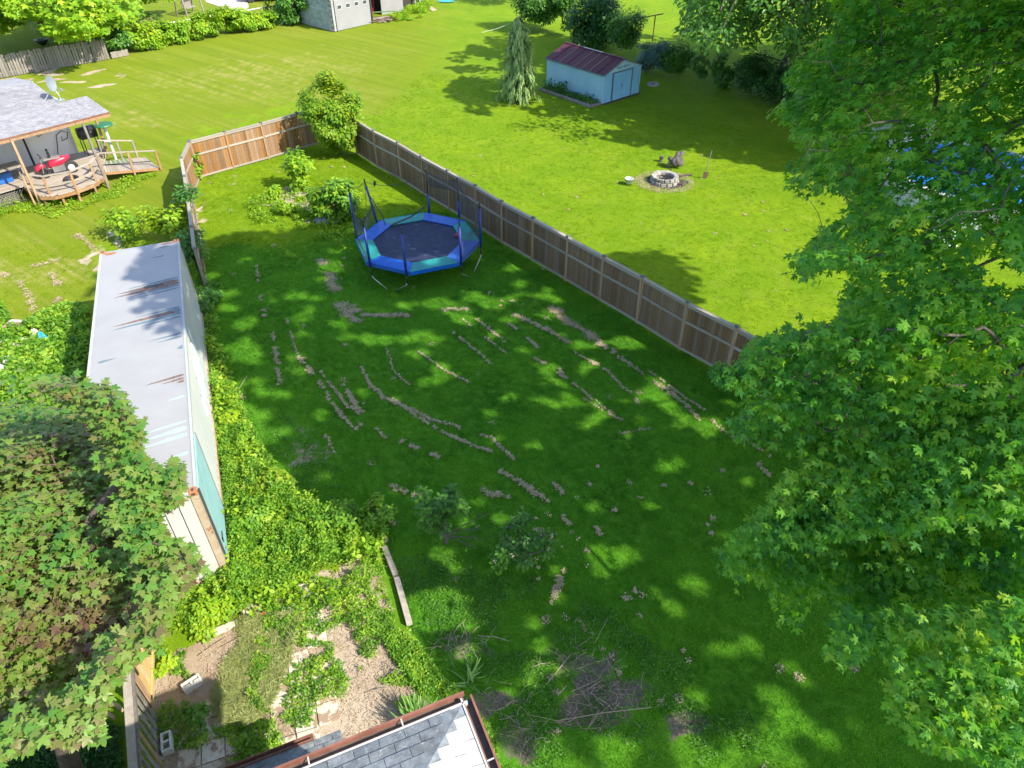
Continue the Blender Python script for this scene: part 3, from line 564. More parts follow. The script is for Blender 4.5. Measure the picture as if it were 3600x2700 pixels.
    def streak(u, v0, v1, w_, mat, skew=0.12, dz=0.0):
        w_ *= 1.55
        K = 9; Lf, Rt = [], []
        for i in range(K + 1):
            t = i / K; v = v0 + (v1 - v0) * t; ww = w_ * (1 - t ** 2.2) * (0.75 + 0.5 * vnoise(np.array([[u * 3, t * 6 + u]]), 1.0, 3)[0]) * 0.5 + 0.004
            if i == 0: ww *= 0.5
            uu = u + skew * (v - v0); Lf.append(P(uu - ww, v, zt + dz)); Rt.append(P(uu + ww, v, zt + dz))
        m = MB(); m.add(Lf + Rt[::-1], [tuple(range(2 * K + 2))]); o = m.build('rain_streak', M[mat], root)
        if o.data.polygons[0].normal.z < 0: o.data.flip_normals()
    for (u, v0, v1, w_, mat) in [(2.62, 0.12, 1.55, 0.06, 'stain_blue'), (2.80, 0.12, 1.85, 0.12, 'stain_brown'), (2.96, 0.10, 1.95, 0.15, 'stain_brown'), (3.12, 0.1, 1.6, 0.06, 'stain_blue'), (3.28, 0.12, 1.3, 0.05, 'stain_blue'),
                                 (4.42, 0.12, 1.35, 0.06, 'stain_blue'), (4.60, 0.1, 1.9, 0.13, 'stain_brown'), (4.78, 0.1, 1.95, 0.10, 'stain_blue'), (4.95, 0.1, 1.15, 0.06, 'stain_blue'),
                                 (5.85, 0.12, 1.0, 0.05, 'stain_blue'), (6.02, 0.12, 0.75, 0.05, 'stain_blue'), (6.55, 0.1, 0.25, 0.10, 'stain_blue'), (1.0, 0.5, 0.85, 0.03, 'stain_brown'),
                                 (7.85, 0.12, 1.05, 0.06, 'stain_brown'), (8.0, 0.12, 0.65, 0.05, 'stain_brown'), (8.12, 0.12, 0.3, 0.06, 'stain_brown'), (8.75, 0.12, 0.55, 0.05, 'stain_pale'),
                                 (9.75, 0.12, 1.3, 0.05, 'stain_pale'), (10.0, 0.12, 1.0, 0.10, 'stain_pale'), (10.25, 0.12, 1.1, 0.09, 'stain_pale'), (10.9, 0.12, 0.6, 0.07, 'stain_pale'), (11.5, 0.15, 0.55, 0.10, 'stain_pale'),
                                 (6.5, 2.2, 1.75, 0.05, 'stain_blue'), (0.35, 0.35, 0.7, 0.06, 'stain_blue')]:
        streak(u, v0, v1, w_, mat, skew=0.13, dz=0.0015 * (hash((u, w_)) % 3))
    for (u, v, ru, rv, mat) in [(0.22, Wc - 0.35, 0.10, 0.22, 'rust'), (0.15, 0.35, 0.08, 0.25, 'stain_brown'), (11.25, 0.3, 0.05, 0.07, 'rust'), (2.9, 0.85, 0.12, 0.35, 'black'), (11.75, 0.3, 0.09, 0.12, 'stain_blue'), (4.6, 0.2, 0.15, 0.12, 'stain_blue')]:
        m = MB(); K = 14; m.add([P(u + ru * math.cos(t) * random.uniform(.6, 1.1), v + rv * math.sin(t) * random.uniform(.6, 1.1), zt + 0.0075) for t in np.linspace(0, 6.283, K, endpoint=False)], [tuple(range(K))])
        o = m.build('rust_patch', M[mat], root)
        if o.data.polygons[0].normal.z < 0: o.data.flip_normals()
    # faded lettering on the lawn side
    for k, (u, za, zb) in enumerate([(5.0, 1.6, 2.7), (5.25, 1.1, 2.3), (5.5, 1.2, 2.5), (5.75, 0.9, 2.2), (6.0, 1.3, 2.2), (6.25, 1.0, 2.4), (6.5, 1.2, 2.0), (6.75, 0.9, 1.6), (7.1, 1.1, 1.7)]):
        m = MB(); bx(m, u, u + 0.14, -0.004, 0.026, za, zb); m.build('lettering', M['letter'], root)
container()

# ---------------------------------------------------------------- trampoline
def trampoline():
    c = np.array([-3.76, 25.67, 0.0]); R, H = 2.5, 0.95
    root = thing('trampoline', 'octagonal trampoline with blue and teal pads, black mat and sagging net', 'trampoline', c)
    va = [math.radians(179 + 45 * k) for k in range(8)]; pt = lambda r, a, z: c + np.array([r * math.cos(a), r * math.sin(a), z])
    ap = 1.86
    m = MB(); n = 8; m.add([pt(ap, a, H - 0.02 + 0.0) for a in va] + [pt(0, 0, H - 0.07)], [(i, (i + 1) % 8, 8) for i in range(8)]); m.build('jump_mat', M['tmat'], root)
    for k in range(8):
        a, b = va[k], va[(k + 1) % 8]; m = MB(); z = H + 0.035
        m.slab([pt(R, a, z - .01), pt(R, b, z - .01), pt(ap - .05, b, z), pt(ap - .05, a, z)], 0.05); o = m.build('pad', M['pad_green' if k % 2 == 0 and k != 0 or k in (0,) and False else 'pad_blue'], root, bevel=0.015)
        o.data.materials[0] = M['pad_green'] if k in (0, 2, 4, 6) else M['pad_blue']
        m = MB(); m.add([pt(R + .01, a, z - .01), pt(R + .01, b, z - .01), pt(R + .01, b, z - .16), pt(R + .01, a, z - .16)], [(0, 1, 2, 3), (3, 2, 1, 0)][:1]); m.build('pad_skirt', M['pad_blue'], o)
    m = MB(); m.tube([pt(R - .02, a, H - 0.04) for a in va] + [pt(R - .02, va[0], H - 0.04)], 0.025, 8); m.build('frame', M['steel'], root, smooth=True)
    pa = [171, 231, 266, 316, 353, 413, 445, 498]; tops = [3.1, 2.8, 2.8, 2.75, 2.7, 2.7, 2.84, 2.72]; tp = []
    lean = [(-.04, 0), (-.05, .02), (.0, .0), (0, 0), (0, .03), (0, 0), (0, 0), (-.32, .1)]
    for k in range(8):
        a = math.radians(pa[k]); r = R - 0.02 + 0.06; b = pt(r, a, H - 0.1); t = b + np.array([lean[k][0], lean[k][1], 0]); t[2] = tops[k]; s_ = b + (t - b) * 0.86
        sl = 0.45 if k in (5, 6) else 0.86; s_ = b + (t - b) * sl; m = MB(); m.tube([b - [0, 0, .0], s_], 0.048, 10); po = m.build('pole_sleeve', M['pole_blue'], root, smooth=True)
        m = MB(); m.tube([s_, t], 0.022, 8); m.tube([t - [0, 0, .05], t + [0, 0, 0.03]], 0.035, 8); m.build('pole_top', M['black'], root, smooth=True); tp.append((b, t))
        m = MB(); m.tube([b, b * [1, 1, 0] + [0, 0, 0.50]], 0.026, 8); m.build('leg_upper', M['black'], root, smooth=True)
        m = MB(); f0 = b * [1, 1, 0] + [0, 0, 0.52]; nb = pt(R - 0.1, math.radians(pa[k] + (13 if k % 2 == 1 else -13)), 0.03); m.tube([f0, f0 * [1, 1, 0] + (nb - f0) * [.12, .12, 0] + [0, 0, 0.40], nb * [1, 1, 0] + [0, 0, .03]], 0.024, 8); m.build('leg', M['steel'], root, smooth=True)
    # net: crossing strands, sagging where it has come loose
    def net(p0, p1, p2, p3, mat, sag=0.0, n1=30, n2=26):
        m = MB(); A, B, Cc, D = (np.array(p) for p in (p0, p1, p2, p3)); u = nz(B - A); nn = np.cross(u, (0, 0, 1))
        def S(s, t): q = (A * (1 - s) + B * s) * (1 - t) + (D * (1 - s) + Cc * s) * t; return q + np.array([0, 0, -sag * 4 * s * (1 - s) * t]) + nn * 0.12 * math.sin(s * 3.1) * math.sin(t * 3.1)
        for i in range(n1 + 1):
            pts = [S(i / n1, j / 8) for j in range(9)]; b0 = len(m.v)
            for q in pts: m.v += [tuple(q - u * .0055), tuple(q + u * .0055)]
            m.f += [(b0 + 2 * j, b0 + 2 * j + 1, b0 + 2 * j + 3, b0 + 2 * j + 2) for j in range(8)]
        for j in range(n2 + 1):
            pts = [S(i / 8, j / n2) for i in range(9)]; b0 = len(m.v)
            for q in pts: m.v += [tuple(q - [0, 0, .0055]), tuple(q + [0, 0, .0055])]
            m.f += [(b0 + 2 * i, b0 + 2 * i + 1, b0 + 2 * i + 3, b0 + 2 * i + 2) for i in range(8)]
        o = m.build('net', mat, root); o['kind'] = 'stuff'
    B_ = [b + [0, 0, .12] for b, t in tp]; T_ = [t - [0, 0, .08] for b, t in tp]
    net(B_[0], B_[1], T_[1] - [0, 0, .5], T_[0], M['net'], 0.7); net(B_[0], B_[1], B_[1] + [0, 0, .5], B_[0] + [0, 0, 1.4], M['net_pale'], 0.5, 40, 16)
    net(B_[4], B_[5], T_[5], T_[4], M['net'], 0.25, 46, 34); net(B_[4], B_[3], T_[3], T_[4], M['net'], 0.8, 34, 24)
    net(B_[7], B_[0], B_[0] + [0, 0, .9], B_[7] + [0, 0, 1.1], M['net'], 0.5); net(T_[6] - [0, 0, .6], T_[5] - [0, 0, .5], T_[5], T_[6], M['net'], .2, 40, 10)
    for i, j, sg in ((7, 0, .12), (7, 6, .35), (6, 5, .15), (5, 4, .5), (0, 1, 1.0), (7, 1, .9)):
        a, b = T_[i], T_[j]; m = MB(); m.tube([a * (1 - t) + b * t - np.array([0, 0, sg * 4 * t * (1 - t)]) for t in np.linspace(0, 1, 9)], 0.011, 5); m.build('net_cord', M['black'], root)
    m = MB(); q = T_[7] * .84 + T_[6] * .16 - [0, 0, .12]; m.tube([q + [0, 0, .1], q, q - [.03, 0, .14]], [.03, .06, .02], 6); m.build('net_buckle', M['black'], root)
    m = MB(); m.tube([T_[7] - [0, 0, .3], B_[7] + [.3, -.3, .4], B_[7] + [.45, -.45, -.1]], 0.016, 6); m.build('net_strap', M['black'], root)
    m = MB(); a, b = pt(R - .5, va[6], H + .25), pt(R - .75, va[7], H + .06); m.tube([pt(R - .05, va[6], H + .3), a * .6 + b * .4 + [0, 0, .02], b], 0.03, 6); m.build('net_roll', M['black'], root)
    m = MB(); bc = pt(1.62, math.radians(15), H + .03); m.tube([bc + [0, 0, -.09 + .0], bc + [0, 0, -.05], bc, bc + [0, 0, .06], bc + [0, 0, .1]], [.05, .10, .12, .09, .03], 12)
    solo(m, 'ball', surf('dull_red_ball', (0.25, 0.03, 0.06), (0.32, 0.05, 0.08), 5, 0.5), 'small dull red ball resting on the right edge of the trampoline mat', 'ball', smooth=True)
trampoline()

# ---------------------------------------------------------------- blue garden shed and its bed
def blue_shed():
    s = nz(np.array([-.66, .75, 0])); f = nz(np.array([.75, .66, 0])); o = np.array([5.57, 45.2, 0]); W_, D_, E_, Rz = 3.4, 5.0, 1.74, 2.36
    root = thing('garden_shed', 'pale blue metal garden shed with maroon gable roof and double doors', 'shed', (*(o + f * W_ / 2 + s * D_ / 2)[:2], 0))
    P = lambda a, b, z: o + f * a + s * b + np.array([0, 0, z])
    def ribbed(name, p0, dirv, length, zt, mat, out):
        m = MB(); pts = []; u = 0; k = 0
        while u < length: pts.append((u, 0.0 if k % 4 < 2 else 0.012)); u += (0.17 if k % 4 == 0 else 0.025 if k % 2 else 0.03); k += 1
        pts.append((length, 0)); V = []
        for u, dp in pts: q = p0 + dirv * u + out * dp; V += [q + [0, 0, .04], q + [0, 0, zt(u)]]
        m.add(V, [(2 * i, 2 * i + 2, 2 * i + 3, 2 * i + 1) for i in range(len(pts) - 1)]); return m.build(name, mat, root)
    ribbed('side_wall', P(0, D_, 0), -s, D_, lambda u: E_, M['shed_side'], -f); ribbed('side_wall', P(W_, 0, 0), s, D_, lambda u: E_, M['shed_front'], f)
    gz = lambda u: E_ + (Rz - E_) * (1 - abs(u - W_ / 2) / (W_ / 2)) - 0.03
    ribbed('front_wall', P(0, 0, 0), f, W_, lambda u: E_, M['shed_front'], -s)
    m = MB(); m.add([P(0, .005, E_), P(W_, .005, E_), P(W_ / 2, .005, Rz - .02)], [(0, 1, 2)]); m.build('gable', M['shed_side'], root)
    m = MB(); m.add([P(0, D_, 0), P(W_, D_, 0), P(W_, D_, E_), P(W_ / 2, D_, Rz - .02), P(0, D_, E_)], [(4, 3, 2, 1, 0)]); m.build('back_wall', M['shed_side'], root)
    for a in (0.0, W_):
        m = MB(); q = P(a, 0, E_ / 2); m.frame(q, f * .03, s * .03, (0, 0, E_ / 2)); m.build('corner_trim', M['shed_side'], root)
    # roof: two slopes of ribbed panels
    ov = 0.10
    for sg, nm in ((0, 'left'), (1, 'right')):
        a0, a1 = (-ov, W_ / 2) if sg == 0 else (W_ + ov, W_ / 2); z0 = E_ - 0.04
        n = 8
        for k in range(n):
            b0 = -ov + (D_ + 2 * ov) * k / n; b1 = -ov + (D_ + 2 * ov) * (k + 1) / n; m = MB(); m.slab([P(a0, b0, z0 + .03), P(a1, b0, Rz + .03), P(a1, b1 - .004, Rz + .03), P(a0, b1 - .004, z0 + .03)], 0.02); m.build('roof_panel', M['shed_roof'], root)
            if 0 < k:
                m = MB(); m.beam(P(a0, b0, z0 + .042), P(a1, b0, Rz + .042), 0.022, 0.02); m.build('roof_seam', M['roof_seam'] if k % 2 == 0 or k == 3 else M['shed_roof'], root)
    m = MB(); m.beam(P(W_ / 2, -ov, Rz + .05), P(W_ / 2, D_ + ov, Rz + .05), 0.14, 0.03); m.build('ridge_cap', M['shed_roof'], root)
    m = MB(); m.beam(P(W_ / 2 - .02, 1.75, Rz + .07), P(W_ / 2 - .02, 3.4, Rz + .07), 0.10, 0.02); m.build('ridge_patch', M['white_pl'], root)
    for a, b in (((-ov, -ov, E_ - .02), (W_ / 2, -ov, Rz + .02)), ((W_ + ov, -ov, E_ - .02), (W_ / 2, -ov, Rz + .02)), ((-ov, -ov, E_ - .02), (-ov, D_ + ov, E_ - .02)), ((W_ + ov, -ov, E_ - .02), (W_ + ov, D_ + ov, E_ - .02))):
        m = MB(); m.beam(P(*a) + [0, 0, -.0], P(*b), 0.03, 0.07); m.build('roof_edge', M['shed_trim'], root)
    # doors
    for a0, a1 in ((0.90, 1.715), (1.725, 2.53)):
        m = MB(); m.frame(P((a0 + a1) / 2, -.035, .86), f * (a1 - a0) / 2, s * .015, (0, 0, .80)); dr = m.build('door', M['shed_front'], root, bevel=.006)
        for zc in (.35, 1.35):
            m = MB(); m.frame(P((a0 + a1) / 2, -.052, zc), f * ((a1 - a0) / 2 - .05), s * .004, (0, 0, .012)); m.build('door_rib', M['shed_front'], dr)
    m = MB(); m.frame(P(1.66, -.06, .88), f * .015, s * .012, (0, 0, .09)); m.frame(P(1.69, -.06, .78), f * .012, s * .012, (0, 0, .07)); m.build('door_latch', M['shed_trim'], root)
    for a in (0.84, 2.59):
        m = MB(); m.frame(P(a, -.03, .84), f * .05, s * .022, (0, 0, .84)); m.build('door_jamb', M['shed_trim'], root)
    m = MB(); m.frame(P(1.72, -.03, 1.705), f * .93, s * .022, (0, 0, .02)); m.build('door_track', M['shed_trim'], root)
    for a in (1.42, 2.0):
        m = MB(); m.frame(P(a, -.012, 1.93), f * .22, s * .01, (0, 0, .06)); v = m.build('gable_vent', M['shed_trim'], root)
        m = MB()
        for zz in (-.035, 0, .035): m.frame(P(a, -.026, 1.93 + zz), f * .20, s * .005, (0, 0, .012))
        m.build('vent_slat', M['shed_front'], v)
    m = MB(); m.slab([P(-.1, -.15, .03), P(W_ + .1, -.15, .03), P(W_ + .1, .1, .03), P(-.1, .1, .03)], .05); m.build('door_sill', M['soil'], root)
    # planting bed along the left wall
    bed = thing('planting_bed', 'long timber edged bed of low plants beside the blue shed', 'planting bed', (*P(-.5, 2.4, 0)[:2], 0))
    pts = [(-.95, 4.6), (-.95, .05), (-.05, .05)]
    for i, (a, b) in enumerate(zip(pts[:-1], pts[1:])):
        k = 4 if i == 0 else 1
        for j in range(k):
            p, q = np.array(a) + (np.array(b) - a) * j / k, np.array(a) + (np.array(b) - a) * (j + 1) / k
            m = MB(); m.beam(P(*p, .09), P(*(q - nz(q - p) * .02), .09), .13, .17); m.build('edging_timber', M['wood_grey'], bed, bevel=.01)
    m = MB(); m.slab([P(-.88, .1, .1), P(-.03, .1, .1), P(-.03, 4.7, .1), P(-.88, 4.7, .1)], .1); m.build('soil', M['soil'], bed)
    n = 1500; q = np.array([P(random.uniform(-.85, -.06), random.uniform(.15, 4.6), random.uniform(.1, .28)) for _ in range(n)])
    leaves('low_plants', M['mid_leaf'], q, rdir(n) + [0, 0, 1], rdir(n), 0.09 + .06 * RNG.random(n), 'quad', bed)
    for (b, h, cnt) in ((3.1, .6, 260), (4.2, .55, 70), (.9, .35, 90)):
        q = P(-.5, b, .15) + RNG.normal(size=(cnt, 3)) * [.18, .2, .0] + np.c_[np.zeros((cnt, 2)), RNG.random(cnt) * h]
        leaves('bed_bush', M['dark_leaf'], q, rdir(cnt) + [0, 0, .8], rdir(cnt), 0.12 + .05 * RNG.random(cnt), 'quad', bed)
blue_shed()

# ---------------------------------------------------------------- neighbour's porch house at the left
HO = np.array([-18.99, 34.12, 0.0]); HE = np.array([-.663, -.749, 0.0]); HM = np.array([-.749, .663, 0.0])
H = lambda e, m_, z: HO + HE * e + HM * m_ + np.array([0, 0, z])
def porch_house():
    root = thing('porch_house', 'low house with pale shingled roof and open timber porch at the left edge', 'house', H(5, 6, 0))
    hb = lambda m, e0, e1, m0, m1, z0, z1: m.frame(H((e0 + e1) / 2, (m0 + m1) / 2, (z0 + z1) / 2), HE * (e1 - e0) / 2, HM * (m1 - m0) / 2, (0, 0, (z1 - z0) / 2))
    # roofs
    def shingled(name, pe0, pe1, m0, m1, za, zb, row=0.14, tab=0.31):
        m = MB(); m.slab([H(pe0, m0, za), H(pe1, m0, za), H(pe1, m1, zb), H(pe0, m1, zb)], .06); r = m.build(name, M['shingle_pale'], root)
        m = MB(); nr = int((m1 - m0) / row); up = np.array([0, 0, 1.0])
        for i in range(nr):
            t0 = i / nr; t1 = (i + 1.0) / nr; off = random.random() * tab; e = pe0 + .02
            while e < pe1 - .05:
                w_ = min(tab * random.uniform(.85, 1.1), pe1 - e - .01) if off <= 0 else off; off = 0
                q = [H(e + .006, m0 + (m1 - m0) * t0, za + (zb - za) * t0 + .016 + random.random() * .01), H(e + w_ - .012, m0 + (m1 - m0) * t0, za + (zb - za) * t0 + .016 + random.random() * .01), H(e + w_ - .012, m0 + (m1 - m0) * t1, za + (zb - za) * t1 + .004), H(e + .006, m0 + (m1 - m0) * t1, za + (zb - za) * t1 + .004)]
                m.slab(q, .01); e += w_
        o = m.build('shingles', M['shingle_pale'], r); o['kind'] = 'stuff'; return r
    shingled('porch_roof', 0, 9.0, 0, 2.2, 3.22, 3.5); shingled('main_roof', 1.26, 9.5, 2.2, 5.1, 3.52, 3.92)
    m = MB(); m.slab([H(1.2, 5.12, 3.9), H(9.5, 5.12, 3.9), H(9.5, 8, 3.5), H(1.2, 8, 3.5)], .06); m.build('rear_roof', M['shingle_pale'], root)
    m = MB(); m.beam(H(-.02, 0, 3.2), H(9, 0, 3.2), .03, .05); m.build('drip_edge', M['gutter'], root)
    for e0, e1 in ((0, 1.6), (1.62, 4.4), (4.42, 9)):
        m = MB(); hb(m, e0, e1, .02, .07, 3.02, 3.16); m.build('porch_beam', M['wood_orange'], root)
    m = MB(); hb(m, -.01, .03, .05, 2.2, 3.1, 3.22); m.build('barge_board', M['wood_grey'], root)
    # walls
    wall = MB(); hb(wall, .95, 9.2, 3.62, 8, .1, 3.35); wl = wall.build('wall', M['siding'], root)
    for k in range(11):
        m = MB(); z = .62 + k * .25
        m.add([H(.95, 3.585, z), H(3.0, 3.585, z), H(3.0, 3.615, z + .24), H(.95, 3.615, z + .24)], [(0, 1, 2, 3)]); m.slab([H(.95, 3.585, z), H(3.0, 3.585, z), H(3.0, 3.62, z), H(.95, 3.62, z)], .004); m.build('siding_strip', M['siding'], wl)
    m = MB(); hb(m, .88, .99, 3.55, 3.64, .6, 3.3); m.build('corner_board', M['white_pl'], root)
    m = MB(); hb(m, 3.1, 4.35, 3.52, 3.60, .62, 2.95); dr = m.build('door', M['door_grey'], root)
    m = MB(); hb(m, 3.0, 3.1, 3.53, 3.61, .6, 3.0); m.build('door_frame', M['dark_in'], root)
    m = MB(); hb(m, 4.6, 5.6, 3.54, 3.60, .9, 2.8); m.build('storage_panel', M['door_grey'], root)
    # deck of separate boards (a curved front edge)
    edge = [(-.2, 2.95), (.5, 1.5), (1.2, .1), (1.41, -.35), (2.03, -.76), (3.0, -.92), (3.88, -.81), (4.32, -.35), (4.4, 1.3)]
    dk = [(-.2, 3.6)] + edge + [(6.2, 1.4), (6.2, 3.6)]
    def clip_e(m0, m1):
        """e-range of the deck outline at mid strip"""
        mm = (m0 + m1) / 2; xs = []
        for (a, b), (c_, d_) in zip(dk, dk[1:] + dk[:1]):
            if (b > mm) != (d_ > mm): xs.append(a + (c_ - a) * (mm - b) / (d_ - b))
        return min(xs), max(xs)
    mm = -.9
    while mm < 3.55:
        e0, e1 = clip_e(mm, mm + .14); m = MB(); hb(m, e0, e1, mm + .004, mm + .136, .555, .60 + random.uniform(0, .004)); m.build('deck_board', M['deck'], root); mm += .14
    for (a, b), (c_, d_) in zip(edge[2:-1], edge[3:]):
        m = MB(); m.beam(H(a, b, .47), H(c_, d_, .47), .04, .15); m.build('deck_fascia', M['wood_orange'], root)
    for e, m_ in ((2.08, -.75), (2.91, -.85), (3.57, -.75), (4.2, -.3), (3.0, .8), (1.6, .8)):
        m = MB(); m.beam(H(e, m_, 0), H(e, m_, .56), .09, .09, up=HM); m.build('deck_leg', M['wood_orange'], root)
    # porch posts
    for a, b, mt in (((1.37, -.38, 0), (1.30, .05, 3.05), 'wood_grey'), ((4.36, -.02, 0), (4.36, .05, 3.05), 'wood_orange'), ((-.12, 2.55, .4), (-.05, 2.2, 3.3), 'wood_orange'), ((8.2, 0, 0), (8.2, .05, 3.05), 'wood_orange')):
        m = MB(); m.beam(H(*a), H(*b), .10, .10, up=HM); m.build('porch_post', M[mt], root, bevel=.006)
    # railing
    rl = [(4.5, .4), (3.95, -.58), (2.91, -.95), (1.86, -.62), (1.12, .15)]
    for (a, b), (c_, d_) in zip(rl[:-1], rl[1:]):
        m = MB(); m.beam(H(a, b, 1.47), H(c_, d_, 1.47), .13, .035); m.build('hand_rail', M['deck'], root)
        m = MB(); m.beam(H(a, b, 1.02), H(c_, d_, 1.02), .035, .08); m.build('mid_rail', M['deck'], root)
    for (a, b) in rl[1:4]:
        m = MB(); m.beam(H(a, b, .34), H(a, b, 1.45), .10, .045, up=HM); m.build('rail_post', M['wood_orange'], root, bevel=.005)
    for a, b in ((4.55, .1), (1.2, .0)):
        m = MB(); m.beam(H(a, b, .05), H(a, b, 1.5), .07, .07, up=HM); m.build('rail_post', M['wood_post'], root)
    # ramp with alternating green and bare boards
    A, B, C_, D = H(.57, 1.55, .59), H(1.1, .15, .59), H(-1.42, -.12, .08), H(-1.6, 1.85, .08)
    n = 20
    for k in range(n):
        t0, t1 = k / n + .003, (k + 1) / n - .003; q0, q1, q2, q3 = A * (1 - t0) + D * t0, A * (1 - t1) + D * t1, B * (1 - t1) + C_ * t1, B * (1 - t0) + C_ * t0
        s0 = .42
        m = MB(); m.slab([q0, q1, q1 * (1 - s0) + q2 * s0, q0 * (1 - s0) + q3 * s0], .035); m.build('ramp_board', M['green_paint' if k % 2 == 0 and k < 13 else 'deck'], root)
        m = MB(); m.slab([q0 * (1 - s0 - .01) + q3 * (s0 + .01), q1 * (1 - s0 - .01) + q2 * (s0 + .01), q2, q3], .035); m.build('ramp_board', M['deck'], root)
    m = MB(); m.beam(B + [0, 0, -.09], C_ + [0, 0, -.05], .04, .12); m.build('ramp_side', M['wood_orange'], root)
    m = MB(); m.beam(A * .58 + B * .42 + [0, 0, .02], D * .58 + C_ * .42 + [0, 0, .02], .04, .05); m.build('ramp_strip', M['dark_gap'], root)
    for p0, p1, lst in (((1.08, .2, 1.5), (-1.4, -.25, 1.02), [.5, 1.0]), ((.4, 1.98, 1.5), (-1.25, 1.85, 1.05), [.05, .55, 1.0])):
        a, b = H(*p0), H(*p1); m = MB(); m.beam(a, b, .10, .04); m.build('ramp_rail', M['deck'], root)
        for t in lst:
            q = a * (1 - t) + b * t; m = MB(); m.beam(q * [1, 1, 0] + [0, 0, .03], q - [0, 0, .02], .09, .05, up=HM); m.build('ramp_post', M['wood_grey' if p0[1] > 1 else 'wood_orange'], root)
    # lattice skirt under the left of the deck
    m = MB()
    for k in range(22):
        x = 4.45 + k * .12
        for dx in (-.55, .55):
            a, b = (x, .0), (x + dx, .58)
            if 4.4 <= min(a[0], b[0]) and max(a[0], b[0]) < 7: m.beam(H(a[0], 1.1, a[1]), H(b[0], 1.1, b[1]), .03, .01, up=HM)
    m.build('lattice', M['wood_grey'], root)
    # dish
    dish = thing('satellite_dish', 'grey satellite dish standing on the edge of the pale roof', 'satellite dish', H(1.2, 2.25, 3.55))
    b0 = H(1.15, 2.3, 3.56); c0 = H(1.30, 2.25, 4.36); ax = nz(np.array([.93, -.25, .12])); u = nz(np.cross(ax, (0, 0, 1))); v = np.cross(u, ax); m = MB(); V = []; K = 24
    for r, dpt in ((0.0, .07), (.14, .06), (.27, .02), (.34, 0.0)):
        for k in range(K): t = 2 * math.pi * k / K; V.append(c0 - ax * dpt + u * r * .82 * math.cos(t) + v * r * 1.05 * math.sin(t))
    m.add(V, [(i * K + k, i * K + (k + 1) % K, (i + 1) * K + (k + 1) % K, (i + 1) * K + k) for i in range(3) for k in range(K)])
    m.build('reflector', M['dish'], dish, smooth=True)
    m = MB(); m.tube([b0, b0 + [-.02, .02, .3], c0 - ax * .12 - v * .1], .028, 8); m.tube([c0 - v * .46, c0 + ax * .42 - v * .30], .015, 6); m.tube([H(1.75, 2.6, 3.6), c0 - ax * .1 - v * .2], .016, 6); m.build('mast', M['white_pl'], dish)
    m = MB(); m.frame(b0 - [0, 0, .0], HE * .16, HM * .12, (0, 0, .015)); m.frame(c0 + ax * .42 - v * .30, u * .04, v * .05, ax * .05); m.build('foot_plate', M['steel'], dish)
porch_house()

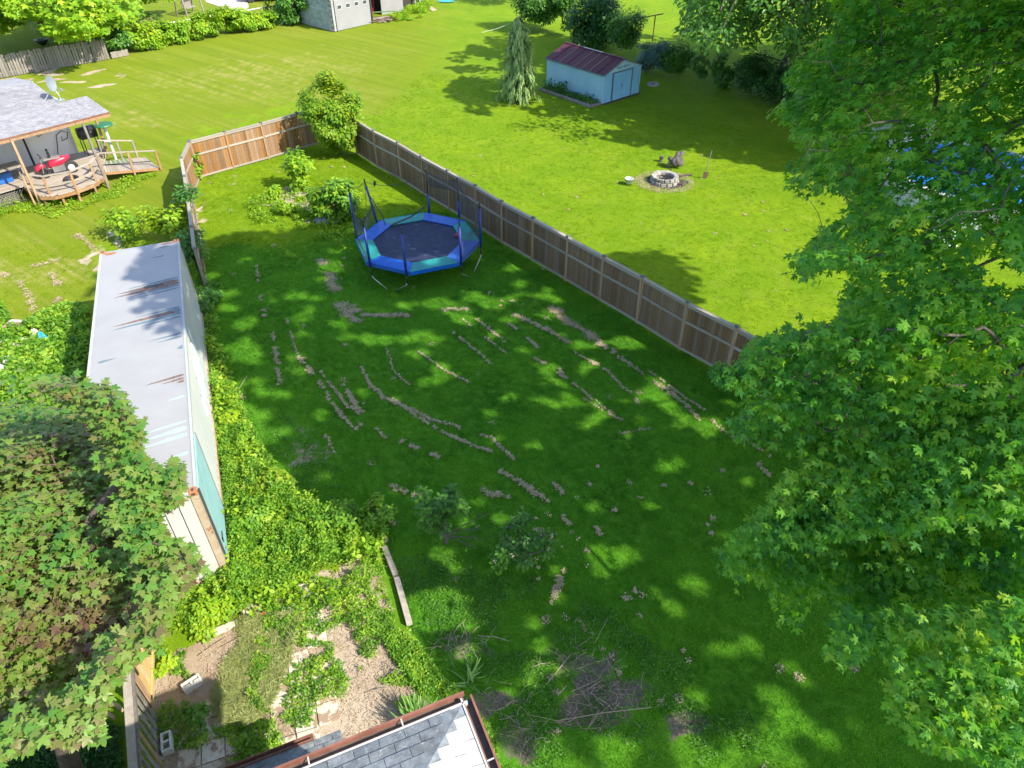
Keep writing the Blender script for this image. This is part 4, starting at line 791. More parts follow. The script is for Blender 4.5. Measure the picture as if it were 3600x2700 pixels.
def small_porch_things():
    # red mini motorbike
    c = H(2.75, 1.35, .60); t = thing('mini_motorbike', 'small red motorbike parked on the curved deck of the porch', 'motorbike', c)
    X = nz(at(250, 600, .6) - at(135, 625, .6)); X[2] = 0; Y = np.array([-X[1], X[0], 0]); Q = lambda x, y, z: c + X * x + Y * y + np.array([0, 0, z])
    for x, hub in ((.62, 'white_pl'), (-.60, 'black')):
        m = MB(); m.tube([Q(x + .24 * math.cos(a), 0, .27 + .24 * math.sin(a)) for a in np.linspace(0, 6.283, 17)], .075, 8); wh = m.build('wheel', M['tire'], t, smooth=True)
        m = MB(); m.tube([Q(x, -.07, .27), Q(x, .07, .27)], .15, 12); m.build('rim', M[hub], wh)
    m = MB(); m.tube([Q(-.28, 0, .45), Q(-.1, 0, .62), Q(.15, 0, .66), Q(.45, 0, .72), Q(.72, 0, .80)], [.07, .20, .22, .16, .05], 10); m.build('bodywork', M['red'], t, smooth=True)
    m = MB(); m.tube([Q(-.85, 0, .34), Q(-.76, 0, .52), Q(-.56, 0, .60), Q(-.42, 0, .55)], [.06, .12, .12, .06], 8); m.build('front_fender', M['red'], t, smooth=True)
    m = MB(); m.frame(Q(-.05, .02, .86), X * .36, Y * .17, (0, 0, .035)); m.build('seat', M['seat_grey'], t, bevel=.02)
    m = MB(); m.frame(Q(-.10, .1, 1.08), X * .05, Y * .19, (0, 0, .16)); m.build('backrest', M['black'], t, bevel=.03)
    m = MB(); m.tube([Q(-.60, -.09, .27), Q(-.48, -.09, .95)], .025, 6); m.tube([Q(-.60, .09, .27), Q(-.48, .09, .95)], .025, 6); m.build('fork', M['chrome'], t)
    m = MB(); m.tube([Q(-.52, -.36, 1.05), Q(-.46, -.18, 1.0), Q(-.46, .18, 1.0), Q(-.52, .36, 1.05)], .02, 6); m.build('handlebar', M['black'], t)
    m = MB(); m.frame(Q(.1, 0, .36), X * .26, Y * .13, (0, 0, .14)); m.tube([Q(.0, .17, .3), Q(.7, .2, .4)], .04, 8); m.build('engine', M['chrome'], t)
    # spare tyre on the deck boards
    c = H(2.6, .35, .66); m = MB(); m.tube([c + np.array([.27 * math.cos(a), .27 * math.sin(a), 0]) for a in np.linspace(0, 6.283, 21)], .085, 8)
    solo(m, 'spare_wheel', M['tire'], 'black tyre lying flat on the deck in front of the red motorbike', 'tyre', smooth=True)
    # barbecue
    c = H(.35, 3.0, .6); t = thing('barbecue', 'black lidded barbecue under the right end of the porch roof', 'barbecue', c)
    m = MB(); m.frame(c + [0, 0, .95], HE * .42, HM * .26, (0, 0, .16)); m.build('firebox', M['black'], t, bevel=.04)
    m = MB(); m.tube([c + HE * -.42 + [0, 0, 1.1], c + HE * .42 + [0, 0, 1.1]], .25, 14); m.build('lid', M['black'], t, smooth=True)
    for a in (-.36, .36):
        for b in (-.2, .2):
            m = MB(); m.beam(c + HE * a + HM * b, c + HE * a + HM * b + [0, 0, .8], .04, .04, up=HM); m.build('leg', M['dark_gap'], t)
    # bicycle leaning at the ramp
    c = H(.15, 2.25, .62); t = thing('bicycle', 'small bicycle leaning beside the ramp at the porch corner', 'bicycle', c); bx_ = nz(HE * .4 + HM * -.9); up = nz(np.array([.25, .1, 1]))
    for x in (-.42, .42):
        m = MB(); m.tube([c + bx_ * (x + .26 * math.cos(a)) + up * (.27 + .26 * math.sin(a)) for a in np.linspace(0, 6.283, 21)], .022, 6); m.build('wheel', M['tire'], t)
    pp = lambda x, z: c + bx_ * x + up * z
    m = MB(); m.tube([pp(-.42, .27), pp(-.1, .3), pp(.3, .62), pp(-.18, .6), pp(-.1, .3)], .02, 6); m.tube([pp(-.42, .27), pp(-.18, .6)], .018, 6); m.tube([pp(.42, .27), pp(.28, .72)], .02, 6); m.build('frame', M['pad_blue'], t)
    m = MB(); m.frame(pp(-.2, .74), bx_ * .12, np.cross(bx_, up) * .06, up * .03); m.build('saddle', M['black'], t); m = MB(); m.tube([pp(.26, .8) - np.cross(bx_, up) * .25, pp(.26, .8) + np.cross(bx_, up) * .25], .018, 6); m.build('handlebar', M['chrome'], t)
    # green canopy on a post
    c = at(362, 560, 0.0); t = thing('green_table', 'green topped stand on a white post behind the ramp rail', 'stand', c)
    q = at(362, 434, 2.1); K = 18
    m = MB(); m.lathe([(0, 1.98), (.40, 1.98), (.44, 2.02), (.40, 2.08), (0, 2.10)], (q[0], q[1], 0), K); m.build('top', M['green_pl'], t)
    m = MB(); m.tube([(q[0], q[1], 0), (q[0], q[1], 1.98)], .075, 8); m.build('post', M['white_pl'], t)
    # work table with bins at the left edge
    c = H(4.75, 2.05, .6); t = thing('work_table', 'grey work table on the porch at the left edge', 'table', c)
    m = MB(); m.frame(c + [0, 0, .78], HE * .75, HM * .42, (0, 0, .03)); m.build('tabletop', M['wood_grey'], t)
    for a in (-.68, .68):
        for b in (-.36, .36):
            m = MB(); m.beam(c + HE * a + HM * b, c + HE * a + HM * b + [0, 0, .75], .06, .06, up=HM); m.build('leg', M['wood_grey'], t)
    for k, (px, lab) in enumerate((((18, 640), 'larger blue plastic bin on the deck under the work table'), ((2, 668), 'lower blue plastic bin at the very left edge of the photo'))):
        c = at(*px, .6 if k == 0 else .3); t = thing('storage_bin', lab, 'bin', c, 'blue bins by the porch')
        m = MB(); m.frame(c + [0, 0, .2], HE * .33, HM * .24, (0, 0, .2)); m.build('tub', M['blue_bin'], t, bevel=.03)
        m = MB(); m.frame(c + [0, 0, .42], HE * .36, HM * .27, (0, 0, .02)); m.build('lid', M['blue_bin'], t, bevel=.01)
    # coiled hose and wall cable
    c = H(2.35, 3.52, 2.2); m = MB()
    for k in range(4): m.tube([c + HE * (.16 + .02 * k) * math.cos(a) + np.array([0, 0, (.38 - .02 * k) * math.sin(a)]) - HM * .03 * k for a in np.linspace(0, 6.283, 17)], .018, 5)
    solo(m, 'hose', surf('beige_hose', (.4, .35, .28), (.5, .44, .36), 5), 'beige coiled hose hanging on the porch wall', 'hose')
    pts = [H(2.0, 3.3, .62), H(1.75, 3.45, 1.2), H(1.6, 3.5, 1.7), H(1.3, 3.5, 1.85), H(1.05, 3.5, 1.7), H(1.15, 3.48, 1.45), H(1.45, 3.45, 1.4), H(1.4, 3.45, 1.6)]
    m = MB(); m.tube(pts, .022, 6); solo(m, 'cable', M['black'], 'black cable looping up the porch wall near its right corner', 'cable')
small_porch_things()

# ---------------------------------------------------------------- garage and lean-to at the top
def garage():
    a, b, gl = at(1186, 111), at(1310, 83), at(1117, 84); fd = nz(b - a); sd = nz(gl - a)
    root = thing('garage', 'white garage with grey block side and four pane door at the top edge', 'garage', (*((a + b) / 2 + sd * 2)[:2], 0)); W_ = np.linalg.norm(b - a); D_ = 5.5
    sd = np.array([-fd[1], fd[0], 0]); a = at(1174, 112); W_ += .35
    P = lambda u, v, z: a + fd * u + sd * v + np.array([0, 0, z])
    E_ = 2.55
    m = MB(); m.frame(P(W_ / 2, D_ / 2, E_ / 2), fd * W_ / 2, sd * D_ / 2, (0, 0, E_ / 2)); m.add([P(0, 0, E_), P(W_, 0, E_), P(W_ / 2, 0, E_ + 1.2)], [(0, 1, 2)]); m.add([P(0, D_, E_), P(W_, D_, E_), P(W_ / 2, D_, E_ + 1.2)], [(2, 1, 0)]); m.build('wall', M['garage_white'], root)
    # block side face
    for r in range(12):
        for k in range(14):
            u0 = k * .41 + (.2 if r % 2 else 0); u1 = min(u0 + .40, D_)
            if u0 > D_ - .1: continue
            m = MB(); m.frame(P(-.022, (u0 + u1) / 2, .12 + r * .2), fd * .022, sd * ((u1 - u0) / 2 - .006), (0, 0, .094)); m.build('block', M['block_white'], root)
    for r in range(12):
        m = MB(); m.frame(P(.14, -.02, .12 + r * .2), fd * .13, sd * .02, (0, 0, .094)); m.build('block', M['block_white'], root)
    m = MB(); m.frame(P(.30, -.03, 1.2), fd * .018, sd * .03, (0, 0, 1.2)); m.frame(P(W_ - .05, -.06, 1.25), fd * .07, sd * .05, (0, 0, 1.25)); m.build('door_jamb', M['dark_in'], root)
    m = MB(); m.frame(P(.02, -.06, 1.25), fd * .03, sd * .03, (0, 0, 1.25)); m.build('drain_pipe', M['iron'], root)
    m = MB(); m.frame(P((.34 + W_ - .15) / 2, -.035, 1.12), fd * (W_ - .5) / 2, sd * .03, (0, 0, 1.10)); dr = m.build('garage_door', M['garage_white'], root, bevel=.008)
    for k in range(4):
        u = .34 + (W_ - .5) * (.13 + .245 * k); m = MB(); m.frame(P(u, -.07, 1.72), fd * .2, sd * .006, (0, 0, .14)); wn = m.build('window', M['glass'], dr)
        m = MB()
        for dz in (-.15, .15): m.frame(P(u, -.08, 1.72 + dz), fd * .22, sd * .01, (0, 0, .018))
        for dx in (-.21, .21): m.frame(P(u + dx, -.08, 1.72), fd * .018, sd * .01, (0, 0, .15))
        m.build('window_frame', M['white_pl'], wn)
    for sg in (0, 1):
        x0, x1 = (-.25, W_ / 2) if sg == 0 else (W_ + .25, W_ / 2)
        m = MB(); m.slab([P(x0, -.3, E_ - .12), P(x1, -.3, E_ + 1.25), P(x1, D_ + .3, E_ + 1.25), P(x0, D_ + .3, E_ - .12)], .07); m.build('roof', M['shingle_pale'], root)
    # lean-to
    lt = thing('storage_lean_to', 'open fronted white store leaning against the garage at the top edge', 'shed', (*P(W_ + 3, 2, 0)[:2], 0))
    b0 = P(W_ + .08, .2, 0); e1 = at(1418, 38); e2 = at(1492, 16)
    m = MB(); m.frame(P(W_ + 2.2, 3.2, 1.3), fd * 2.1, sd * .05, (0, 0, 1.3)); m.build('back_wall', M['dark_in'], lt)
    gd = at(1342, 52); m = MB(); dd = nz(e1 - gd); l = np.linalg.norm(e1 - gd); m.frame((gd + e1) / 2 + [0, 0, 1.25], dd * l / 2, np.array([-dd[1], dd[0], 0]) * .05, (0, 0, 1.25)); m.build('front_panel', M['garage_white'], lt)
    m = MB(); m.frame((e1 * .42 + e2 * .58) + [0, 0, 1.2], nz(e2 - e1) * .05, np.array([0, .06, 0]), (0, 0, 1.2)); m.frame((e1 * .12 + e2 * .88) + [0, 0, 1.2], nz(e2 - e1) * .35, np.array([0, .05, 0]), (0, 0, 1.2)); m.build('end_panel', M['garage_white'], lt)
    m = MB(); dd = nz(e2 - e1); l = np.linalg.norm(e2 - e1); m.frame((e1 + e2) / 2 + [0, .8, 1.2], dd * l / 2, np.array([0, .05, 0]), (0, 0, 1.2)); m.build('dark_bay', M['dark_in'], lt)
    m = MB(); m.slab([P(W_ + .1, -.1, 2.5), e2 + [.3, -.3, 2.5], e2 + [.3, 4, 3.0], P(W_ + .1, 4.5, 3.0)], .08); m.build('roof', M['shingle_pale'], lt)
    # leaning red boards and the lumber pile
    rd = at(1312, 48); m = MB(); m.beam(rd, rd + [.25, .5, 2.3], .30, .04, up=(1, 0, 0)); solo(m, 'red_plank', M['red'], 'red painted plank leaning in the open store doorway', 'plank')
    base = at(1355, 74); pile = thing('lumber_pile', 'loose pile of old boards on the grass beside the garage door', 'lumber pile', base)
    for k in range(16):
        q = base + np.array([random.uniform(-.5, .5), random.uniform(-.5, .7), .05 + .04 * (k // 3)]); an = math.radians(random.choice([22, 30, 40, 15, -25, 60])) + random.uniform(-.15, .15); l = random.uniform(.6, 1.15)
        m = MB(); m.beam(q - np.array([math.cos(an), math.sin(an), .02]) * l, q + np.array([math.cos(an), math.sin(an), .02]) * l, .14, .035); m.build('board', M[random.choice(['wood_grey', 'deck', 'wood_rail', 'wood_board', 'gutter'])], pile)
    m = MB(); q = at(1345, 62); m.beam(q + [-1.0, -.2, .45], q + [1.1, .3, .45], .2, .05); m.build('board', M['green_paint'], pile)
garage()

# ---------------------------------------------------------------- things on the right-hand lawn
def blob(c, r, n=10, m_=6, j=.25):
    """rough stone or clod"""
    m = MB(); V = []
    for i in range(m_ + 1):
        th = math.pi * i / m_
        for k in range(n): ph = 2 * math.pi * k / n; q = 1 + random.uniform(-j, j) * (0 < i < m_); V.append((c[0] + r[0] * q * math.sin(th) * math.cos(ph), c[1] + r[1] * q * math.sin(th) * math.sin(ph), c[2] + r[2] * q * math.cos(th)))
    return m.add(V, [(i * n + k, (i + 1) * n + k, (i + 1) * n + (k + 1) % n, i * n + (k + 1) % n) for i in range(m_) for k in range(n)])
def lawn_things():
    c = at(2335, 640); c[2] = 0
    pit = thing('fire_pit', 'round fire pit ringed with stone blocks on the right-hand lawn', 'fire pit', c); n = 14; r = .60
    for k in range(n):
        for lv in range(2):
            a = 2 * math.pi * (k + .5 * lv) / n; rr = r - .05 * lv; q = c + [rr * math.cos(a), rr * math.sin(a), .09 + .17 * lv]; t = np.array([-math.sin(a), math.cos(a), 0]); o = np.array([math.cos(a), math.sin(a), .15])
            m = MB(); m.frame(q, t * (math.pi * rr / n - .012), o * .10, (0, 0, .08)); m.build('stone', M['stone'], pit, bevel=.02)
    m = MB(); m.lathe([(0, .06), (.3, .05), (.5, .02), (.52, .0)], (c[0], c[1], 0.0), 20); m.build('ash_bed', M['ash'], pit)
    m = MB()
    for k in range(14): q = c + [random.uniform(-.3, .3), random.uniform(-.3, .3), .08 + .05 * random.random()]; a = random.random() * 6; m.beam(q, q + np.array([math.cos(a), math.sin(a), .25]) * .3, .05, .05)
    m.build('charred_wood', M['ash'], pit)
    # charred soil and straw round it
    m = MB(); K = 26; m.add([(c[0] + .15 + 1.02 * math.cos(t) * random.uniform(.8, 1.1), c[1] - .1 + .75 * math.sin(t) * random.uniform(.8, 1.1), .016) for t in np.linspace(0, 6.283, K, endpoint=False)], [tuple(range(K))]); solo(m, 'charred_soil', M['ash'], 'black charred soil circling the fire pit', 'soil', kind='stuff')
    nn = 2600; a = RNG.random(nn) * 6.283; rr = .55 + .85 * RNG.random(nn) ** .8; P = np.c_[c[0] + rr * 1.05 * np.cos(a), c[1] + rr * .95 * np.sin(a), .015 + .03 * RNG.random(nn)]
    keep = (((P[:, 0] - c[0] - .3) / 1.1) ** 2 + ((P[:, 1] - c[1] + .15) / .75) ** 2 > .8) | (RNG.random(nn) > .75); P = P[keep]; nn = len(P)
    o = leaves('straw', M['straw'], P, rdir(nn) * .4 + [0, 0, 1], rdir(nn) * [1, 1, .15], .07 + .07 * RNG.random(nn), 'blade'); tag(o, 'ring of pale dry straw round the fire pit', 'straw', kind='stuff')
    for (px, r, lab) in (((2480, 662), None, None),): pass
    # upturned root stump and small stump
    b = at(2372, 590); t = thing('tree_stump', 'knobbly grey upturned root stump behind the fire pit', 'stump', b); m = MB()
    for (d, l, r_) in (((.1, 0, 1), .40, .19), ((.45, .1, .9), .72, .14), ((-.65, .1, .6), .48, .15), ((-.2, -.2, .3), .35, .18), ((.5, -.2, .1), .4, .15), ((.2, .2, 1.3), .62, .13), ((.1, -.5, .6), .4, .12), ((.8, 0, .5), .45, .1), ((-.9, -.2, .2), .42, .09)):
        d = nz(np.array(d)); m.tube([b + [0, 0, .18], b + [0, 0, .2] + d * l * .5, b + [0, 0, .2] + d * l], [r_ * .9, r_, r_ * .75], 9)
    m.build('root', M['bark'], t, smooth=True)
    b = at(2322, 568); m = MB(); m.tube([b, b + [0.02, 0, .12], b + [.05, 0, .28]], [.13, .10, .12], 8); solo(m, 'root_piece', M['bark'], 'small upright piece of grey root left of the stump', 'root')
    a_, b_ = at(2327, 577) + [0, 0, .04], at(2362, 600) + [0, 0, .04]; m = MB(); m.tube([a_, b_], .022, 6); solo(m, 'iron_rod', M['iron'], 'thin rod lying between the stump and fire pit', 'rod')
    # charred log pieces round the pit
    for (x, y, dx, dy, l) in ((2398, 622, .9, .25, .5), (2378, 650, .8, -.3, .3), (2290, 625, .5, .5, .3)):
        q = at(x, y) + [0, 0, .07]; d = nz(np.array([dx, dy, 0])) * l; m = MB(); m.tube([q - d, q + d], [.07, .055], 8); solo(m, 'charred_log', M['bark_dark'], {2398: 'longest charred log on the straw right of the fire pit', 2378: 'charred log in front of the fire pit', 2290: 'charred log left of the fire pit'}[x], 'log', 'charred logs round the fire pit')
    # bucket
    b = at(2210, 648); t = thing('bucket', 'white plastic bucket standing on the lawn left of the fire pit', 'bucket', b)
    m = MB(); m.lathe([(0, .02), (.15, .02), (.15, 0), (.21, .30), (.225, .31), (.20, .31), (.14, .05), (0, .05)], b, 20); m.build('tub', M['white_pl'], t, smooth=True)
    m = MB(); m.tube([b + [-.22, 0, .29], b + [-.2, -.14, .18], b + [0, -.25, .13], b + [.2, -.14, .18], b + [.22, 0, .29]], .008, 5); m.build('handle', M['steel'], t)
    # shovel
    b = at(2478, 628); t = thing('shovel', 'shovel standing upright in the grass right of the fire pit', 'shovel', b)
    m = MB(); m.tube([b + [0, 0, .30], b + [.09, 0, 1.42]], .02, 8); m.build('handle', M['wood_grey'], t)
    m = MB(); m.add([b + [-.12, 0, .34], b + [.12, 0, .36], b + [.13, .02, .08], b + [.0, 0.03, -.03], b + [-.12, .02, .08]], [(0, 4, 3, 2, 1)]); m.add([b + [-.12, 0.012, .34], b + [.12, .012, .36], b + [.13, .032, .08], b + [.0, 0.042, -.03], b + [-.12, .032, .08]], [(0, 1, 2, 3, 4)]); m.build('blade', M['iron'], t)
    # planter ring
    c = at(2295, 299); t = thing('planter_ring', 'flat round grey stone ring lying in the shade by the blue shed', 'stone ring', c)
    m = MB(); m.lathe([(.10, .02), (.10, .09), (.36, .12), (.40, .08), (.41, 0)], c, 24); m.build('rim', M['stone'], t)
    m = MB(); m.lathe([(0, .13), (.05, .13), (.09, .05)], c, 10); m.build('core', M['black'], t)
    # tiny scraps on the grass, dead grass clumps
    # T posts and utility pole
    b = at(2293, 150); t = thing('clothesline_post', 'rusty T shaped clothesline post on the lawn behind the blue shrubs', 'clothesline post', b)
    m = MB(); m.tube([b, b + [0, 0, 1.95]], .045, 8); m.build('post', M['iron'], t); m = MB(); m.beam(b + [-.62, -.15, 1.88], b + [.62, .15, 2.02], .07, .07); m.build('crossbar', M['iron'], t)
    b = at(2016, 157); t = thing('utility_post', 'thin brown post with a round lamp on top behind the blue shed', 'post', b)
    m = MB(); m.tube([b, b + [0.03, 0, 2.7]], .06, 8); m.build('post', M['bark_dark'], t)
    m = MB(); m.lathe([(0, 0), (.17, .03), (.2, .12), (.12, .2), (0, .22)], b + [-.12, -.1, 2.25], 12); m.tube([b + [0, 0, 2.5], b + [-.12, -.1, 2.45]], .03, 6); m.build('lamp', M['dish'], t)
    a_, b_ = at(1695, 138) + [0, 0, .5], at(1800, 108, 0) + [0, 0, .6]; m = MB(); m.tube([a_, (a_ + b_) / 2 - [0, 0, .08], b_], .014, 5); solo(m, 'clothesline', M['white_pl'], 'slack white line running from behind the weeping conifer', 'line')
lawn_things()

# ---------------------------------------------------------------- above-ground pool behind the maple
def pool():
    c = at(3390, 690); c[2] = 0; R = 3.7
    t = thing('swimming_pool', 'round above ground pool with white rim and bright blue water behind the maple leaves', 'pool', c)
    m = MB(); K = 36; m.lathe([(R, 0), (R, 1.22), (R - .03, 1.22), (R - .03, 0.2)], c, K); m.build('wall', M['white_pl'], t)
    for k in range(18):
        a0, a1 = 2 * math.pi * k / 18 + .012, 2 * math.pi * (k + 1) / 18 - .012; q = lambda r, a, z: c + np.array([r * math.cos(a), r * math.sin(a), z])
        m = MB(); m.slab([q(R - .12, a0, 1.27), q(R + .12, a0, 1.27), q(R + .12, a1, 1.27), q(R - .12, a1, 1.27)], .04); m.build('rim_segment', M['white_pl'], t)
        m = MB(); m.frame(q(R + .05, a0, .6), np.array([math.cos(a0), math.sin(a0), 0]) * .04, np.array([-math.sin(a0), math.cos(a0), 0]) * .08, (0, 0, .6)); m.build('upright', M['white_pl'], t)
    m = MB(); m.lathe([(R - .04, 1.22), (R - .05, 1.05)], c, K); m.build('liner', M['water'], t)
    m = MB(); m.add([c + np.array([(R - .05) * math.cos(a), (R - .05) * math.sin(a), 1.05]) for a in np.linspace(0, 6.283, K, endpoint=False)], [tuple(range(K))]); o = m.build('water', M['water'], t)
    # white railing of the pool deck
    d = thing('pool_deck', 'white slatted deck and rail beside the pool, seen through the leaves', 'deck', (c[0] - 3.5, c[1] + 3.2, 0))
    o_ = np.array([c[0] - 3.6, c[1] + 4.0, 0]); u = nz(np.array([.86, .5, 0])); v = np.array([-u[1], u[0], 0])
    for k in range(16): m = MB(); m.frame(o_ + u * (.1 + k * .2) + [0, 0, 1.2] - v * .2, u * .09, v * 1.2, (0, 0, .02)); m.build('deck_board', M['white_pl'], d)
    for k in range(5): m = MB(); m.frame(o_ + u * (k * .8) - v * 1.4 + [0, 0, 1.1], u * .04, v * .04, (0, 0, 1.1)); m.build('rail_post', M['white_pl'], d)
    m = MB(); m.beam(o_ - v * 1.4 + [0, 0, 2.2], o_ + u * 3.2 - v * 1.4 + [0, 0, 2.2], .09, .05); m.build('hand_rail', M['white_pl'], d)
    m = MB()
    for k in range(26): m.frame(o_ + u * (.06 + k * .125) - v * 1.4 + [0, 0, 1.75], u * .018, v * .015, (0, 0, .42))
    o = m.build('baluster', M['white_pl'], d); o['kind'] = 'stuff'
    # pool ladder
    g = at(3125, 690); t = thing('pool_ladder', 'tall tubular pool ladder whose shadow falls on the sunny lawn', 'ladder', g)
    for s in (0, .75):
        m = MB(); b = g + [s * .2, s, 0]; m.tube([b, b + [0, 0, 1.35], b + [.18, .05, 1.62], b + [1.1, .3, 1.62], b + [1.15, .32, 1.3]], .04, 8); m.build('side_rail', M['green_pl'], t)
    for k in range(5): m = MB(); z = .28 + k * .26; m.beam(g + [0, 0, z], g + [.15, .75, z], .08, .03); m.build('rung', M['green_pl'], t)
    # upturned white tub
    b = at(3310, 852); m = MB(); m.lathe([(.62, 0), (.55, .35), (.42, .48), (0, .52)], b, 22); solo(m, 'tub', plain('pale_tub', (.55, .66, .66), .5), 'pale upturned round tub on the grass behind the maple', 'tub', smooth=True)
pool()

# ---------------------------------------------------------------- far top edge: swing frame, wire fence, drive
def top_edge():
    a, b = at(660, 60), at(712, 42); t = thing('swing_frame', 'weathered timber garden swing frame on the far lawn at top left', 'swing', a)
    d = nz(b - a); v = np.array([-d[1], d[0], 0]); W_ = 2.2
    P = lambda u, w_, z: a + d * u + v * w_ + np.array([0, 0, z])
    for u in (0, W_):
        for w_ in (0, 1.1): m = MB(); m.beam(P(u, w_, 0), P(u, .55 if False else w_ * .6 + .2, 1.7), .10, .10, up=v); m.build('leg', M['wood_grey'], t)
    m = MB(); m.beam(P(-.2, .5, 1.72), P(W_ + .2, .5, 1.72), .12, .12); m.beam(P(-.1, .2, 1.5), P(W_ + .1, .2, 1.5), .08, .08); m.build('top_bar', M['wood_grey'], t)
    m = MB(); m.frame(P(W_ / 2, .5, .55), d * .6, v * .22, (0, 0, .03)); m.build('seat', M['wood_grey'], t); m = MB(); m.frame(P(W_ / 2, .75, .85), d * .6, v * .03, (0, 0, .25)); m.build('backrest', M['wood_grey'], t)
    m = MB()
    for u in (W_ / 2 - .55, W_ / 2 + .55): m.tube([P(u, .5, .55), P(u, .45, 1.68)], .025, 5)
    m.build('hanger', M['wood_grey'], t)
    a, b = at(420, 178), at(985, 78); n = 12; t = thing('wire_fence', 'galvanised wire fence with top rail running through the hedge at top left', 'fence', a); d = (b - a) / n; off = np.array([-.4, .8, 0])
    for k in range(n + 1): q = a + d * k + off; m = MB(); m.tube([q, q + [0, 0, 1.15]], .03, 6); m.build('post', M['steel'], t)
    m = MB(); m.tube([a + off + [0, 0, 1.12], b + off + [0, 0, 1.12]], .032, 6); m.build('top_rail', M['steel'], t)
    m = MB(); l = np.linalg.norm(b - a); u = nz(b - a)
    for k in range(int(l / .14)):
        for s in (1, -1):
            q = a + off + u * k * .14 + [0, 0, .05 if s > 0 else 1.1]; m.add([q, q + [0, 0, .006 * s + .006], q + u * 1.0 + [0, 0, s * 1.04], q + u * 1.0 + [0, 0, s * 1.04 - .012]], [(0, 1, 2, 3)])
    o = m.build('wire_mesh', M['steel'], t); o['kind'] = 'stuff'
    m = MB(); P = [at(x, y) + [0, 0, .02] for x, y in ((725, 8), (790, 30), (850, 42), (875, 25), (850, -60), (690, -70))]; m.slab(P, .02); tag(m.build('gravel_drive', surf('pale_gravel', (.40, .34, .30), (.55, .48, .43), 12, .95, bmp=.5)), kind='structure')
    # parked red car showing only its near side at the very top
    c = at(930, 8); t = thing('parked_car', 'red car mostly out of frame behind the bushes at the top edge', 'car', c)
    m = MB(); m.frame(c + [0, 1.0, .62], np.array([2.1, .45, 0]), np.array([-.18, .85, 0]), (0, 0, .32)); m.build('body', M['red'], t, bevel=.12)
    m = MB(); m.frame(c + [0, 1.0, 1.15], np.array([1.1, .24, 0]), np.array([-.15, .7, 0]), (0, 0, .26)); m.build('cabin', M['glass'], t, bevel=.12)
    for x in (-1.35, 1.35):
        for y in (.15, 1.85): m = MB(); q = c + [x - (y - 1) * .2, y + x * .21, .33]; m.tube([q - [-.03, .1, 0], q + [-.03, .1, 0]], .33, 14); m.build('wheel', M['tire'], t)
    for (px, s, lab) in (((1445, 44), .6, None),): pass
    q = at(1570, 6); m = MB(); K = 12; m.add([q + [random.uniform(.5, .9) * math.cos(t_), random.uniform(.35, .6) * math.sin(t_), .03 + .05 * random.random()] for t_ in np.linspace(0, 6.283, K, endpoint=False)] + [q + [0, 0, .12]], [(i, (i + 1) % K, K) for i in range(K)]); solo(m, 'plastic_sheet', M['tarp_blue'], 'crumpled turquoise sheet lying on the far grass at the top edge', 'sheet')
    q = at(533, 172); m = blob(q + [0, 0, .18], (.36, .25, .25)); solo(m, 'boulder', M['stone'], 'pale boulder at the foot of the top left hedge', 'boulder', smooth=True)
    q = at(410, 196)
    m = MB(); P = [at(x, y) + [0, 0, .035] for x, y in ((1490, 22), (1520, 40), (1536, 36), (1502, 16))]; m.slab(P, .02); tag(m.build('bare_path', surf('bare_earth', (.40, .28, .2), (.5, .38, .28), 9)), kind='structure')
    t = thing('garden_umbrella', 'closed dark green garden umbrella standing in deep shade at top left', 'umbrella', at(125, 118)); b = at(125, 118)
    m = MB(); m.tube([b, b + [0, 0, 2.4]], .03, 6); m.build('pole', M['steel'], t); m = MB(); m.tube([b + [0, 0, .9], b + [0, 0, 1.4], b + [0, 0, 2.4]], [.12, .14, .03], 10); m.build('canopy', M['tarp_blue'], t)
    b = at(152, 158); m = MB(); m.lathe([(.15, 0), (.42, .25), (.5, .4), (.4, .41), (0, .3)], b, 18); solo(m, 'round_tub', M['black'], 'dark round tub in the shade behind the picket fence', 'tub', smooth=True)
top_edge()

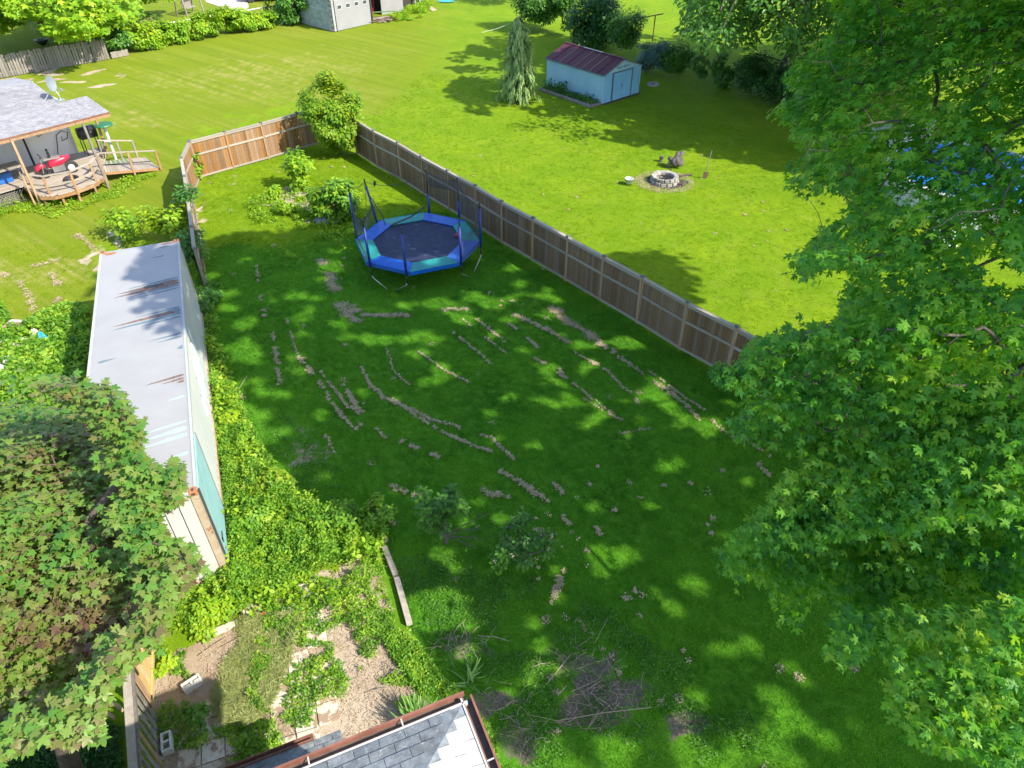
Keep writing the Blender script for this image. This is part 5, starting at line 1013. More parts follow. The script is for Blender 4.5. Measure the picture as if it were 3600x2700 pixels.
# ---------------------------------------------------------------- own house roofs at the bottom
def own_house():
    hp = lambda: None
    A = np.array([-.919, -.395, 0.0]); B = np.array([.401, -.916, 0.0]); A = nz(A); B = nz(np.array([-A[1], A[0], 0])); B = B if B[1] < 0 else -B
    C0 = at(1627, 2475, 6.05)
    root = thing('house', 'house with slate grey hip roof and brown gutters at the bottom edge', 'house', (*(C0 + A * 4 + B * 4)[:2], 0))
    P = lambda a, b, z: C0 + A * a + B * b + np.array([0, 0, z]); LA, LB, sl = 9.0, 8.0, .42
    m = MB(); m.frame(P(LA / 2, LB / 2, 0)[:3] * [1, 1, 0] + [0, 0, 3.0], A * (LA / 2 - .35), B * (LB / 2 - .35), (0, 0, 3.0)); m.build('wall', M['siding'], root)
    hh = LB / 2
    m = MB(); m.add([P(0, 0, 0), P(LA, 0, 0), P(LA, LB, 0), P(0, LB, 0), P(hh, hh, hh * sl), P(LA - hh, hh, hh * sl)], [(0, 1, 5, 4), (1, 2, 5), (2, 3, 4, 5), (3, 0, 4), (3, 2, 1, 0)])
    m.build('roof', M['shingle_dark'], root)
    rf = bpy.data.objects['roof'] if False else root.children[-1]
    # single shingle tabs on the two slopes in view
    def tabs(along, inn, length, mat, rows=13, off=0.0, z00=0.0, slope=sl, clipf=None, P_=None, par=None, exp=.145, tab=.30):
        for r in range(rows):
            b0, b1 = r * exp, (r + 1) * exp + .015; u = -(tab if r % 2 else tab / 2)
            while u < length:
                u0, u1 = max(u + .004, 0), min(u + tab - .004, length); u += tab
                ua, ub = u0, u0
                if clipf: u1 = min(u1, clipf(b0)[1]); ua = max(u0, clipf(b0)[0]); ub = max(u0, clipf(b1)[0]); u0 = ua
                if u1 - ub < .02: continue
                zt = .012 + random.uniform(0, .006); p = [P_(ua, b0, b0 * slope + zt + .012), P_(u1, b0, b0 * slope + zt + .012), P_(u1, b1, b1 * slope + .008), P_(ub, b1, b1 * slope + .008)]
                m = MB(); m.slab(p, .008); m.build('shingle', mat, par)
    tabs(None, None, 3.6, M['shingle_dark'], 12, clipf=lambda b: (b + .02, 3.6), P_=lambda u, b, z: P(u, b + .02, z), par=rf)
    tabs(None, None, 2.2, M['shingle_sunlit'], 14, clipf=lambda b: (b + .02, 2.2), P_=lambda u, b, z: P(b + .02, u, z), par=rf, tab=.30)  # slope facing the sun: its brightness is painted into these paler tabs
    m = MB()
    for k in range(0): t0 = .02 + k * .17; m.slab([P(t0 - .09, t0 + .09, t0 * sl + .03), P(t0 + .09, t0 - .09, t0 * sl + .03), P(t0 + .27, t0 + .09, (t0 + .18) * sl + .045), P(t0 + .09, t0 + .27, (t0 + .18) * sl + .045)], .01)
    
    # gutters
    for (p0, p1, out, nm) in ((P(-.06, -.07, -.03), P(LA, -.07, -.03), -B, 'g'), (P(-.07, -.06, -.03), P(-.07, LB, -.03), -A, 'g')):
        m = MB(); d = nz(p1 - p0); q0 = p0; q1 = p1
        m.beam(q0 + out * .055, q1 + out * .055, .012, .11); m.beam(q0 - out * .05, q1 - out * .05, .012, .09); m.beam(q0 + out * .055 + [0, 0, .055], q1 + out * .055 + [0, 0, .055], .026, .016); g = m.build('gutter', M['gutter'], root)
        m = MB(); m.beam(q0 + [0, 0, -.045], q1 + [0, 0, -.045], .11, .012); m.build('gutter_bed', M['gutter_in'], g)
        for k in range(5):
            c = q0 + d * (.8 + k * 1.1); m = MB(); m.beam(c - out * .05 + [0, 0, .05], c + out * .05 + [0, 0, .05], .016, .006); m.build('gutter_hanger', M['white_pl'], g)
        m = MB(); m.beam(q0 - out * .07 + [0, 0, -.02], q1 - out * .07 + [0, 0, -.02], .02, .16); m.build('fascia', M['white_pl'], root)
    # lower roof over the back porch
    c1, c2 = at(860, 2700, 2.25), at(1197, 2567, 2.25); a = nz(c1 - c2); b = np.array([-a[1], a[0], 0]); b = b if b[1] < 0 else -b
    Q = lambda u, v, z: c2 + a * u + b * v + np.array([0, 0, z])
    lr = thing('porch_addition', 'single storey addition with slate shingled roof below the main roof', 'building', (*Q(3, 2, 0)[:2], 0))
    m = MB(); m.slab([Q(0, 0, 0), Q(6, 0, 0), Q(6, 4, 4 * .3), Q(0, 4, 4 * .3)], .06); r2 = m.build('roof', M['shingle_dark'], lr)
    m = MB(); m.frame(Q(3.1, 2.3, 0) * [1, 1, 0] + [0, 0, 1.08], a * 2.9, b * 1.9, (0, 0, 1.08)); m.build('wall', M['siding'], lr)
    tabs(None, None, 4.2, M['shingle_dark'], 10, slope=.3, P_=lambda u, b_, z: Q(u, b_ + .0, z), par=r2)
    m = MB(); m.beam(Q(.45, -.10, .02), Q(6, -.10, .02), .012, .10); m.beam(Q(.45, -.02, .02), Q(6, -.02, .02), .012, .08); g = m.build('gutter', M['gutter'], lr)
    m = MB(); m.beam(Q(.45, -.06, -.03), Q(6, -.06, -.03), .08, .012); m.build('gutter_bed', M['gutter_in'], g)
own_house()

# ---------------------------------------------------------------- near gate, slatted rail fence, blocks, slabs, timbers
def near_corner():
    g0, g1 = at(547, 2300), at(543, 2490); d = nz(g1 - g0); l = np.linalg.norm(g1 - g0); nrm = np.array([-d[1], d[0], 0]); nrm = nrm if nrm[0] > 0 else -nrm
    t = thing('wooden_gate', 'new pale pine gate with diagonal brace between maple and weeds', 'gate', g0); n = 8; hg = 1.72
    for k in range(n):
        c = g0 + d * l * (k + .5) / n; m = MB(); m.frame(c + [0, 0, .06 + hg / 2], d * (l / n / 2 - .004), nrm * .011, (0, 0, hg / 2)); m.build('board', M['wood_pine'], t)
    for z in (.28, 1.55): m = MB(); m.beam(g0 + nrm * .035 + [0, 0, z], g1 + nrm * .035 + [0, 0, z], .038, .10); m.build('rail', M['wood_pine'], t)
    m = MB(); m.beam(g0 + nrm * .04 + d * .06 + [0, 0, .33], g1 + nrm * .04 - d * .06 + [0, 0, 1.50], .036, .10); m.build('brace', M['wood_orange'], t)
    for s in (0, 1):
        q = (g0, g1)[s]; m = MB(); m.beam(q + nrm * .035 + [0, 0, .05], q + nrm * .035 + [0, 0, 1.8], .09, .036, up=nrm); m.build('stile', M['wood_orange' if s else 'wood_pine'], t)
    m = MB(); K = 14; c = g0 + d * .42 + nrm * .065 + [0, 0, 1.45]; m.add([c + d * .055 * math.cos(a) + np.array([0, 0, .30 * math.sin(a) if math.sin(a) < 0 else .1 * math.sin(a)]) for a in np.linspace(0, 6.283, K, endpoint=False)], [tuple(range(K))]); m.slab([c + d * .05 + [0, 0, .0], c - d * .05, c - d * .05 + [0, 0, -.2], c + d * .05 + [0, 0, -.2]], .012); m.build('handle', M['dark_gap'], t)
    m = MB(); m.frame(g1 + nrm * .07 + [0, 0, 1.35] - d * .05, d * .03, nrm * .01, (0, 0, .12)); m.frame(g1 + nrm * .07 + [0, 0, .4], d * .05, nrm * .01, (0, 0, .02)); m.build('hinge', M['black'], t)
    f0 = g1 + d * .06; f1 = at(568, 2760); dd = nz(f1 - f0); f1 = f0 + dd * 4.5; L_ = 4.5; nn = np.array([-dd[1], dd[0], 0]); nn = nn if nn[0] > 0 else -nn
    t = thing('slatted_fence', 'tall slatted fence with wide weathered top rail in the lower left corner', 'fence', f0)
    m = MB(); m.beam(f0 + [0, 0, 1.70], f1 + [0, 0, 1.70], .15, .04); m.build('top_rail', M['wood_rail'], t, bevel=.005)
    m = MB(); m.beam(f0 + nn * .10 + [0, 0, 1.66], f1 + nn * .10 + [0, 0, 1.66], .045, .09); m.build('inner_rail', M['wood_grey'], t)
    m = MB(); m.beam(f0 + nn * .03 + [0, 0, .2], f1 + nn * .03 + [0, 0, .2], .04, .09); m.build('bottom_rail', M['wood_grey'], t)
    for k in range(20):
        c = f0 + dd * (.06 + k * .235) + nn * .055; m = MB(); m.frame(c + [0, 0, .86], dd * .045, nn * .014, (0, 0, .83)); m.build('slat', M['wood_orange'] if k == 0 else M['wood_post'] if k % 5 == 0 else M['wood_grey'], t)
    for k in (0, 10, 19): c = f0 + dd * (k * .235) - nn * .05; m = MB(); m.frame(c + [0, 0, .84], dd * .045, nn * .045, (0, 0, .84)); m.build('post', M['wood_post'], t)
    for i, (a, b) in enumerate((((368, 2448), (425, 2492)), ((352, 2492), (398, 2520)))):
        p, q = at(*a, .8), at(*b, .8); m = MB(); m.beam(p - (q - p) * .3, q + (q - p) * .1, .05, .09); solo(m, 'loose_board', M['wood_post'], ('upper' if i == 0 else 'lower') + ' of two pinkish boards poking out left of the slatted fence', 'board')
    # cinder blocks
    def block(c, ax, up, lab):
        """two-core block: ax = long horizontal axis, up = direction of the cores"""
        t = thing('cinder_block', lab, 'cinder block', (c[0], c[1], 0), 'cinder blocks by the gate'); x = nz(np.array(ax)); u = nz(np.array(up)); y = np.cross(u, x); m = MB(); Lb, Wb, Hb = .39, .19, .19; w_ = .034
        for s in (-1, 1): m.frame(c + y * s * (Wb / 2 - w_ / 2), x * Lb / 2, y * w_ / 2, u * Hb / 2)
        for s in (-1, 0, 1): m.frame(c + x * s * (Lb / 2 - w_ / 2), x * w_ / 2, y * (Wb / 2 - w_), u * (Hb / 2 - .001))
        m.build('block_shell', M['cinder'], t); return t
    block(np.array([*at(588, 2612, .2)[:2], .20]), at(610, 2650, 0) - at(603, 2565, 0), (0, 0, 1), 'cinder block standing in shade beside the slatted fence, both cores open upward')
    bpy.data.objects['cinder_block'].children[0].scale = (1.0, 1.0, 1.0)
    c = np.array([*at(672, 2398, .19)[:2], .0]); x = nz(at(716, 2395, .2) - at(645, 2440, .2)); x = nz(at(697, 2360, .19) - at(627, 2405, .19)); x[2] = 0; y = np.array([x[1], -x[0], 0])
    t = thing('cinder_block', 'pale sunlit cinder block lying on the bare soil by the gate', 'cinder block', c, 'cinder blocks by the gate')
    m = MB(); w_ = .036
    for s in (-1, 1): m.frame(c + y * s * (.095 - w_ / 2) + [0, 0, .1], x * .195, y * w_ / 2, (0, 0, .095))
    for s in (-1, 0, 1): m.frame(c + x * s * (.195 - w_ / 2) + [0, 0, .1], x * w_ / 2 * (1.4 if s == 0 else 1), y * (.095 - w_), (0, 0, .095))
    m.frame(c + [0, 0, .10], x * .16, y * .03, (0, 0, .08)) if False else None
    m.build('block_shell', M['cinder'], t); m = MB(); m.frame(c - x * .10 + y * .03 + [0, 0, .12], x * .06, y * .03, (0, 0, .06)); m.frame(c + x * .10 + y * .03 + [0, 0, .12], x * .06, y * .03, (0, 0, .06)); m.build('core_fill', M['cinder'], t)
    # patio slabs
    pat = bpy.data.objects.new('patio', None); link(pat); pat['kind'] = 'structure'; o0 = at(1114, 2504); pat.location = (o0[0], o0[1], 0)
    e2 = nz(at(1123, 2556) - at(1106, 2440)); e1 = np.array([-e2[1], e2[0], 0]); e1 = e1 if e1[0] < 0 else -e1
    for i in range(-1, 6):
        for j in range(-7, 4):
            if (j < -2 and (random.random() < .5 or i > 3)) or random.random() < .16: continue
            if (i, j) in ((-1, -3), (5, -3), (4, -3), (-1, 3), (5, -2)): continue
            s = .45; c = o0 + e1 * (s * (i + .5)) + e2 * (s * (j + .2)); m = MB(); ra = random.uniform(-.03, .03); h_ = random.uniform(.005, .02)
            m.frame(c + [0, 0, .012], (e1 + e2 * ra) * (s / 2 - .012), (e2 - e1 * ra) * (s / 2 - .012), (0, 0, .018 + h_)); m.build('slab', M['concrete'], pat, bevel=.008)
    a, b = at(757, 2226), at(890, 2172); m = MB(); m.beam(a + [0, 0, .04], b + [0, 0, .04], .17, .08); solo(m, 'kerb_slab', M['concrete'], 'long narrow concrete kerb slab lying between the weeds and bare soil', 'slab', bevel=.01)
    # edging timbers
    for i, (a, b) in enumerate((((1312, 1890), (1362, 1905)), ((1352, 1930), (1392, 2030)), ((1396, 2040), (1440, 2200)))):
        p, q = at(*a), at(*b); m = MB(); m.beam(p + [0, 0, .07], q + [0, 0, .07], .14, .14); solo(m, 'edging_timber', M[('wood_rail', 'wood_grey', 'wood_rail')[i]], ('short top piece of the old timber edging at the lawn', 'middle shaded length of the old timber edging beside the weeds', 'lower sunlit length of the old timber edging beside the weeds')[i], 'timber', 'edging timbers', bevel=.012)  # greyer timber for the shaded length, paler for the lit: light put into colour
    q = at(926, 2163); m = MB(); m.tube([q + [-.06, 0, .05], q + [.06, .02, .05]], .045, 10); solo(m, 'drink_can', M['red'], 'crushed red can among the weeds near the kerb slab', 'can')
    # rubbish at the left edge
    q = at(62, 1180); t = thing('cardboard_box', 'open brown cardboard box in the weeds at the left edge', 'box', q)
    m = MB()
    for s in (-1, 1): m.frame(q + [s * .27, 0, .22], (.012, 0, 0), (0, .2, 0), (0, 0, .22)); m.frame(q + [0, s * .2, .22], (.27, 0, 0), (0, .012, 0), (0, 0, .22))
    m.frame(q + [0, 0, .02], (.27, 0, 0), (0, .2, 0), (0, 0, .01)); m.build('side', M['cardboard'], t); m = MB(); m.slab([q + [-.27, .2, .44], q + [.27, .2, .44], q + [.3, .38, .4], q + [-.25, .4, .42]], .01); m.build('flap', M['tarp'], t)
    def sheet(px, r, name, mat, lab, cat):
        q = at(*px); m = MB(); K = 16; R_ = 4; V = [q + [0, 0, .42]]
        for i in range(1, R_ + 1):
            for k in range(K): a_ = 6.283 * k / K; rr = i / R_ * random.uniform(.8, 1.15); V.append(q + [r[0] * rr * math.cos(a_), r[1] * rr * math.sin(a_), .42 * (1 - (i / R_) ** 2) * random.uniform(.5, 1.1) + .02])
        Fc = [(0, 1 + k, 1 + (k + 1) % K) for k in range(K)]
        for i in range(R_ - 1): Fc += [(1 + i * K + k, 1 + (i + 1) * K + k, 1 + (i + 1) * K + (k + 1) % K, 1 + i * K + (k + 1) % K) for k in range(K)]
        m.add(V, Fc); solo(m, name, M[mat], lab, cat)
    sheet((42, 1218), (.85, .5), 'white_sheet', 'tarp', 'large crumpled white sheet draped over the weeds below the cardboard box', 'sheet')
    sheet((35, 1290), (.35, .45), 'white_bag', 'tarp', 'crumpled white bag in the weeds at the left edge, below the sheet', 'bag')
    sheet((14, 1320), (.5, .28), 'white_bag', 'tarp', 'lowest white bag in the left edge weeds, just above the maple', 'bag')
    sheet((135, 1192), (.28, .22), 'white_bag', 'tarp', 'small white bag beside the turquoise scrap in the left weeds', 'bag'); sheet((158, 1202), (.18, .2), 'plastic_scrap', 'tarp_blue', 'small turquoise plastic scrap in the left weeds', 'plastic scrap')
    q = at(1150, 775); sheet((1150, 778), (.55, .3), 'plastic_sheet', 'dish', 'crumpled bluish plastic sheet at the foot of the bush left of the trampoline', 'sheet')
near_corner()

# ---------------------------------------------------------------- dried clippings, dead stalks, sticks
def px2(l): return [(x * 1.6275, y * 1.6275) for x, y in l]
def clippings():
    lines = [([(693, 560), (712, 600), (725, 630), (742, 640)], .26, 150), ([(735, 655), (745, 675), (772, 697)], .26, 120), ([(750, 655), (762, 662)], .25, 100), ([(760, 668), (800, 682), (880, 680)], .17, 110), ([(555, 575), (557, 610)], .08, 40), ([(563, 640), (571, 685)], .11, 60), ([(590, 720), (600, 790), (605, 830)], .10, 40), ([(640, 765), (670, 800), (700, 840), (712, 862)], .09, 70),
             ([(715, 870), (745, 905), (770, 930), (778, 918)], .09, 60), ([(745, 830), (757, 858), (785, 895)], .09, 60), ([(780, 795), (800, 830), (830, 860), (880, 880), (930, 905), (1000, 925), (1060, 945), (1110, 990)], .08, 55), ([(835, 755), (850, 800), (880, 830)], .05, 25), ([(865, 958), (900, 968), (945, 985)], .10, 60), ([(1045, 650), (1110, 652)], .12, 50), ([(955, 668), (1010, 668)], .12, 50),
             ([(1030, 690), (1075, 725), (1110, 755), (1160, 775), (1200, 800), (1250, 840)], .09, 50), ([(1110, 680), (1170, 705), (1225, 738)], .15, 80), ([(1240, 760), (1310, 800), (1350, 840), (1380, 870)], .08, 50), ([(1195, 665), (1225, 695), (1270, 720), (1300, 745)], .21, 130), ([(1300, 745), (1350, 780), (1385, 805), (1430, 835), (1470, 865), (1510, 905)], .11, 60), ([(1540, 910), (1570, 935), (1610, 950), (1665, 985)], .11, 45),
             ([(980, 720), (1020, 750), (1060, 785)], .06, 30), ([(1085, 1020), (1125, 1040)], .10, 60), ([(1130, 1045), (1160, 1065), (1180, 1080)], .14, 110), ([(1210, 1100), (1228, 1132)], .07, 60), ([(1195, 1045), (1215, 1060)], .10, 70), ([(1290, 1140), (1300, 1160)], .08, 50), ([(1170, 1150), (1185, 1170)], .12, 60), ([(1215, 1235), (1195, 1300)], .12, 60), ([(1045, 1060), (1095, 1075)], .12, 50), ([(1340, 938), (1400, 925)], .08, 30), ([(1640, 1000), (1660, 1030)], .12, 50),
             ([(1000, 690), (1060, 738), (1092, 762)], .05, 40), ([(1100, 700), (1150, 740), (1180, 770), (1230, 820), (1280, 862), (1322, 892)], .06, 45), ([(850, 862), (900, 900), (960, 935), (1020, 962), (1070, 978)], .06, 45), ([(760, 880), (800, 915), (832, 945)], .06, 45), ([(1235, 700), (1300, 738), (1345, 772)], .05, 40), ([(1262, 862), (1340, 908)], .05, 40), ([(690, 800), (730, 850), (752, 880)], .05, 40), ([(905, 760), (960, 800), (1010, 825)], .04, 30), ([(1400, 800), (1460, 845), (1520, 885)], .05, 40), ([(620, 690), (640, 760), (660, 800)], .04, 30),
             ([(0, 590), (40, 603), (62, 640), (72, 680)], .2, 45), ([(110, 590), (135, 625), (120, 660)], .22, 45), ([(70, 575), (130, 560)], .2, 40), ([(170, 508), (205, 540)], .2, 70), ([(845, 1050), (900, 1070)], .12, 50), ([(700, 930), (730, 1000)], .10, 30), ([(1240, 1330), (1300, 1400)], .07, 30)]
    P = []
    for pts, w_, dn in lines:
        c = polyline_px(px2(pts), .10); keep = (vnoise(c, 1.6, 8) > .22) & (vnoise(c, 4.5, 18) > .22); c = c[keep] + RNG.normal(size=c[keep].shape) * w_ * .25
        for q in c:
            ww = w_ * .72 * (0.5 + 1.0 * vnoise(np.array([q]), 2.5, 12)[0]); k = int(dn * 1.3 * (ww / w_) ** 1.5); P.append(q + RNG.normal(size=(k, 2)) * ww * .42)
    # loose clumps
    for poly, cnt, r in ((YARD, 60, .08), ([(1400, 500), (2300, 420), (3000, 700), (2900, 1100), (2300, 950), (1600, 600)], 34, .06), (px2([(1200, 950), (1600, 1000), (1600, 1600), (1100, 1600)]), 26, .06)):
        for q in scatter(poly, cnt): P.append(q + RNG.normal(size=(random.randint(10, 60), 2)) * r * random.uniform(.3, .8))
    P = np.vstack(P); n = len(P); P = np.c_[P, .004 + .026 * RNG.random(n)]
    o = leaves('dried_clippings', M['clip'], P, rdir(n) * .45 + [0, 0, 1], rdir(n) * [1, 1, .2], (.02 + .05 * RNG.random(n)), 'quad'); tag(o, 'dried grey-brown grass clippings lying in curved rows on the lawn', 'dried grass', kind='stuff')
    print('clippings', n)
    # dead stalks over the bare patches
    mb = MB(); spots = [((2060, 2320), .9, .45, 90), ((2140, 2430), .8, .4, 90), ((2090, 2530), .7, .35, 80), ((1650, 2260), .55, .25, 60), ((1570, 2280), .25, .2, 50), ((1780, 2480), .6, .4, 50), ((1850, 2600), .6, .25, 40), ((1080, 1600), .6, .5, 60), ((1250, 2010), .8, .4, 120), ((900, 2210), .5, .3, 60), ((1330, 2380), .8, .5, 90), ((1400, 2560), .7, .4, 60), ((870, 2420), .8, .4, 60), ((1010, 720), .9, .3, 70), ((760, 2000), .3, .8, 30)]
    for (px, rx, ry, cnt) in spots:
        c = at(*px)
        for _ in range(int(cnt * .5)):
            q = c + [random.gauss(0, rx * .55), random.gauss(0, ry * .55), random.uniform(.03, .10)]; a = random.random() * 6.283; l = random.choice([.08, .15, .22, .4, .7 if random.random() < .3 else .2]); e = q + np.array([math.cos(a) * l, math.sin(a) * l, random.uniform(-.01, .03)])
            mb.tube([q, (q + e) / 2 + [random.gauss(0, .02), random.gauss(0, .02), .01], e], random.uniform(.003, .006), 4, cap=False)
    for (a, b) in (((2010, 2300), (1920, 2415)), ((1960, 2450), (1990, 2420)), ((700, 2310), (800, 2250)), ((780, 2280), (1010, 2170)), ((1290, 2440), (1370, 2425)), ((1950, 2540), (2290, 2495)), ((1680, 2240), (1790, 2262)), ((810, 1420), (870, 1330))):
        p, q = at(*a) + [0, 0, .06], at(*b) + [0, 0, .10]; mb.tube([p, (p + q) / 2 + [.03, .02, .03], q], .009, 5, cap=False)
    o = mb.build('dead_stalks', M['stick']); tag(o, 'dry broken stalks and twigs littering the bare garden patches', 'dead stalks', kind='stuff')
clippings()

# ---------------------------------------------------------------- ground plants
def plant_mass(name, label, cat, polys, n, mat, tpl, size, hgt, clump=1.2, jitter=18, up=.8, seed=0, patch=0.0):
    P = []
    for poly, w_ in polys: P.append(scatter(poly, int(n * w_), jitter))
    q = np.vstack(P)
    if patch: q = q[vnoise(q, 1.6, 31 + seed) * .6 + vnoise(q, 4.0, 32 + seed) * .4 > patch]
    h = hgt * (.25 + 1.0 * vnoise(q, clump, 41 + seed) * vnoise(q, clump * 3, 42 + seed) * 1.9); k = len(q)
    z = h * np.sqrt(RNG.random(k)) + .02
    o = leaves(name, M[mat], np.c_[q, z], rdir(k) * .75 + [0, 0, up], rdir(k) * [1, 1, .4], size * (.6 + .8 * RNG.random(k)), tpl); tag(o, label, cat, kind='stuff'); return o
plant_mass('weeds', 'bright low leafy weeds growing thick between the container end and the lawn', 'weeds', [([(800, 1930), (830, 1750), (870, 1660), (1010, 1700), (1100, 1800), (1330, 1800), (1370, 1900), (1330, 1960), (1150, 2010), (960, 2120), (880, 2150), (700, 2250), (600, 2230), (640, 2130), (760, 2020)], 1)], 34000, 'weed', 'quad', .075, .52, 1.5, patch=.27)
plant_mass('broad_weeds', 'scattered broad-leaved yellow-green weeds rising above the low weeds', 'weeds', [([(830, 1780), (1000, 1720), (1330, 1830), (1360, 2000), (1200, 2120), (960, 2180), (700, 2240), (640, 2160), (800, 2020)], .7), ([(720, 1200), (780, 1200), (860, 1500), (960, 1650), (840, 1720), (780, 1600)], .3)], 3400, 'lime', 'oval', .12, .62, 1.6, patch=.42, seed=33)
plant_mass('ground_ivy', 'low leafy strip of weeds along the foot of the container', 'weeds', [([(660, 900), (730, 960), (760, 1100), (790, 1250), (830, 1380), (880, 1500), (950, 1620), (980, 1720), (850, 1700), (790, 1800), (770, 1650), (745, 1450), (720, 1200), (690, 1040)], 1)], 17000, 'weed', 'quad', .085, .30, .8, seed=3)
plant_mass('clover', 'patchy clover and low weeds in the mown lawn', 'weeds', [([(820, 1400), (1050, 1500), (1200, 1650), (1250, 1780), (1000, 1720), (850, 1600)], .12), ([(1400, 1960), (1700, 1950), (2000, 2050), (2300, 2250), (2600, 2500), (2700, 2700), (1650, 2700), (1560, 2480), (1460, 2250)], .88)], 26000, 'mid_leaf', 'quad', .045, .07, 1.5, patch=.5, seed=7, jitter=60)
plant_mass('patio_weeds', 'loose weeds sprouting over the bare soil and slabs', 'weeds', [([(960, 2140), (1330, 1960), (1400, 2150), (1440, 2300), (1500, 2430), (1400, 2500), (1180, 2400), (1150, 2250), (900, 2280)], .62), ([(900, 2300), (1180, 2300), (1220, 2450), (1060, 2560), (850, 2500)], .18), ([(560, 2480), (700, 2470), (760, 2600), (620, 2640), (560, 2640)], .07), ([(560, 2300), (650, 2290), (680, 2380), (560, 2390)], .04), ([(750, 2560), (1000, 2540), (1020, 2640), (800, 2700)], .09)], 22000, 'weed', 'quad', .065, .18, 1.9, patch=.41, seed=9, jitter=40)
plant_mass('wilted_cuttings', 'heap of wilted cut branches and leaves lying on the soil', 'cut branches', [([(830, 2210), (980, 2160), (1050, 2220), (1020, 2330), (960, 2470), (900, 2560), (780, 2540), (760, 2440), (790, 2370)], 1)], 15000, 'cut', 'blade', .12, .16, 1.5, seed=12, jitter=40, up=1.4)
plant_mass('dry_litter', 'dry straw and dead leaves scattered over the bare garden soil', 'plant litter', [(DIRT, 1)], 9000, 'straw', 'blade', .085, .03, 1.5, jitter=10, up=1.6, seed=35, patch=.38)
plant_mass('bright_edge_weeds', 'sunny tufts of weeds along the lawn edge by the timbers', 'weeds', [([(1340, 2200), (1450, 2230), (1560, 2400), (1640, 2480), (1720, 2560), (1760, 2700), (1700, 2700), (1640, 2480), (1480, 2440), (1400, 2330)], 1)], 9000, 'weed', 'quad', .06, .16, 2, seed=14)
plant_mass('left_weeds', 'dense leafy weeds overgrowing rubbish left of the container', 'weeds', [([(-60, 1110), (20, 1090), (60, 1170), (250, 1080), (330, 1100), (310, 1300), (290, 1520), (-60, 1560)], 1)], 16000, 'weed', 'quad', .15, .6, .7, seed=17)
plant_mass('corner_turf', 'dark rough grass and ivy in the house shade at the lower left corner', 'weeds', [([(-60, 2650), (180, 2600), (360, 2530), (430, 2560), (430, 2760), (-60, 2760)], 1)], 7000, 'dark_leaf', 'quad', .07, .16, 1, seed=19)
plant_mass('porch_weeds', 'rough weeds round the porch legs', 'weeds', [([(-20, 690), (100, 700), (250, 715), (420, 650), (560, 600), (560, 620), (420, 690), (250, 750), (-20, 770)], 1)], 2600, 'lime', 'quad', .10, .15, .8, seed=21)
plant_mass('garage_weeds', 'tall pale grass tuft in front of the store panel', 'weeds', [([(1372, 62), (1440, 30), (1500, 18), (1520, 36), (1450, 60), (1390, 78)], 1)], 2600, 'lime', 'blade', .35, .45, .8, seed=23, up=.3)
plant_mass('yard_weeds', 'low weeds round the bare soil behind the trampoline', 'weeds', [([(860, 720), (1000, 660), (1130, 690), (1270, 760), (1290, 900), (1150, 860), (1000, 800), (900, 790)], 1)], 5200, 'lime', 'quad', .11, .22, 1, seed=25, patch=.42)

def bush(name, label, px, rx, ry, h, n, mat, tpl, size, cat='bush', group=None, clumps=14, stem='bark_dark', vase=False, zlow=0.1, fill=.35, up=.7, cs=.30):
    b = at(*px); t = thing(name, label, cat, b, group)
    d = rdir(clumps); r = fill + (1 - fill) * RNG.random((clumps, 1)) ** .5; C = d * r; zz = (C[:, 2] + 1) / 2; C[:, 2] = zlow + (h - zlow) * zz * .93
    if vase: s_ = (.25 + .75 * zz)[:, None]; C[:, :2] *= s_
    C[:, 0] *= rx; C[:, 1] *= ry; C[:, :2] += b[:2]
    k = n // clumps; rad = cs * max(rx, ry, h / 2) * 1.15
    P, Nn, Tt, S = clustered(C, k, rad, size, .8, up, .7, centre=(b[0], b[1], h * .4)); P[:, 2] = np.maximum(P[:, 2], .03)
    leaves('foliage', M[mat], P, Nn, Tt, S, tpl, t)
    branches(t, [b, b + [0, 0, .12 * h], b + [0, 0, .25 * h]], C, M[stem], 'stem', .012, .06, .15, .008, 5)
    return t
bush('lilac_bush', 'tall rounded yellow-green shrub filling the back corner between two fences', (1195, 545), 1.45, 1.2, 4.3, 15000, 'lilac', 'oval', .145, 'shrub', clumps=70, fill=.45, zlow=.3, up=.5, cs=.17)
bush('sapling', 'upright young sapling on the back lawn, left of the trampoline', (1068, 665), .55, .5, 2.15, 1100, 'lime', 'oval', .20, 'shrub', clumps=16, up=.6)
bush('elder_bush', 'largest leafy bush just left of the trampoline', (1185, 775), 1.0, .75, 2.1, 2600, 'weed', 'oval', .20, 'shrub', clumps=24, up=.8)
bush('lime_shrub', 'pale yellow-leaved shrub just behind the leafy trampoline bush', (1215, 715), .7, .5, 1.2, 1100, 'lime', 'oval', .18, 'shrub', clumps=14, up=.8)
bush('seedling_bush', 'small bushy seedling in front of the bare soil patch', (1005, 750), .42, .3, .75, 380, 'lime', 'oval', .17, 'shrub', clumps=8)
bush('seedling_bush', 'small leafy plant left of the upright sapling', (965, 690), .45, .35, .6, 300, 'lime', 'oval', .17, 'shrub', clumps=8)
bush('fence_sumac', 'small bright shrub against the inner side of the end-on fence', (690, 630), .42, .4, 1.5, 320, 'lime', 'oval', .22, 'shrub', clumps=9)
bush('fence_vine', 'leafy tangle behind the far end of the white container', (600, 870), 1.2, .6, 1.9, 900, 'lime', 'oval', .19, 'shrub', clumps=14, zlow=.6)
bush('fence_vine', 'low spreading sprays reaching left of the container end', (450, 840), 1.3, .5, 1.4, 420, 'lime', 'oval', .20, 'shrub', clumps=12, zlow=.3)
bush('dark_vine', 'dark leafy sprig hanging over the near end of the end-on fence', (690, 838), .55, .35, 2.3, 280, 'mid_leaf', 'oval', .17, 'shrub', clumps=7, zlow=1.5)
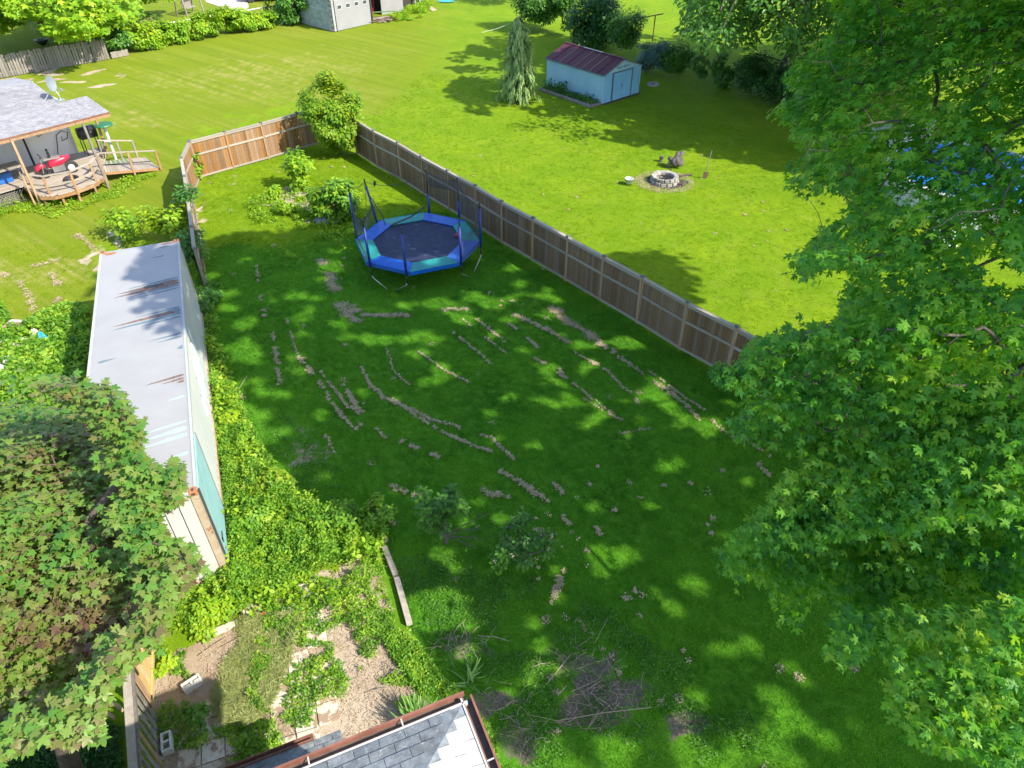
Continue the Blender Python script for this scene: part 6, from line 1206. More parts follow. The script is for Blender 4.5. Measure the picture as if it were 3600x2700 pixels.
bush('container_vine', 'green creeper climbing the far corner of the container', (700, 940), .4, .7, 2.0, 800, 'mid_leaf', 'oval', .15, 'creeper', clumps=12)
bush('container_vine', 'darker creeper against the container side beyond the lettering', (742, 1080), .35, .8, .9, 600, 'mid_leaf', 'oval', .14, 'creeper', clumps=10)
bush('lawn_sapling', 'young green sapling with forked trunk in the middle of the shaded lawn', (1565, 1935), .62, .5, 2.2, 950, 'mid_leaf', 'oval', .125, 'sapling', clumps=22, stem='bark', zlow=.9, cs=.16)
bush('flowering_bush', 'thin low bush with faded blossoms on the shaded lawn right of the sapling', (1840, 1985), .85, .75, 1.5, 1500, 'mid_leaf', 'oval', .10, 'bush', clumps=26, stem='bark', zlow=.12, cs=.2)
def blossoms():
    b = at(1840, 1985); n = 26; C = b + np.c_[RNG.normal(size=(n, 2)) * [.55, .5], .5 + RNG.random(n) * 1.1]; P, Nn, Tt, S = clustered(C, 9, .05, .04, 1, .6); o = leaves('blossom', M['flower'], P, Nn, Tt, S, 'quad'); o.parent = bpy.data.objects['flowering_bush']; o.location = -Vector(wloc(o.parent))
    P0 = at(1630, 1870); t = bpy.data.objects['lawn_sapling']; m = MB()
    b0 = at(1565, 1912)
    for (dx, dy, dz) in ((.9, .1, .5), (1.1, -.15, .35), (.8, -.3, .2), (.95, .3, .7)):
        e = b0 + [dx, dy, dz]; md = (b0 + e) / 2 + [0, 0, .2]; m.tube([b0 + [0, 0, .3], md, e], [.02, .012, .006], 5)
        for _ in range(6): s_ = md + (e - md) * random.random(); m.tube([s_, s_ + [random.uniform(-.15, .3), random.uniform(-.25, .25), random.uniform(-.1, .25)]], [.006, .003], 4, cap=False)
    m.tube([at(1568, 1910) * [1, 1, 0], b0 + [.05, .1, .5], b0 + [.1, .15, 1.2]], [.05, .035, .02], 7); m.build('bare_twigs', M['bark'], t)
blossoms()
bush('tall_weed', 'tall flowering weed spike nearest the sawn timber edging', (1140, 1880), .22, .2, .95, 300, 'weed', 'oval', .10, 'weed', clumps=8)
bush('leafy_weed', 'broad leaved reddish plant behind the bright weed bank', (960, 1730), .5, .35, .8, 360, 'lilac', 'oval', .17, 'plant', clumps=10)
bush('leafy_weed', 'bright round-leaved plant beside the middle of the container', (815, 1480), .25, .25, .5, 160, 'lime', 'oval', .14, 'plant', clumps=6)
for i, (px, lab, n) in enumerate((((1330, 1830), 'right-hand clump of sunlit tall weeds at the lawn edge', 700), ((1230, 1850), 'sunlit tall weeds left of the timber edging top', 700), ((900, 1850), 'bushy weeds beside the near end of the container', 700), ((720, 2190), 'yellow-green round-leaved bush at the container doors', 1300))):
    bush('weed_clump', lab, px, .65 if i == 3 else .45, .45, .75, n, 'lime' if i == 3 else 'weed', 'oval', .10, 'weeds', 'tall weed clumps', clumps=14)
bush('hosta', 'small shaded green plant beside the standing cinder block', (700, 2530), .30, .25, .45, 330, 'mid_leaf', 'oval', .10, 'plant', clumps=8)
bush('gate_weed', 'bright small weed growing beside the pine gate', (585, 2340), .25, .35, .4, 350, 'lime', 'oval', .09, 'plant', clumps=8)
def iris():
    b = at(1475, 2560); n = 120; a = RNG.random(n) * 6.283; s = RNG.random(n) ** .7; T = np.c_[np.cos(a) * s, np.sin(a) * s, .7 + .4 * RNG.random(n)]; P = np.tile(b + [0, 0, 0], (n, 1)) + rdir(n) * [.14, .10, 0]
    t = thing('iris_clump', 'clump of long sword shaped leaves at the roof corner', 'plant', b)
    for i in range(0, n, 2): pass
    leaf_objects(M['iris'], P, rdir(n) * .3 + np.c_[np.cos(a), np.sin(a), np.full(n, .4)], T, .55 + .35 * RNG.random(n), 'blade', t)
    b = at(1650, 2400); n = 26; a = RNG.random(n) * 6.283; t = thing('iris_clump', 'small tuft of arching sword leaves further up the lawn edge', 'plant', b); P = np.tile(b, (n, 1)) + rdir(n) * [.1, .1, 0]
    leaf_objects(M['iris'], P, rdir(n) * .3 + [0, 0, .3], np.c_[np.cos(a), np.sin(a), np.full(n, .5)], .35 + .2 * RNG.random(n), 'blade', t)
iris()

# shrubs behind the blue shed
bush('evergreen_bush', 'huge dark round bush directly behind the blue shed', (2089, 168), 1.75, 1.5, 4.3, 10500, 'dark_leaf', 'oval', .20, clumps=60, cs=.33, fill=.35, zlow=.15)
bush('maple_bush', 'bright broad bush at the top edge behind the weeping conifer', (1895, 110), 1.7, 1.5, 4.4, 8500, 'mid_leaf', 'oval', .22, clumps=55, cs=.3, zlow=.7)
bush('maple_bush', 'spindly green bush between the bright bush and the brown post', (1975, 125), .8, .8, 4.2, 2600, 'mid_leaf', 'oval', .22, clumps=30, cs=.2, zlow=.6)
bush('vase_shrub', 'vase shaped green shrub right behind the shed roof', (2195, 205), 1.9, 1.5, 3.3, 6500, 'mid_leaf', 'quad', .17, 'shrub', vase=True, clumps=40, cs=.26, zlow=.7)
bush('spruce', 'round blue-green spruce to the right of the blue shed', (2295, 258), 1.15, .95, 2.25, 7500, 'spruce', 'needle', .16, 'spruce', clumps=34, cs=.30, up=.5)
bush('vase_shrub', 'upright green shrub just right of the blue spruce', (2372, 270), 1.35, 1.1, 2.2, 5200, 'mid_leaf', 'quad', .17, 'shrub', vase=True, clumps=36, cs=.28, zlow=.3)
bush('vase_shrub', 'small open shrub with bare stems right of the upright shrubs', (2463, 300), 1.0, .8, 1.95, 1900, 'mid_leaf', 'quad', .14, 'shrub', vase=True, clumps=20, cs=.2, zlow=.5, stem='bark')
bush('hedge_bush', 'loose green bush at the left end of the dark hedge', (2545, 316), .85, .7, 2.6, 1900, 'mid_leaf', 'oval', .17, clumps=24, cs=.2)
for i, (px, lab) in enumerate((((2630, 335), 'left bush of the dark hedge under the leaning tree'), ((2700, 360), 'middle bush of the dark hedge under the leaning tree'), ((2780, 385), 'right bush of the dark hedge under the leaning tree'))):
    bush('hedge_bush', lab, px, 1.2, 1.0, 2.7, 2600, 'dark_leaf', 'oval', .16, group='dark hedge bushes', clumps=30, cs=.32, fill=.4)
m = MB(); a_, b_ = at(2638, 300) * [1, 1, 0], at(2735, 325) * [1, 1, 0]; m.tube([a_ + [0, -1.3, 2.2], b_ + [0, -1.3, 2.1]], .03, 6); solo(m, 'fence_rail', M['steel'], 'pale tubular rail showing in the dark hedge', 'rail')

# hedge and shrubs of the top left border
for i in range(11):
    px = [(425, 190), (470, 182), (520, 172), (575, 160), (625, 150), (680, 140), (735, 132), (790, 120), (840, 112), (885, 106), (930, 98)][i]
    lab = ['first hedge bush right of the picket fence', 'second hedge bush right of the picket fence', 'hedge bush behind the boulder', 'hedge bush right of the boulder', 'hedge bush left of the swing frame', 'hedge bush in front of the swing frame', 'hedge bush right of the swing frame', 'broad hedge bush in the middle of the wire fence', 'hedge bush before the wire fence gap', 'low hedge bush in the wire fence gap', 'last low hedge bush left of the grey-green shrub'][i]
    bush('hedge_bush', lab, px, 1.25, 1.0, [2.2, 2.3, 1.9, 1.8, 1.6, 1.9, 2.1, 2.3, 2.2, 1.2, 1.3][i], 1500, 'lime' if i != 0 else 'mid_leaf', 'oval', .22, group='hedge at the top left border', clumps=18, cs=.25)
bush('grey_shrub', 'pale grey-green rounded shrub left of the garage', (1030, 82), 1.9, 1.4, 3.2, 3000, 'mid_leaf', 'oval', .26, clumps=30, cs=.25)
bush('dark_shrub', 'dark shaded shrub against the garage side', (1092, 78), 1.2, 1.2, 2.6, 1500, 'dark_leaf', 'oval', .22, clumps=20, cs=.25)
bush('plum_shrub', 'small purple leaved shrub at the top of the left hedge', (520, 110), .8, .7, 1.6, 600, 'norway', 'oval', .22, clumps=10)

def weeping_conifer():
    b = at(1822, 357); hgt = 4.75; t = thing('weeping_conifer', 'pale green weeping conifer standing alone left of the blue shed', 'conifer', b); m = MB(); m.tube([b, b + [0, 0, 2.4], b + [.05, 0, hgt]], [.13, .08, .02], 8); m.build('trunk', M['bark_dark'], t)
    P, Nn, Tt, S = [], [], [], []; lm = MB()
    for i in range(230):
        z = .35 + (hgt - .35) * (i / 230) ** 1.0; R_ = (1.42 * (1 - (z / hgt)) ** .55 + .08) * random.uniform(.55, 1.12); a = i * 2.4 + random.uniform(-.4, .4); o = np.array([math.cos(a), math.sin(a), 0]); tip = b + o * R_ + [0, 0, z + .1]; lm.tube([b + [0, 0, z], b + o * R_ * .5 + [0, 0, z + .18], tip], [.025, .015, .008], 4, cap=False)
        for j in range(5):
            s_ = random.uniform(.35, 1.0); q0 = b + o * R_ * s_ + [0, 0, z + .14 * math.sin(s_ * 3)]; ln = random.uniform(.2, .45)
            for k in range(9):
                u = k / 8; q = q0 + o * .06 * u + np.array([random.gauss(0, .03), random.gauss(0, .03), -ln * u]); P.append(q); Nn.append(o + np.array([0, 0, .35]) + rdir(1)[0] * .4); Tt.append(np.array([0, 0, -1.0]) + o * .35 + rdir(1)[0] * .45); S.append(random.uniform(.15, .26))
    lm.build('limb', M['bark_dark'], t)['kind'] = 'stuff'
    leaves('foliage', M['conifer'], np.array(P), np.array(Nn), np.array(Tt), np.array(S) * 1.1, 'needle', t)
weeping_conifer()

# ---------------------------------------------------------------- trees
def pick_leaves(P, n=300, margin=10):
    q, dep = proj(P); d = np.linalg.norm(P - [0, 0, CH], axis=1); inn = (q[:, 0] > margin) & (q[:, 0] < 3600 - margin) & (q[:, 1] > margin) & (q[:, 1] < 2700 - margin) & (dep > 0)
    d = np.where(inn, d, 1e9); return np.argsort(d)[:n]
def crown(t, C, k, rad, size, mat, tpl, parts=0, sil=None, holes=True, lit=None, **kw):
    P, Nn, Tt, S = clustered(C, k, rad, size, **kw); keep = np.ones(len(P), bool)
    if sil is not None:
        q, dep = proj(P); inn = (q[:, 0] > -60) & (q[:, 0] < 3660) & (q[:, 1] > -60) & (q[:, 1] < 2760) & (dep > 0); keep &= ~inn | inpoly(q + RNG.normal(size=q.shape) * 14, sil)
    if holes: keep &= ~in_fleck(P)
    if lit is not None: keep &= ~(inpoly(proj(np.c_[P[:, :2] - P[:, 2:3] * SH, np.zeros(len(P))])[0], lit) & (RNG.random(len(P)) < .25))
    P, Nn, Tt, S = P[keep], Nn[keep], Tt[keep], S[keep]
    if parts:
        idx = pick_leaves(P, parts); leaf_objects(M[mat], P[idx], Nn[idx], Tt[idx], S[idx], tpl, t); keep = np.ones(len(P), bool); keep[idx] = False; P, Nn, Tt, S = P[keep], Nn[keep], Tt[keep], S[keep]
    return leaves('foliage', M[mat], P, Nn, Tt, S, tpl, t)
FL = []
def make_flecks():
    for x, y, r in [(730, 573, 26), (525, 700, 14), (540, 765, 14), (500, 635, 12), (500, 665, 10), (510, 840, 10), (905, 765, 14), (880, 730, 14), (795, 733, 14), (940, 735, 14), (960, 810, 10), (1020, 640, 16), (990, 668, 20), (1065, 658, 14), (1010, 690, 18), (940, 655, 14), (1090, 650, 10), (1100, 690, 10), (1170, 640, 10), (1190, 680, 14), (1180, 792, 13), (1250, 745, 12), (1365, 740, 22), (1335, 735, 12), (1270, 790, 12), (1420, 855, 14), (1440, 880, 10), (1525, 912, 16), (1500, 905, 12), (1545, 920, 10), (1385, 845, 10), (1470, 915, 8), (1440, 985, 12), (1460, 1010, 10), (1430, 1015, 8), (1225, 870, 12), (925, 825, 12), (830, 735, 8), (735, 700, 10), (1100, 860, 8), (1040, 1080, 8), (1090, 1120, 10), (1360, 1190, 10), (1490, 1250, 16), (1500, 1265, 10), (1350, 1215, 8), (1300, 1230, 10), (955, 1195, 12), (960, 1280, 14), (920, 1300, 26), (945, 1335, 24), (900, 1330, 16), (1010, 1340, 18), (1000, 1300, 8), (985, 1335, 14), (1150, 1340, 10), (1170, 1390, 8), (1200, 1290, 8), (1060, 1640, 40), (1010, 1590, 22), (1140, 1655, 26), (1190, 1600, 22), (1230, 1650, 26), (1310, 1600, 20), (1350, 1610, 30), (1330, 1640, 24), (1500, 1640, 32), (1480, 1600, 18), (1460, 1530, 20), (1590, 1590, 26), (1620, 1620, 24), (1575, 1640, 18), (1690, 1640, 22), (1660, 1560, 22), (1700, 1575, 20), (1735, 1470, 18), (1690, 1500, 14), (1650, 1490, 14), (1720, 1550, 12), (1700, 1430, 8), (1550, 1400, 10), (1800, 1600, 12), (1830, 1560, 10), (640, 770, 10), (880, 1120, 14), (800, 1100, 16), (1410, 1275, 8), (1130, 1480, 14), (1230, 1500, 12), (560, 900, 18), (560, 950, 20), (700, 895, 10), (1010, 1130, 8), (1350, 940, 9), (1290, 900, 8), (1160, 960, 8), (1690, 910, 10)]:
        p = at(x * 1.6275, y * 1.6275); dep = proj(p[None])[1][0]; FL.append((p[0], p[1], r * 1.6275 * dep / F * (.95 if y < 1400 else .55)))
    g = scatter([(700, 900), (1300, 800), (1700, 800), (2400, 1200), (2800, 1600), (2600, 2600), (1700, 2600), (1400, 2000), (900, 1500)], 90)
    for p in g: FL.append((p[0], p[1], random.uniform(.05, .13)))
make_flecks(); FLA = np.array(FL)
def in_fleck(P, m=.15):
    G = P[:, :2] - P[:, 2:3] * SH; out = np.zeros(len(P), bool)
    for x, y, r in FLA: out |= (((G[:, 0] - x) * .8) ** 2 + (G[:, 1] - y) ** 2) < (r + m) ** 2
    return out & (P[:, 2] > 2)
def vis(P, m=0):
    q, dep = proj(P); return (dep > .3) & (q[:, 0] > -m) & (q[:, 0] < 3600 + m) & (q[:, 1] > -m) & (q[:, 1] < 2700 + m), q

# silver maple on the right: crown shape as it stands against the lawn
SIL = [(2870, -80), (2950, 60), (2900, 160), (2790, 240), (2760, 300), (2830, 330), (2700, 395), (2790, 420), (2790, 500), (2850, 540), (2760, 585), (2760, 640), (2840, 690), (2960, 660), (3000, 720), (2980, 760), (2900, 800), (2870, 850), (2800, 890), (2780, 960), (2850, 980), (2930, 940), (2990, 960), (2960, 1040), (2990, 1090), (2920, 1140), (2800, 1150), (2740, 1180), (2660, 1190), (2600, 1270), (2540, 1290), (2500, 1320), (2560, 1360), (2700, 1380), (2640, 1420), (2560, 1480), (2590, 1540), (2760, 1560), (2840, 1640), (2740, 1700), (2700, 1780), (2600, 1880), (2500, 1990), (2580, 2030), (2700, 2060), (2760, 2190), (2850, 2150), (2900, 2060), (2960, 2180), (2900, 2300), (3030, 2340), (3080, 2230), (3150, 2330), (3130, 2480), (3200, 2560), (3290, 2640), (3420, 2640), (3500, 2760), (3800, 2800), (3800, -80)]
SHADE = [(370, 960), (480, 860), (640, 850), (760, 850), (900, 820), (1000, 850), (1120, 800), (1230, 780), (1330, 740), (1480, 725), (1582, 745), (1765, 858), (1900, 935), (2060, 960), (2130, 885), (2300, 900), (2420, 980), (2440, 1080), (2560, 1180), (2760, 1360), (3000, 1480), (3700, 1700), (3700, 2800), (1780, 2800), (1760, 2600), (1610, 2330), (1550, 2080), (1440, 1930), (1240, 1790), (1060, 1640), (940, 1500), (850, 1330), (760, 1290), (640, 1300), (430, 1340), (370, 1150)]
LIT = [(930, 1680), (1140, 1790), (1370, 1900), (1480, 2140), (1540, 2350), (1660, 2560), (1640, 2800), (400, 2800), (400, 2250), (700, 2000), (780, 1500)]
def silver_maple():
    b = np.array([14.6, 7.5, 0.0]); t = thing('silver_maple', 'huge silver maple with drooping branches covering the whole right side', 'tree', b)
    fork = b + [-.9, .4, 6.5]; top = b + [-1.6, .8, 10.0]
    m = MB(); m.tube([b, b + [-.1, 0, 1.0], b + [-.4, .1, 3.5], fork, top], [.62, .48, .42, .34, .26], 14); m.build('trunk', M['bark'], t, smooth=True)
    # (1) clusters the camera can see
    n = 26000; q = RNG.random((n, 3)) * [16, 30, 15.5] + [1.5, -4, 1.2]; v, px = vis(q, 140); dist = np.linalg.norm(q - [0, 0, CH], axis=1)
    nv = vnoise(q[:, :2] + q[:, 2:3] * [.5, .3], .45, 51) * .6 + vnoise(q[:, :2] - q[:, 2:3] * [.6, .2], 1.1, 52) * .4
    rad = np.sqrt(((q[:, 0] - 12) / 9.5) ** 2 + ((q[:, 1] - 9.5) / 12.5) ** 2 + ((q[:, 2] - 9) / 8.5) ** 2)
    ok = v & inpoly(px, SIL) & (dist > 8.6) & (rad < 1.05) & (nv > .40) & (q[:, 2] > 2.2) & (q[:, 1] > -2)
    # let the lawn and pool show through: drop most clusters along rays in the thin parts
    thin = (inpoly(px, [(2960, 690), (3560, 560), (3600, 900), (3350, 960), (3100, 1140), (2960, 1100)])) & (RNG.random(n) < .52); ok &= ~thin
    ok &= ~(inpoly(px, [(2930, 2080), (3300, 2060), (3350, 2250), (3180, 2420), (3000, 2360)]) & (RNG.random(n) < .72))
    pu = np.c_[2450 + 1300 * RNG.random(7800), -150 + 2950 * RNG.random(7800)]; pu = pu[inpoly(pu, SIL)]
    nn_ = vnoise(pu, .0042, 55) * .55 + vnoise(pu, .011, 56) * .45; band = np.c_[2520 + 1180 * RNG.random(700), 1840 + 360 * RNG.random(700)]; band = band[inpoly(band, SIL)]; pu = np.vstack([band, pu]); nn_ = np.r_[np.ones(len(band)), nn_]; pu = pu[(nn_ > .33) | ((pu[:, 1] > 1450) & (RNG.random(len(pu)) < .6))][:2600]
    far = np.clip((1100 - pu[:, 1]) / 1100, 0, 1); ds = 9.0 + far * 3.0 + (5.5 + 3 * far) * RNG.random(len(pu)) ** 1.3
    dr_ = np.stack([(pu[:, 0] - 1800) / F, CP - (pu[:, 1] - 1350) / F * SP, -SP - (pu[:, 1] - 1350) / F * CP], -1); q = np.array([0, 0, CH]) + nz(dr_) * ds[:, None]
    tp = inpoly(pu, [(2960, 690), (3560, 560), (3600, 900), (3350, 960), (3100, 1140), (2960, 1100)]); gp = inpoly(pu, [(2900, 2080), (3250, 2060), (3350, 2250), (3180, 2420), (2960, 2360)])
    dn_ = nz(dr_)
    for _ in range(9):      # hang clusters that would shade the sunny weeds and patio lower, further down the same bough
        G_ = q[:, :2] - q[:, 2:3] * SH; bad = inpoly(proj(np.c_[G_, np.zeros(len(G_))])[0], LIT) & (q[:, 2] > 1.0); q[bad] += dn_[bad] * .7
    G_ = q[:, :2] - q[:, 2:3] * SH; badl = inpoly(proj(np.c_[G_, np.zeros(len(G_))])[0], LIT)
    rr_ = RNG.random(len(pu)); ok = (q[:, 2] > 1.6) & ~badl & ~(tp & (rr_ < .42)) & ~(gp & (rr_ < .5))
    A = q[ok]
    # outline sprays: a chain of clusters just inside the silhouette
    E = []
    for (x0, y0), (x1, y1) in zip(SIL[:-2], SIL[1:-1]):
        for s in np.linspace(0, 1, max(2, int(math.hypot(x1 - x0, y1 - y0) / 45)), endpoint=False):
            for rep in range(2):
                x = x0 + (x1 - x0) * s + random.uniform(15, 75); y = y0 + (y1 - y0) * s + random.uniform(-15, 15)
                if not inpoly(np.array([[x, y]]), SIL)[0]: continue
                dd = random.uniform(10.0, 12.5) if y > 1100 else random.uniform(11.5, 15); r = at(x, y, 0) - [0, 0, CH]; p = np.array([0, 0, CH]) + r / np.linalg.norm(r) * dd
                g_ = p[:2] - p[2] * SH
                for _ in range(7):
                    if inpoly(proj(np.array([[*g_, 0.0]]))[0], LIT)[0]: p = p + r / np.linalg.norm(r) * .8; g_ = p[:2] - p[2] * SH
                if p[2] > 1.5: E.append(p)
    A = np.vstack([A, np.array(E)])
    # (2) the crown above the camera's view, placed where its shade falls on the yard
    n = 7000; g = np.array([at(*p)[:2] for p in SHADE if p[0] < 3000]); lo, hi = g.min(0), g.max(0); hi[0] = 12
    G = lo + RNG.random((n, 2)) * (hi - lo); pg, _ = proj(np.c_[G, np.zeros(n)]); z = RNG.random(n) * 11 + 10.5
    Q = np.c_[G + z[:, None] * SH, z]; v2, p2 = vis(Q, 330)
    h = vnoise(G, .42, 61) * .5 + vnoise(G, 1.15, 62) * .5
    lowy = G[:, 1] < 9.5
    ok2 = ((pg[:, 0] < 2800) | (pg[:, 1] > 2000)) & inpoly(pg + (np.stack([vnoise(G, .8, 63), vnoise(G, .8, 64)], -1) - .5) * 90, SHADE) & ~v2 & (np.linalg.norm(Q - [0, 0, CH], axis=1) > 5) & (Q[:, 0] > -2.5) & (h > np.where(lowy, .22, .25))
    Rf = Q[:, :2] - (z[:, None] - 6.0) * SH; ok2 &= ~((Rf[:, 0] < 1.2) & (Rf[:, 1] < 5.2))
    Bc = Q[ok2]; print('silver clusters', len(A), len(Bc))
    crown(t, A, 29, .40, .090, 'silver', 'silver', parts=290, sil=SIL, lit=LIT, flat=.6, up=.55, outw=.55, centre=b + [0, 0, 6], droop=.95)
    P, Nn, Tt, S = clustered(Bc, 16, .62, .27, .5, 1.0, .3, centre=b + [0, 0, 8]); kp = ~in_fleck(P, .27) & ~inpoly(proj(np.c_[P[:, :2] - P[:, 2:3] * SH, np.zeros(len(P))])[0], LIT) & (np.linalg.norm(P - [0, 0, CH], axis=1) > 4.5); P, Nn, Tt, S = P[kp], Nn[kp], Tt[kp], S[kp]; leaves('upper_foliage', M['silver'], P, Nn, Tt, S, 'big', t)
    pa_ = proj(A)[0]; br = A[~((pa_[:, 1] > 1800) & (pa_[:, 1] < 2330) & (pa_[:, 0] < 3750)) | (RNG.random(len(A)) < .0)]
    branches(t, [b + [-.4, .1, 3.5], fork, top], np.vstack([br[::2], Bc[::2]]), M['bark'], 'limb', .0048, .11, .05, .006, 5)
silver_maple()

def norway_maple():
    b = np.array([-7.9, 5.4, 0.0]); t = thing('norway_maple', 'bushy maple with mixed green and bronze leaves covering the lower left', 'tree', b)
    S_ = [(-200, 1300), (120, 1330), (250, 1330), (330, 1370), (370, 1350), (400, 1420), (450, 1400), (440, 1480), (500, 1470), (480, 1560), (480, 1600), (540, 1640), (560, 1690), (590, 1640), (640, 1620), (630, 1700), (640, 1740), (560, 1790), (500, 1800), (570, 1860), (560, 1900), (650, 1920), (690, 1990), (660, 2040), (600, 2100), (560, 2220), (560, 2260), (480, 2270), (445, 2340), (380, 2400), (350, 2500), (350, 2590), (260, 2620), (150, 2590), (0, 2680), (-200, 2700)]
    m = MB(); m.tube([b, b + [0.1, 0, 1.0], b + [.4, .1, 2.6], b + [.6, .1, 4.4]], [.22, .17, .14, .09], 12); m.build('trunk', M['bark_dark'], t, smooth=True)
    n = 22000; q = RNG.random((n, 3)) * [10, 10, 7.5] + [-13.5, .5, 1.6]; px, dep = proj(q); dist = np.linalg.norm(q - [0, 0, CH], axis=1)
    rad = np.sqrt(((q[:, 0] + 7.2) / 4.1) ** 2 + ((q[:, 1] - 5.9) / 4.0) ** 2 + ((q[:, 2] - 4.7) / 3.3) ** 2); nv = vnoise(q[:, :2] + q[:, 2:3] * .4, .7, 71)
    inside = (rad < 1) & (dist > 7.2); inf = (px[:, 0] > -150) & (px[:, 0] < 3700) & (px[:, 1] > -100) & (px[:, 1] < 2800)
    ok = inside & (~inf | inpoly(px, S_)) & (nv > .22) & ~((q[:, 0] > -5.2) & (q[:, 1] < 5.2) & (q[:, 2] < 3.2)); ok &= (rad > .60) & ~((px[:, 1] > 2560) & (px[:, 0] > -150) & ~inpoly(px, S_)); A = q[ok]; pr = A[:, 2] + .35 * A[:, 1] + .25 * A[:, 0] + RNG.normal(size=len(A)) * 1.2; A = A[np.argsort(-pr)[:1100]]; print('nm', ok.sum())
    E = []
    for (x0, y0), (x1, y1) in zip(S_[1:-1], S_[2:]):
        for s in np.linspace(0, 1, max(2, int(math.hypot(x1 - x0, y1 - y0) / 38)), endpoint=False):
            x = x0 + (x1 - x0) * s - random.uniform(12, 45); y = y0 + (y1 - y0) * s + random.uniform(-8, 12)
            if not inpoly(np.array([[x, y]]), S_)[0]: continue
            for rep in range(2):
                r = at(x, y, 0) - [0, 0, CH]; r = r / np.linalg.norm(r); dd = 8.6 + max(0, (2300 - y)) / 2300 * 3.4 + random.uniform(-.3, .5); E.append(np.array([0, 0, CH]) + r * dd)
    A = np.vstack([A, np.array(E)]); print('norway clusters', len(A))
    crown(t, A, 38, .34, .075, 'norway', 'maple', parts=290, sil=S_, holes=False, flat=.6, up=1.15, outw=.5, centre=b + [.5, .3, 3.2], droop=.3)
    branches(t, [b + [.1, 0, 1], b + [.4, .1, 2.6], b + [.6, .1, 4.4]], A, M['bark_dark'], 'limb', .007, .09, .08, .006, 5)
norway_maple()

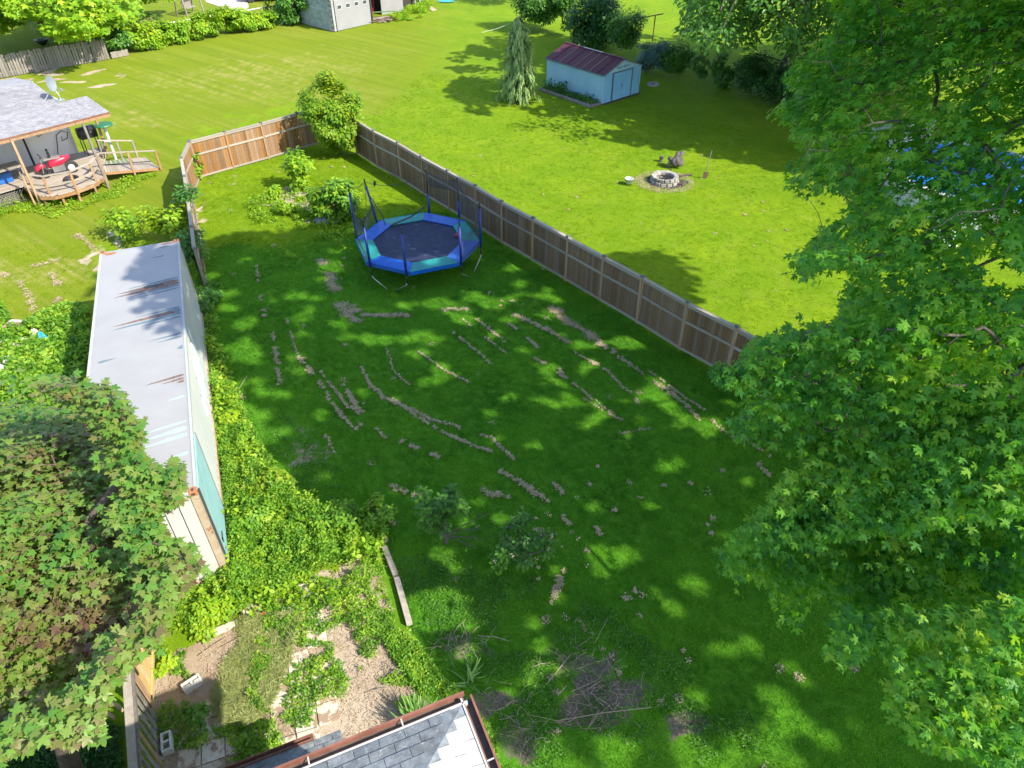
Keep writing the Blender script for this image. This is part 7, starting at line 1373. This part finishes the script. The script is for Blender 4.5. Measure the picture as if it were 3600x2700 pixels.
def far_tree(name, label, b, trunk, C, k, rad, size, mat, tpl='oval', r0=.28, limbmat='bark', up=.8):
    t = thing(name, label, 'tree', b); m = MB(); n = len(trunk); m.tube(trunk, [r0 * (1 - .6 * i / (n - 1)) for i in range(n)], 10); m.build('trunk', M[limbmat], t, smooth=True)
    crown(t, C, k, rad, size, mat, tpl, flat=.6, up=up, outw=.5, centre=np.array(trunk[-1]), droop=.3); branches(t, trunk[-2:], C[::2], M[limbmat], 'limb', .012, .16, .08, .012, 5); return t
def background_trees():
    # leaning tree with visible trunk
    SH2 = [(1600, 175), (1590, 330), (1720, 365), (1850, 375), (1950, 395), (2080, 420), (2180, 470), (2420, 500), (2600, 555), (2850, 610), (3200, 640), (3700, 700), (3700, 160), (3000, 100), (2600, 190), (2440, 90), (2350, 110), (2200, 130), (1900, 60), (1700, 150)]
    b = at(2728, 306); base = np.array([*b[:2], 0.0]); trunk = [base, base + [.15, 0, 1.2], base + [.9, .2, 3.2], base + [.6, -.6, 6], base + [-.5, -1.5, 9]]
    VIS = [(2400, -80), (2430, 60), (2400, 130), (2480, 180), (2590, 160), (2660, 130), (2700, 110), (2760, 140), (2790, 230), (2760, 260), (2840, 270), (3000, 280), (3700, 300), (3700, -80)]
    n = 5000; q = RNG.random((n, 3)) * [26, 22, 12] + [8, 36, 2.4]; v, px = vis(q, 120); A = q[(v & inpoly(px, VIS)) & (vnoise(q[:, :2] + q[:, 2:3], .5, 81) > .40) & (q[:, 0] < 30)][:1500]
    n = 6000; g = np.array([at(*p)[:2] for p in SH2]); lo, hi = g.min(0), g.max(0); hi = np.minimum(hi, [26, 62]); G = lo + RNG.random((n, 2)) * (hi - lo); pg, _ = proj(np.c_[G, np.zeros(n)]); z = RNG.random(n) * 8 + 7.5
    Q = np.c_[G + z[:, None] * SH, z]; v2, _ = vis(Q, 40); jit = (np.stack([vnoise(G, .5, 83), vnoise(G, .5, 84)], -1) - .5) * 110
    hh = vnoise(G, .4, 82) * .5 + vnoise(G, 1.0, 85) * .5; ok = inpoly(pg + jit, SH2) & ~v2 & (hh > .30); 
    west = pg[:, 0] < 1900; ok &= ~(west & (hh < .47)); Bc = Q[ok][:2000]
    print('leaning tree', len(A), len(Bc))
    t = far_tree('leaning_tree', 'large spreading tree with leaning trunk behind the hedge at upper right', base, trunk, A, 34, .8, .25, 'mid_leaf', 'oval', .34)
    P, Nn, Tt, S = clustered(Bc, 14, .8, .42, .5, 1.0, .3); leaves('upper_foliage', M['mid_leaf'], P, Nn, Tt, S, 'big', t)
    branches(t, [trunk[-2], trunk[-1]], Bc[::3], M['bark'], 'upper_limb', .012, .16, .08, .012, 5)
    # bright maple at top left
    V1 = [(-100, -80), (-100, 130), (20, 120), (60, 60), (110, 50), (150, 60), (190, 110), (180, 170), (260, 130), (330, 110), (360, 130), (420, 110), (480, 60), (560, 50), (600, -80)]
    b = at(150, 95); base = np.array([*b[:2], 0.0]); n = 9000; q = RNG.random((n, 3)) * [24, 20, 9] + [-52, 50, 2.2]; v, px = vis(q, 200); hole = inpoly(px, [(60, 60), (150, 70), (190, 200), (0, 280), (-50, 150), (20, 110)])
    A = q[v & inpoly(px, V1) & ~hole & (vnoise(q[:, :2] + q[:, 2:3] * .7, .42, 91) > .36)]; A = A[RNG.permutation(len(A))[:760]]
    far_tree('bright_maple', 'bright lime green maple overhanging the picket fence at top left', base, [base, base + [.2, 0, 2], base + [.5, .2, 4.5], base + [.4, .2, 6.5]], A, 26, .78, .27, 'lime', 'maple', .35, 'bark_dark', up=1.1)
    # drooping branch of the same crown in the corner
    # tree shading the far left of the long lawn at the top
    for (px, lab, hgt, r) in (((1840, 40), 'round leafy tree at the top edge left of the brown post', 6.5, 3.0),):
        b = at(*px); base = np.array([b[0], b[1] + 3, 0]); d = rdir(90); C = base + [0, 0, hgt * .72] + d * (RNG.random((90, 1)) ** .4) * [r, r, hgt * .3]; far_tree('round_tree', lab, base, [base, base + [0, 0, 2], base + [0, 0, hgt * .5]], C, 26, .8, .28, 'mid_leaf', 'oval', .2)
background_trees()
print('objects', len(bpy.data.objects))

print('tris', sum(len(o.data.polygons) for o in bpy.data.objects if o.type == 'MESH'))
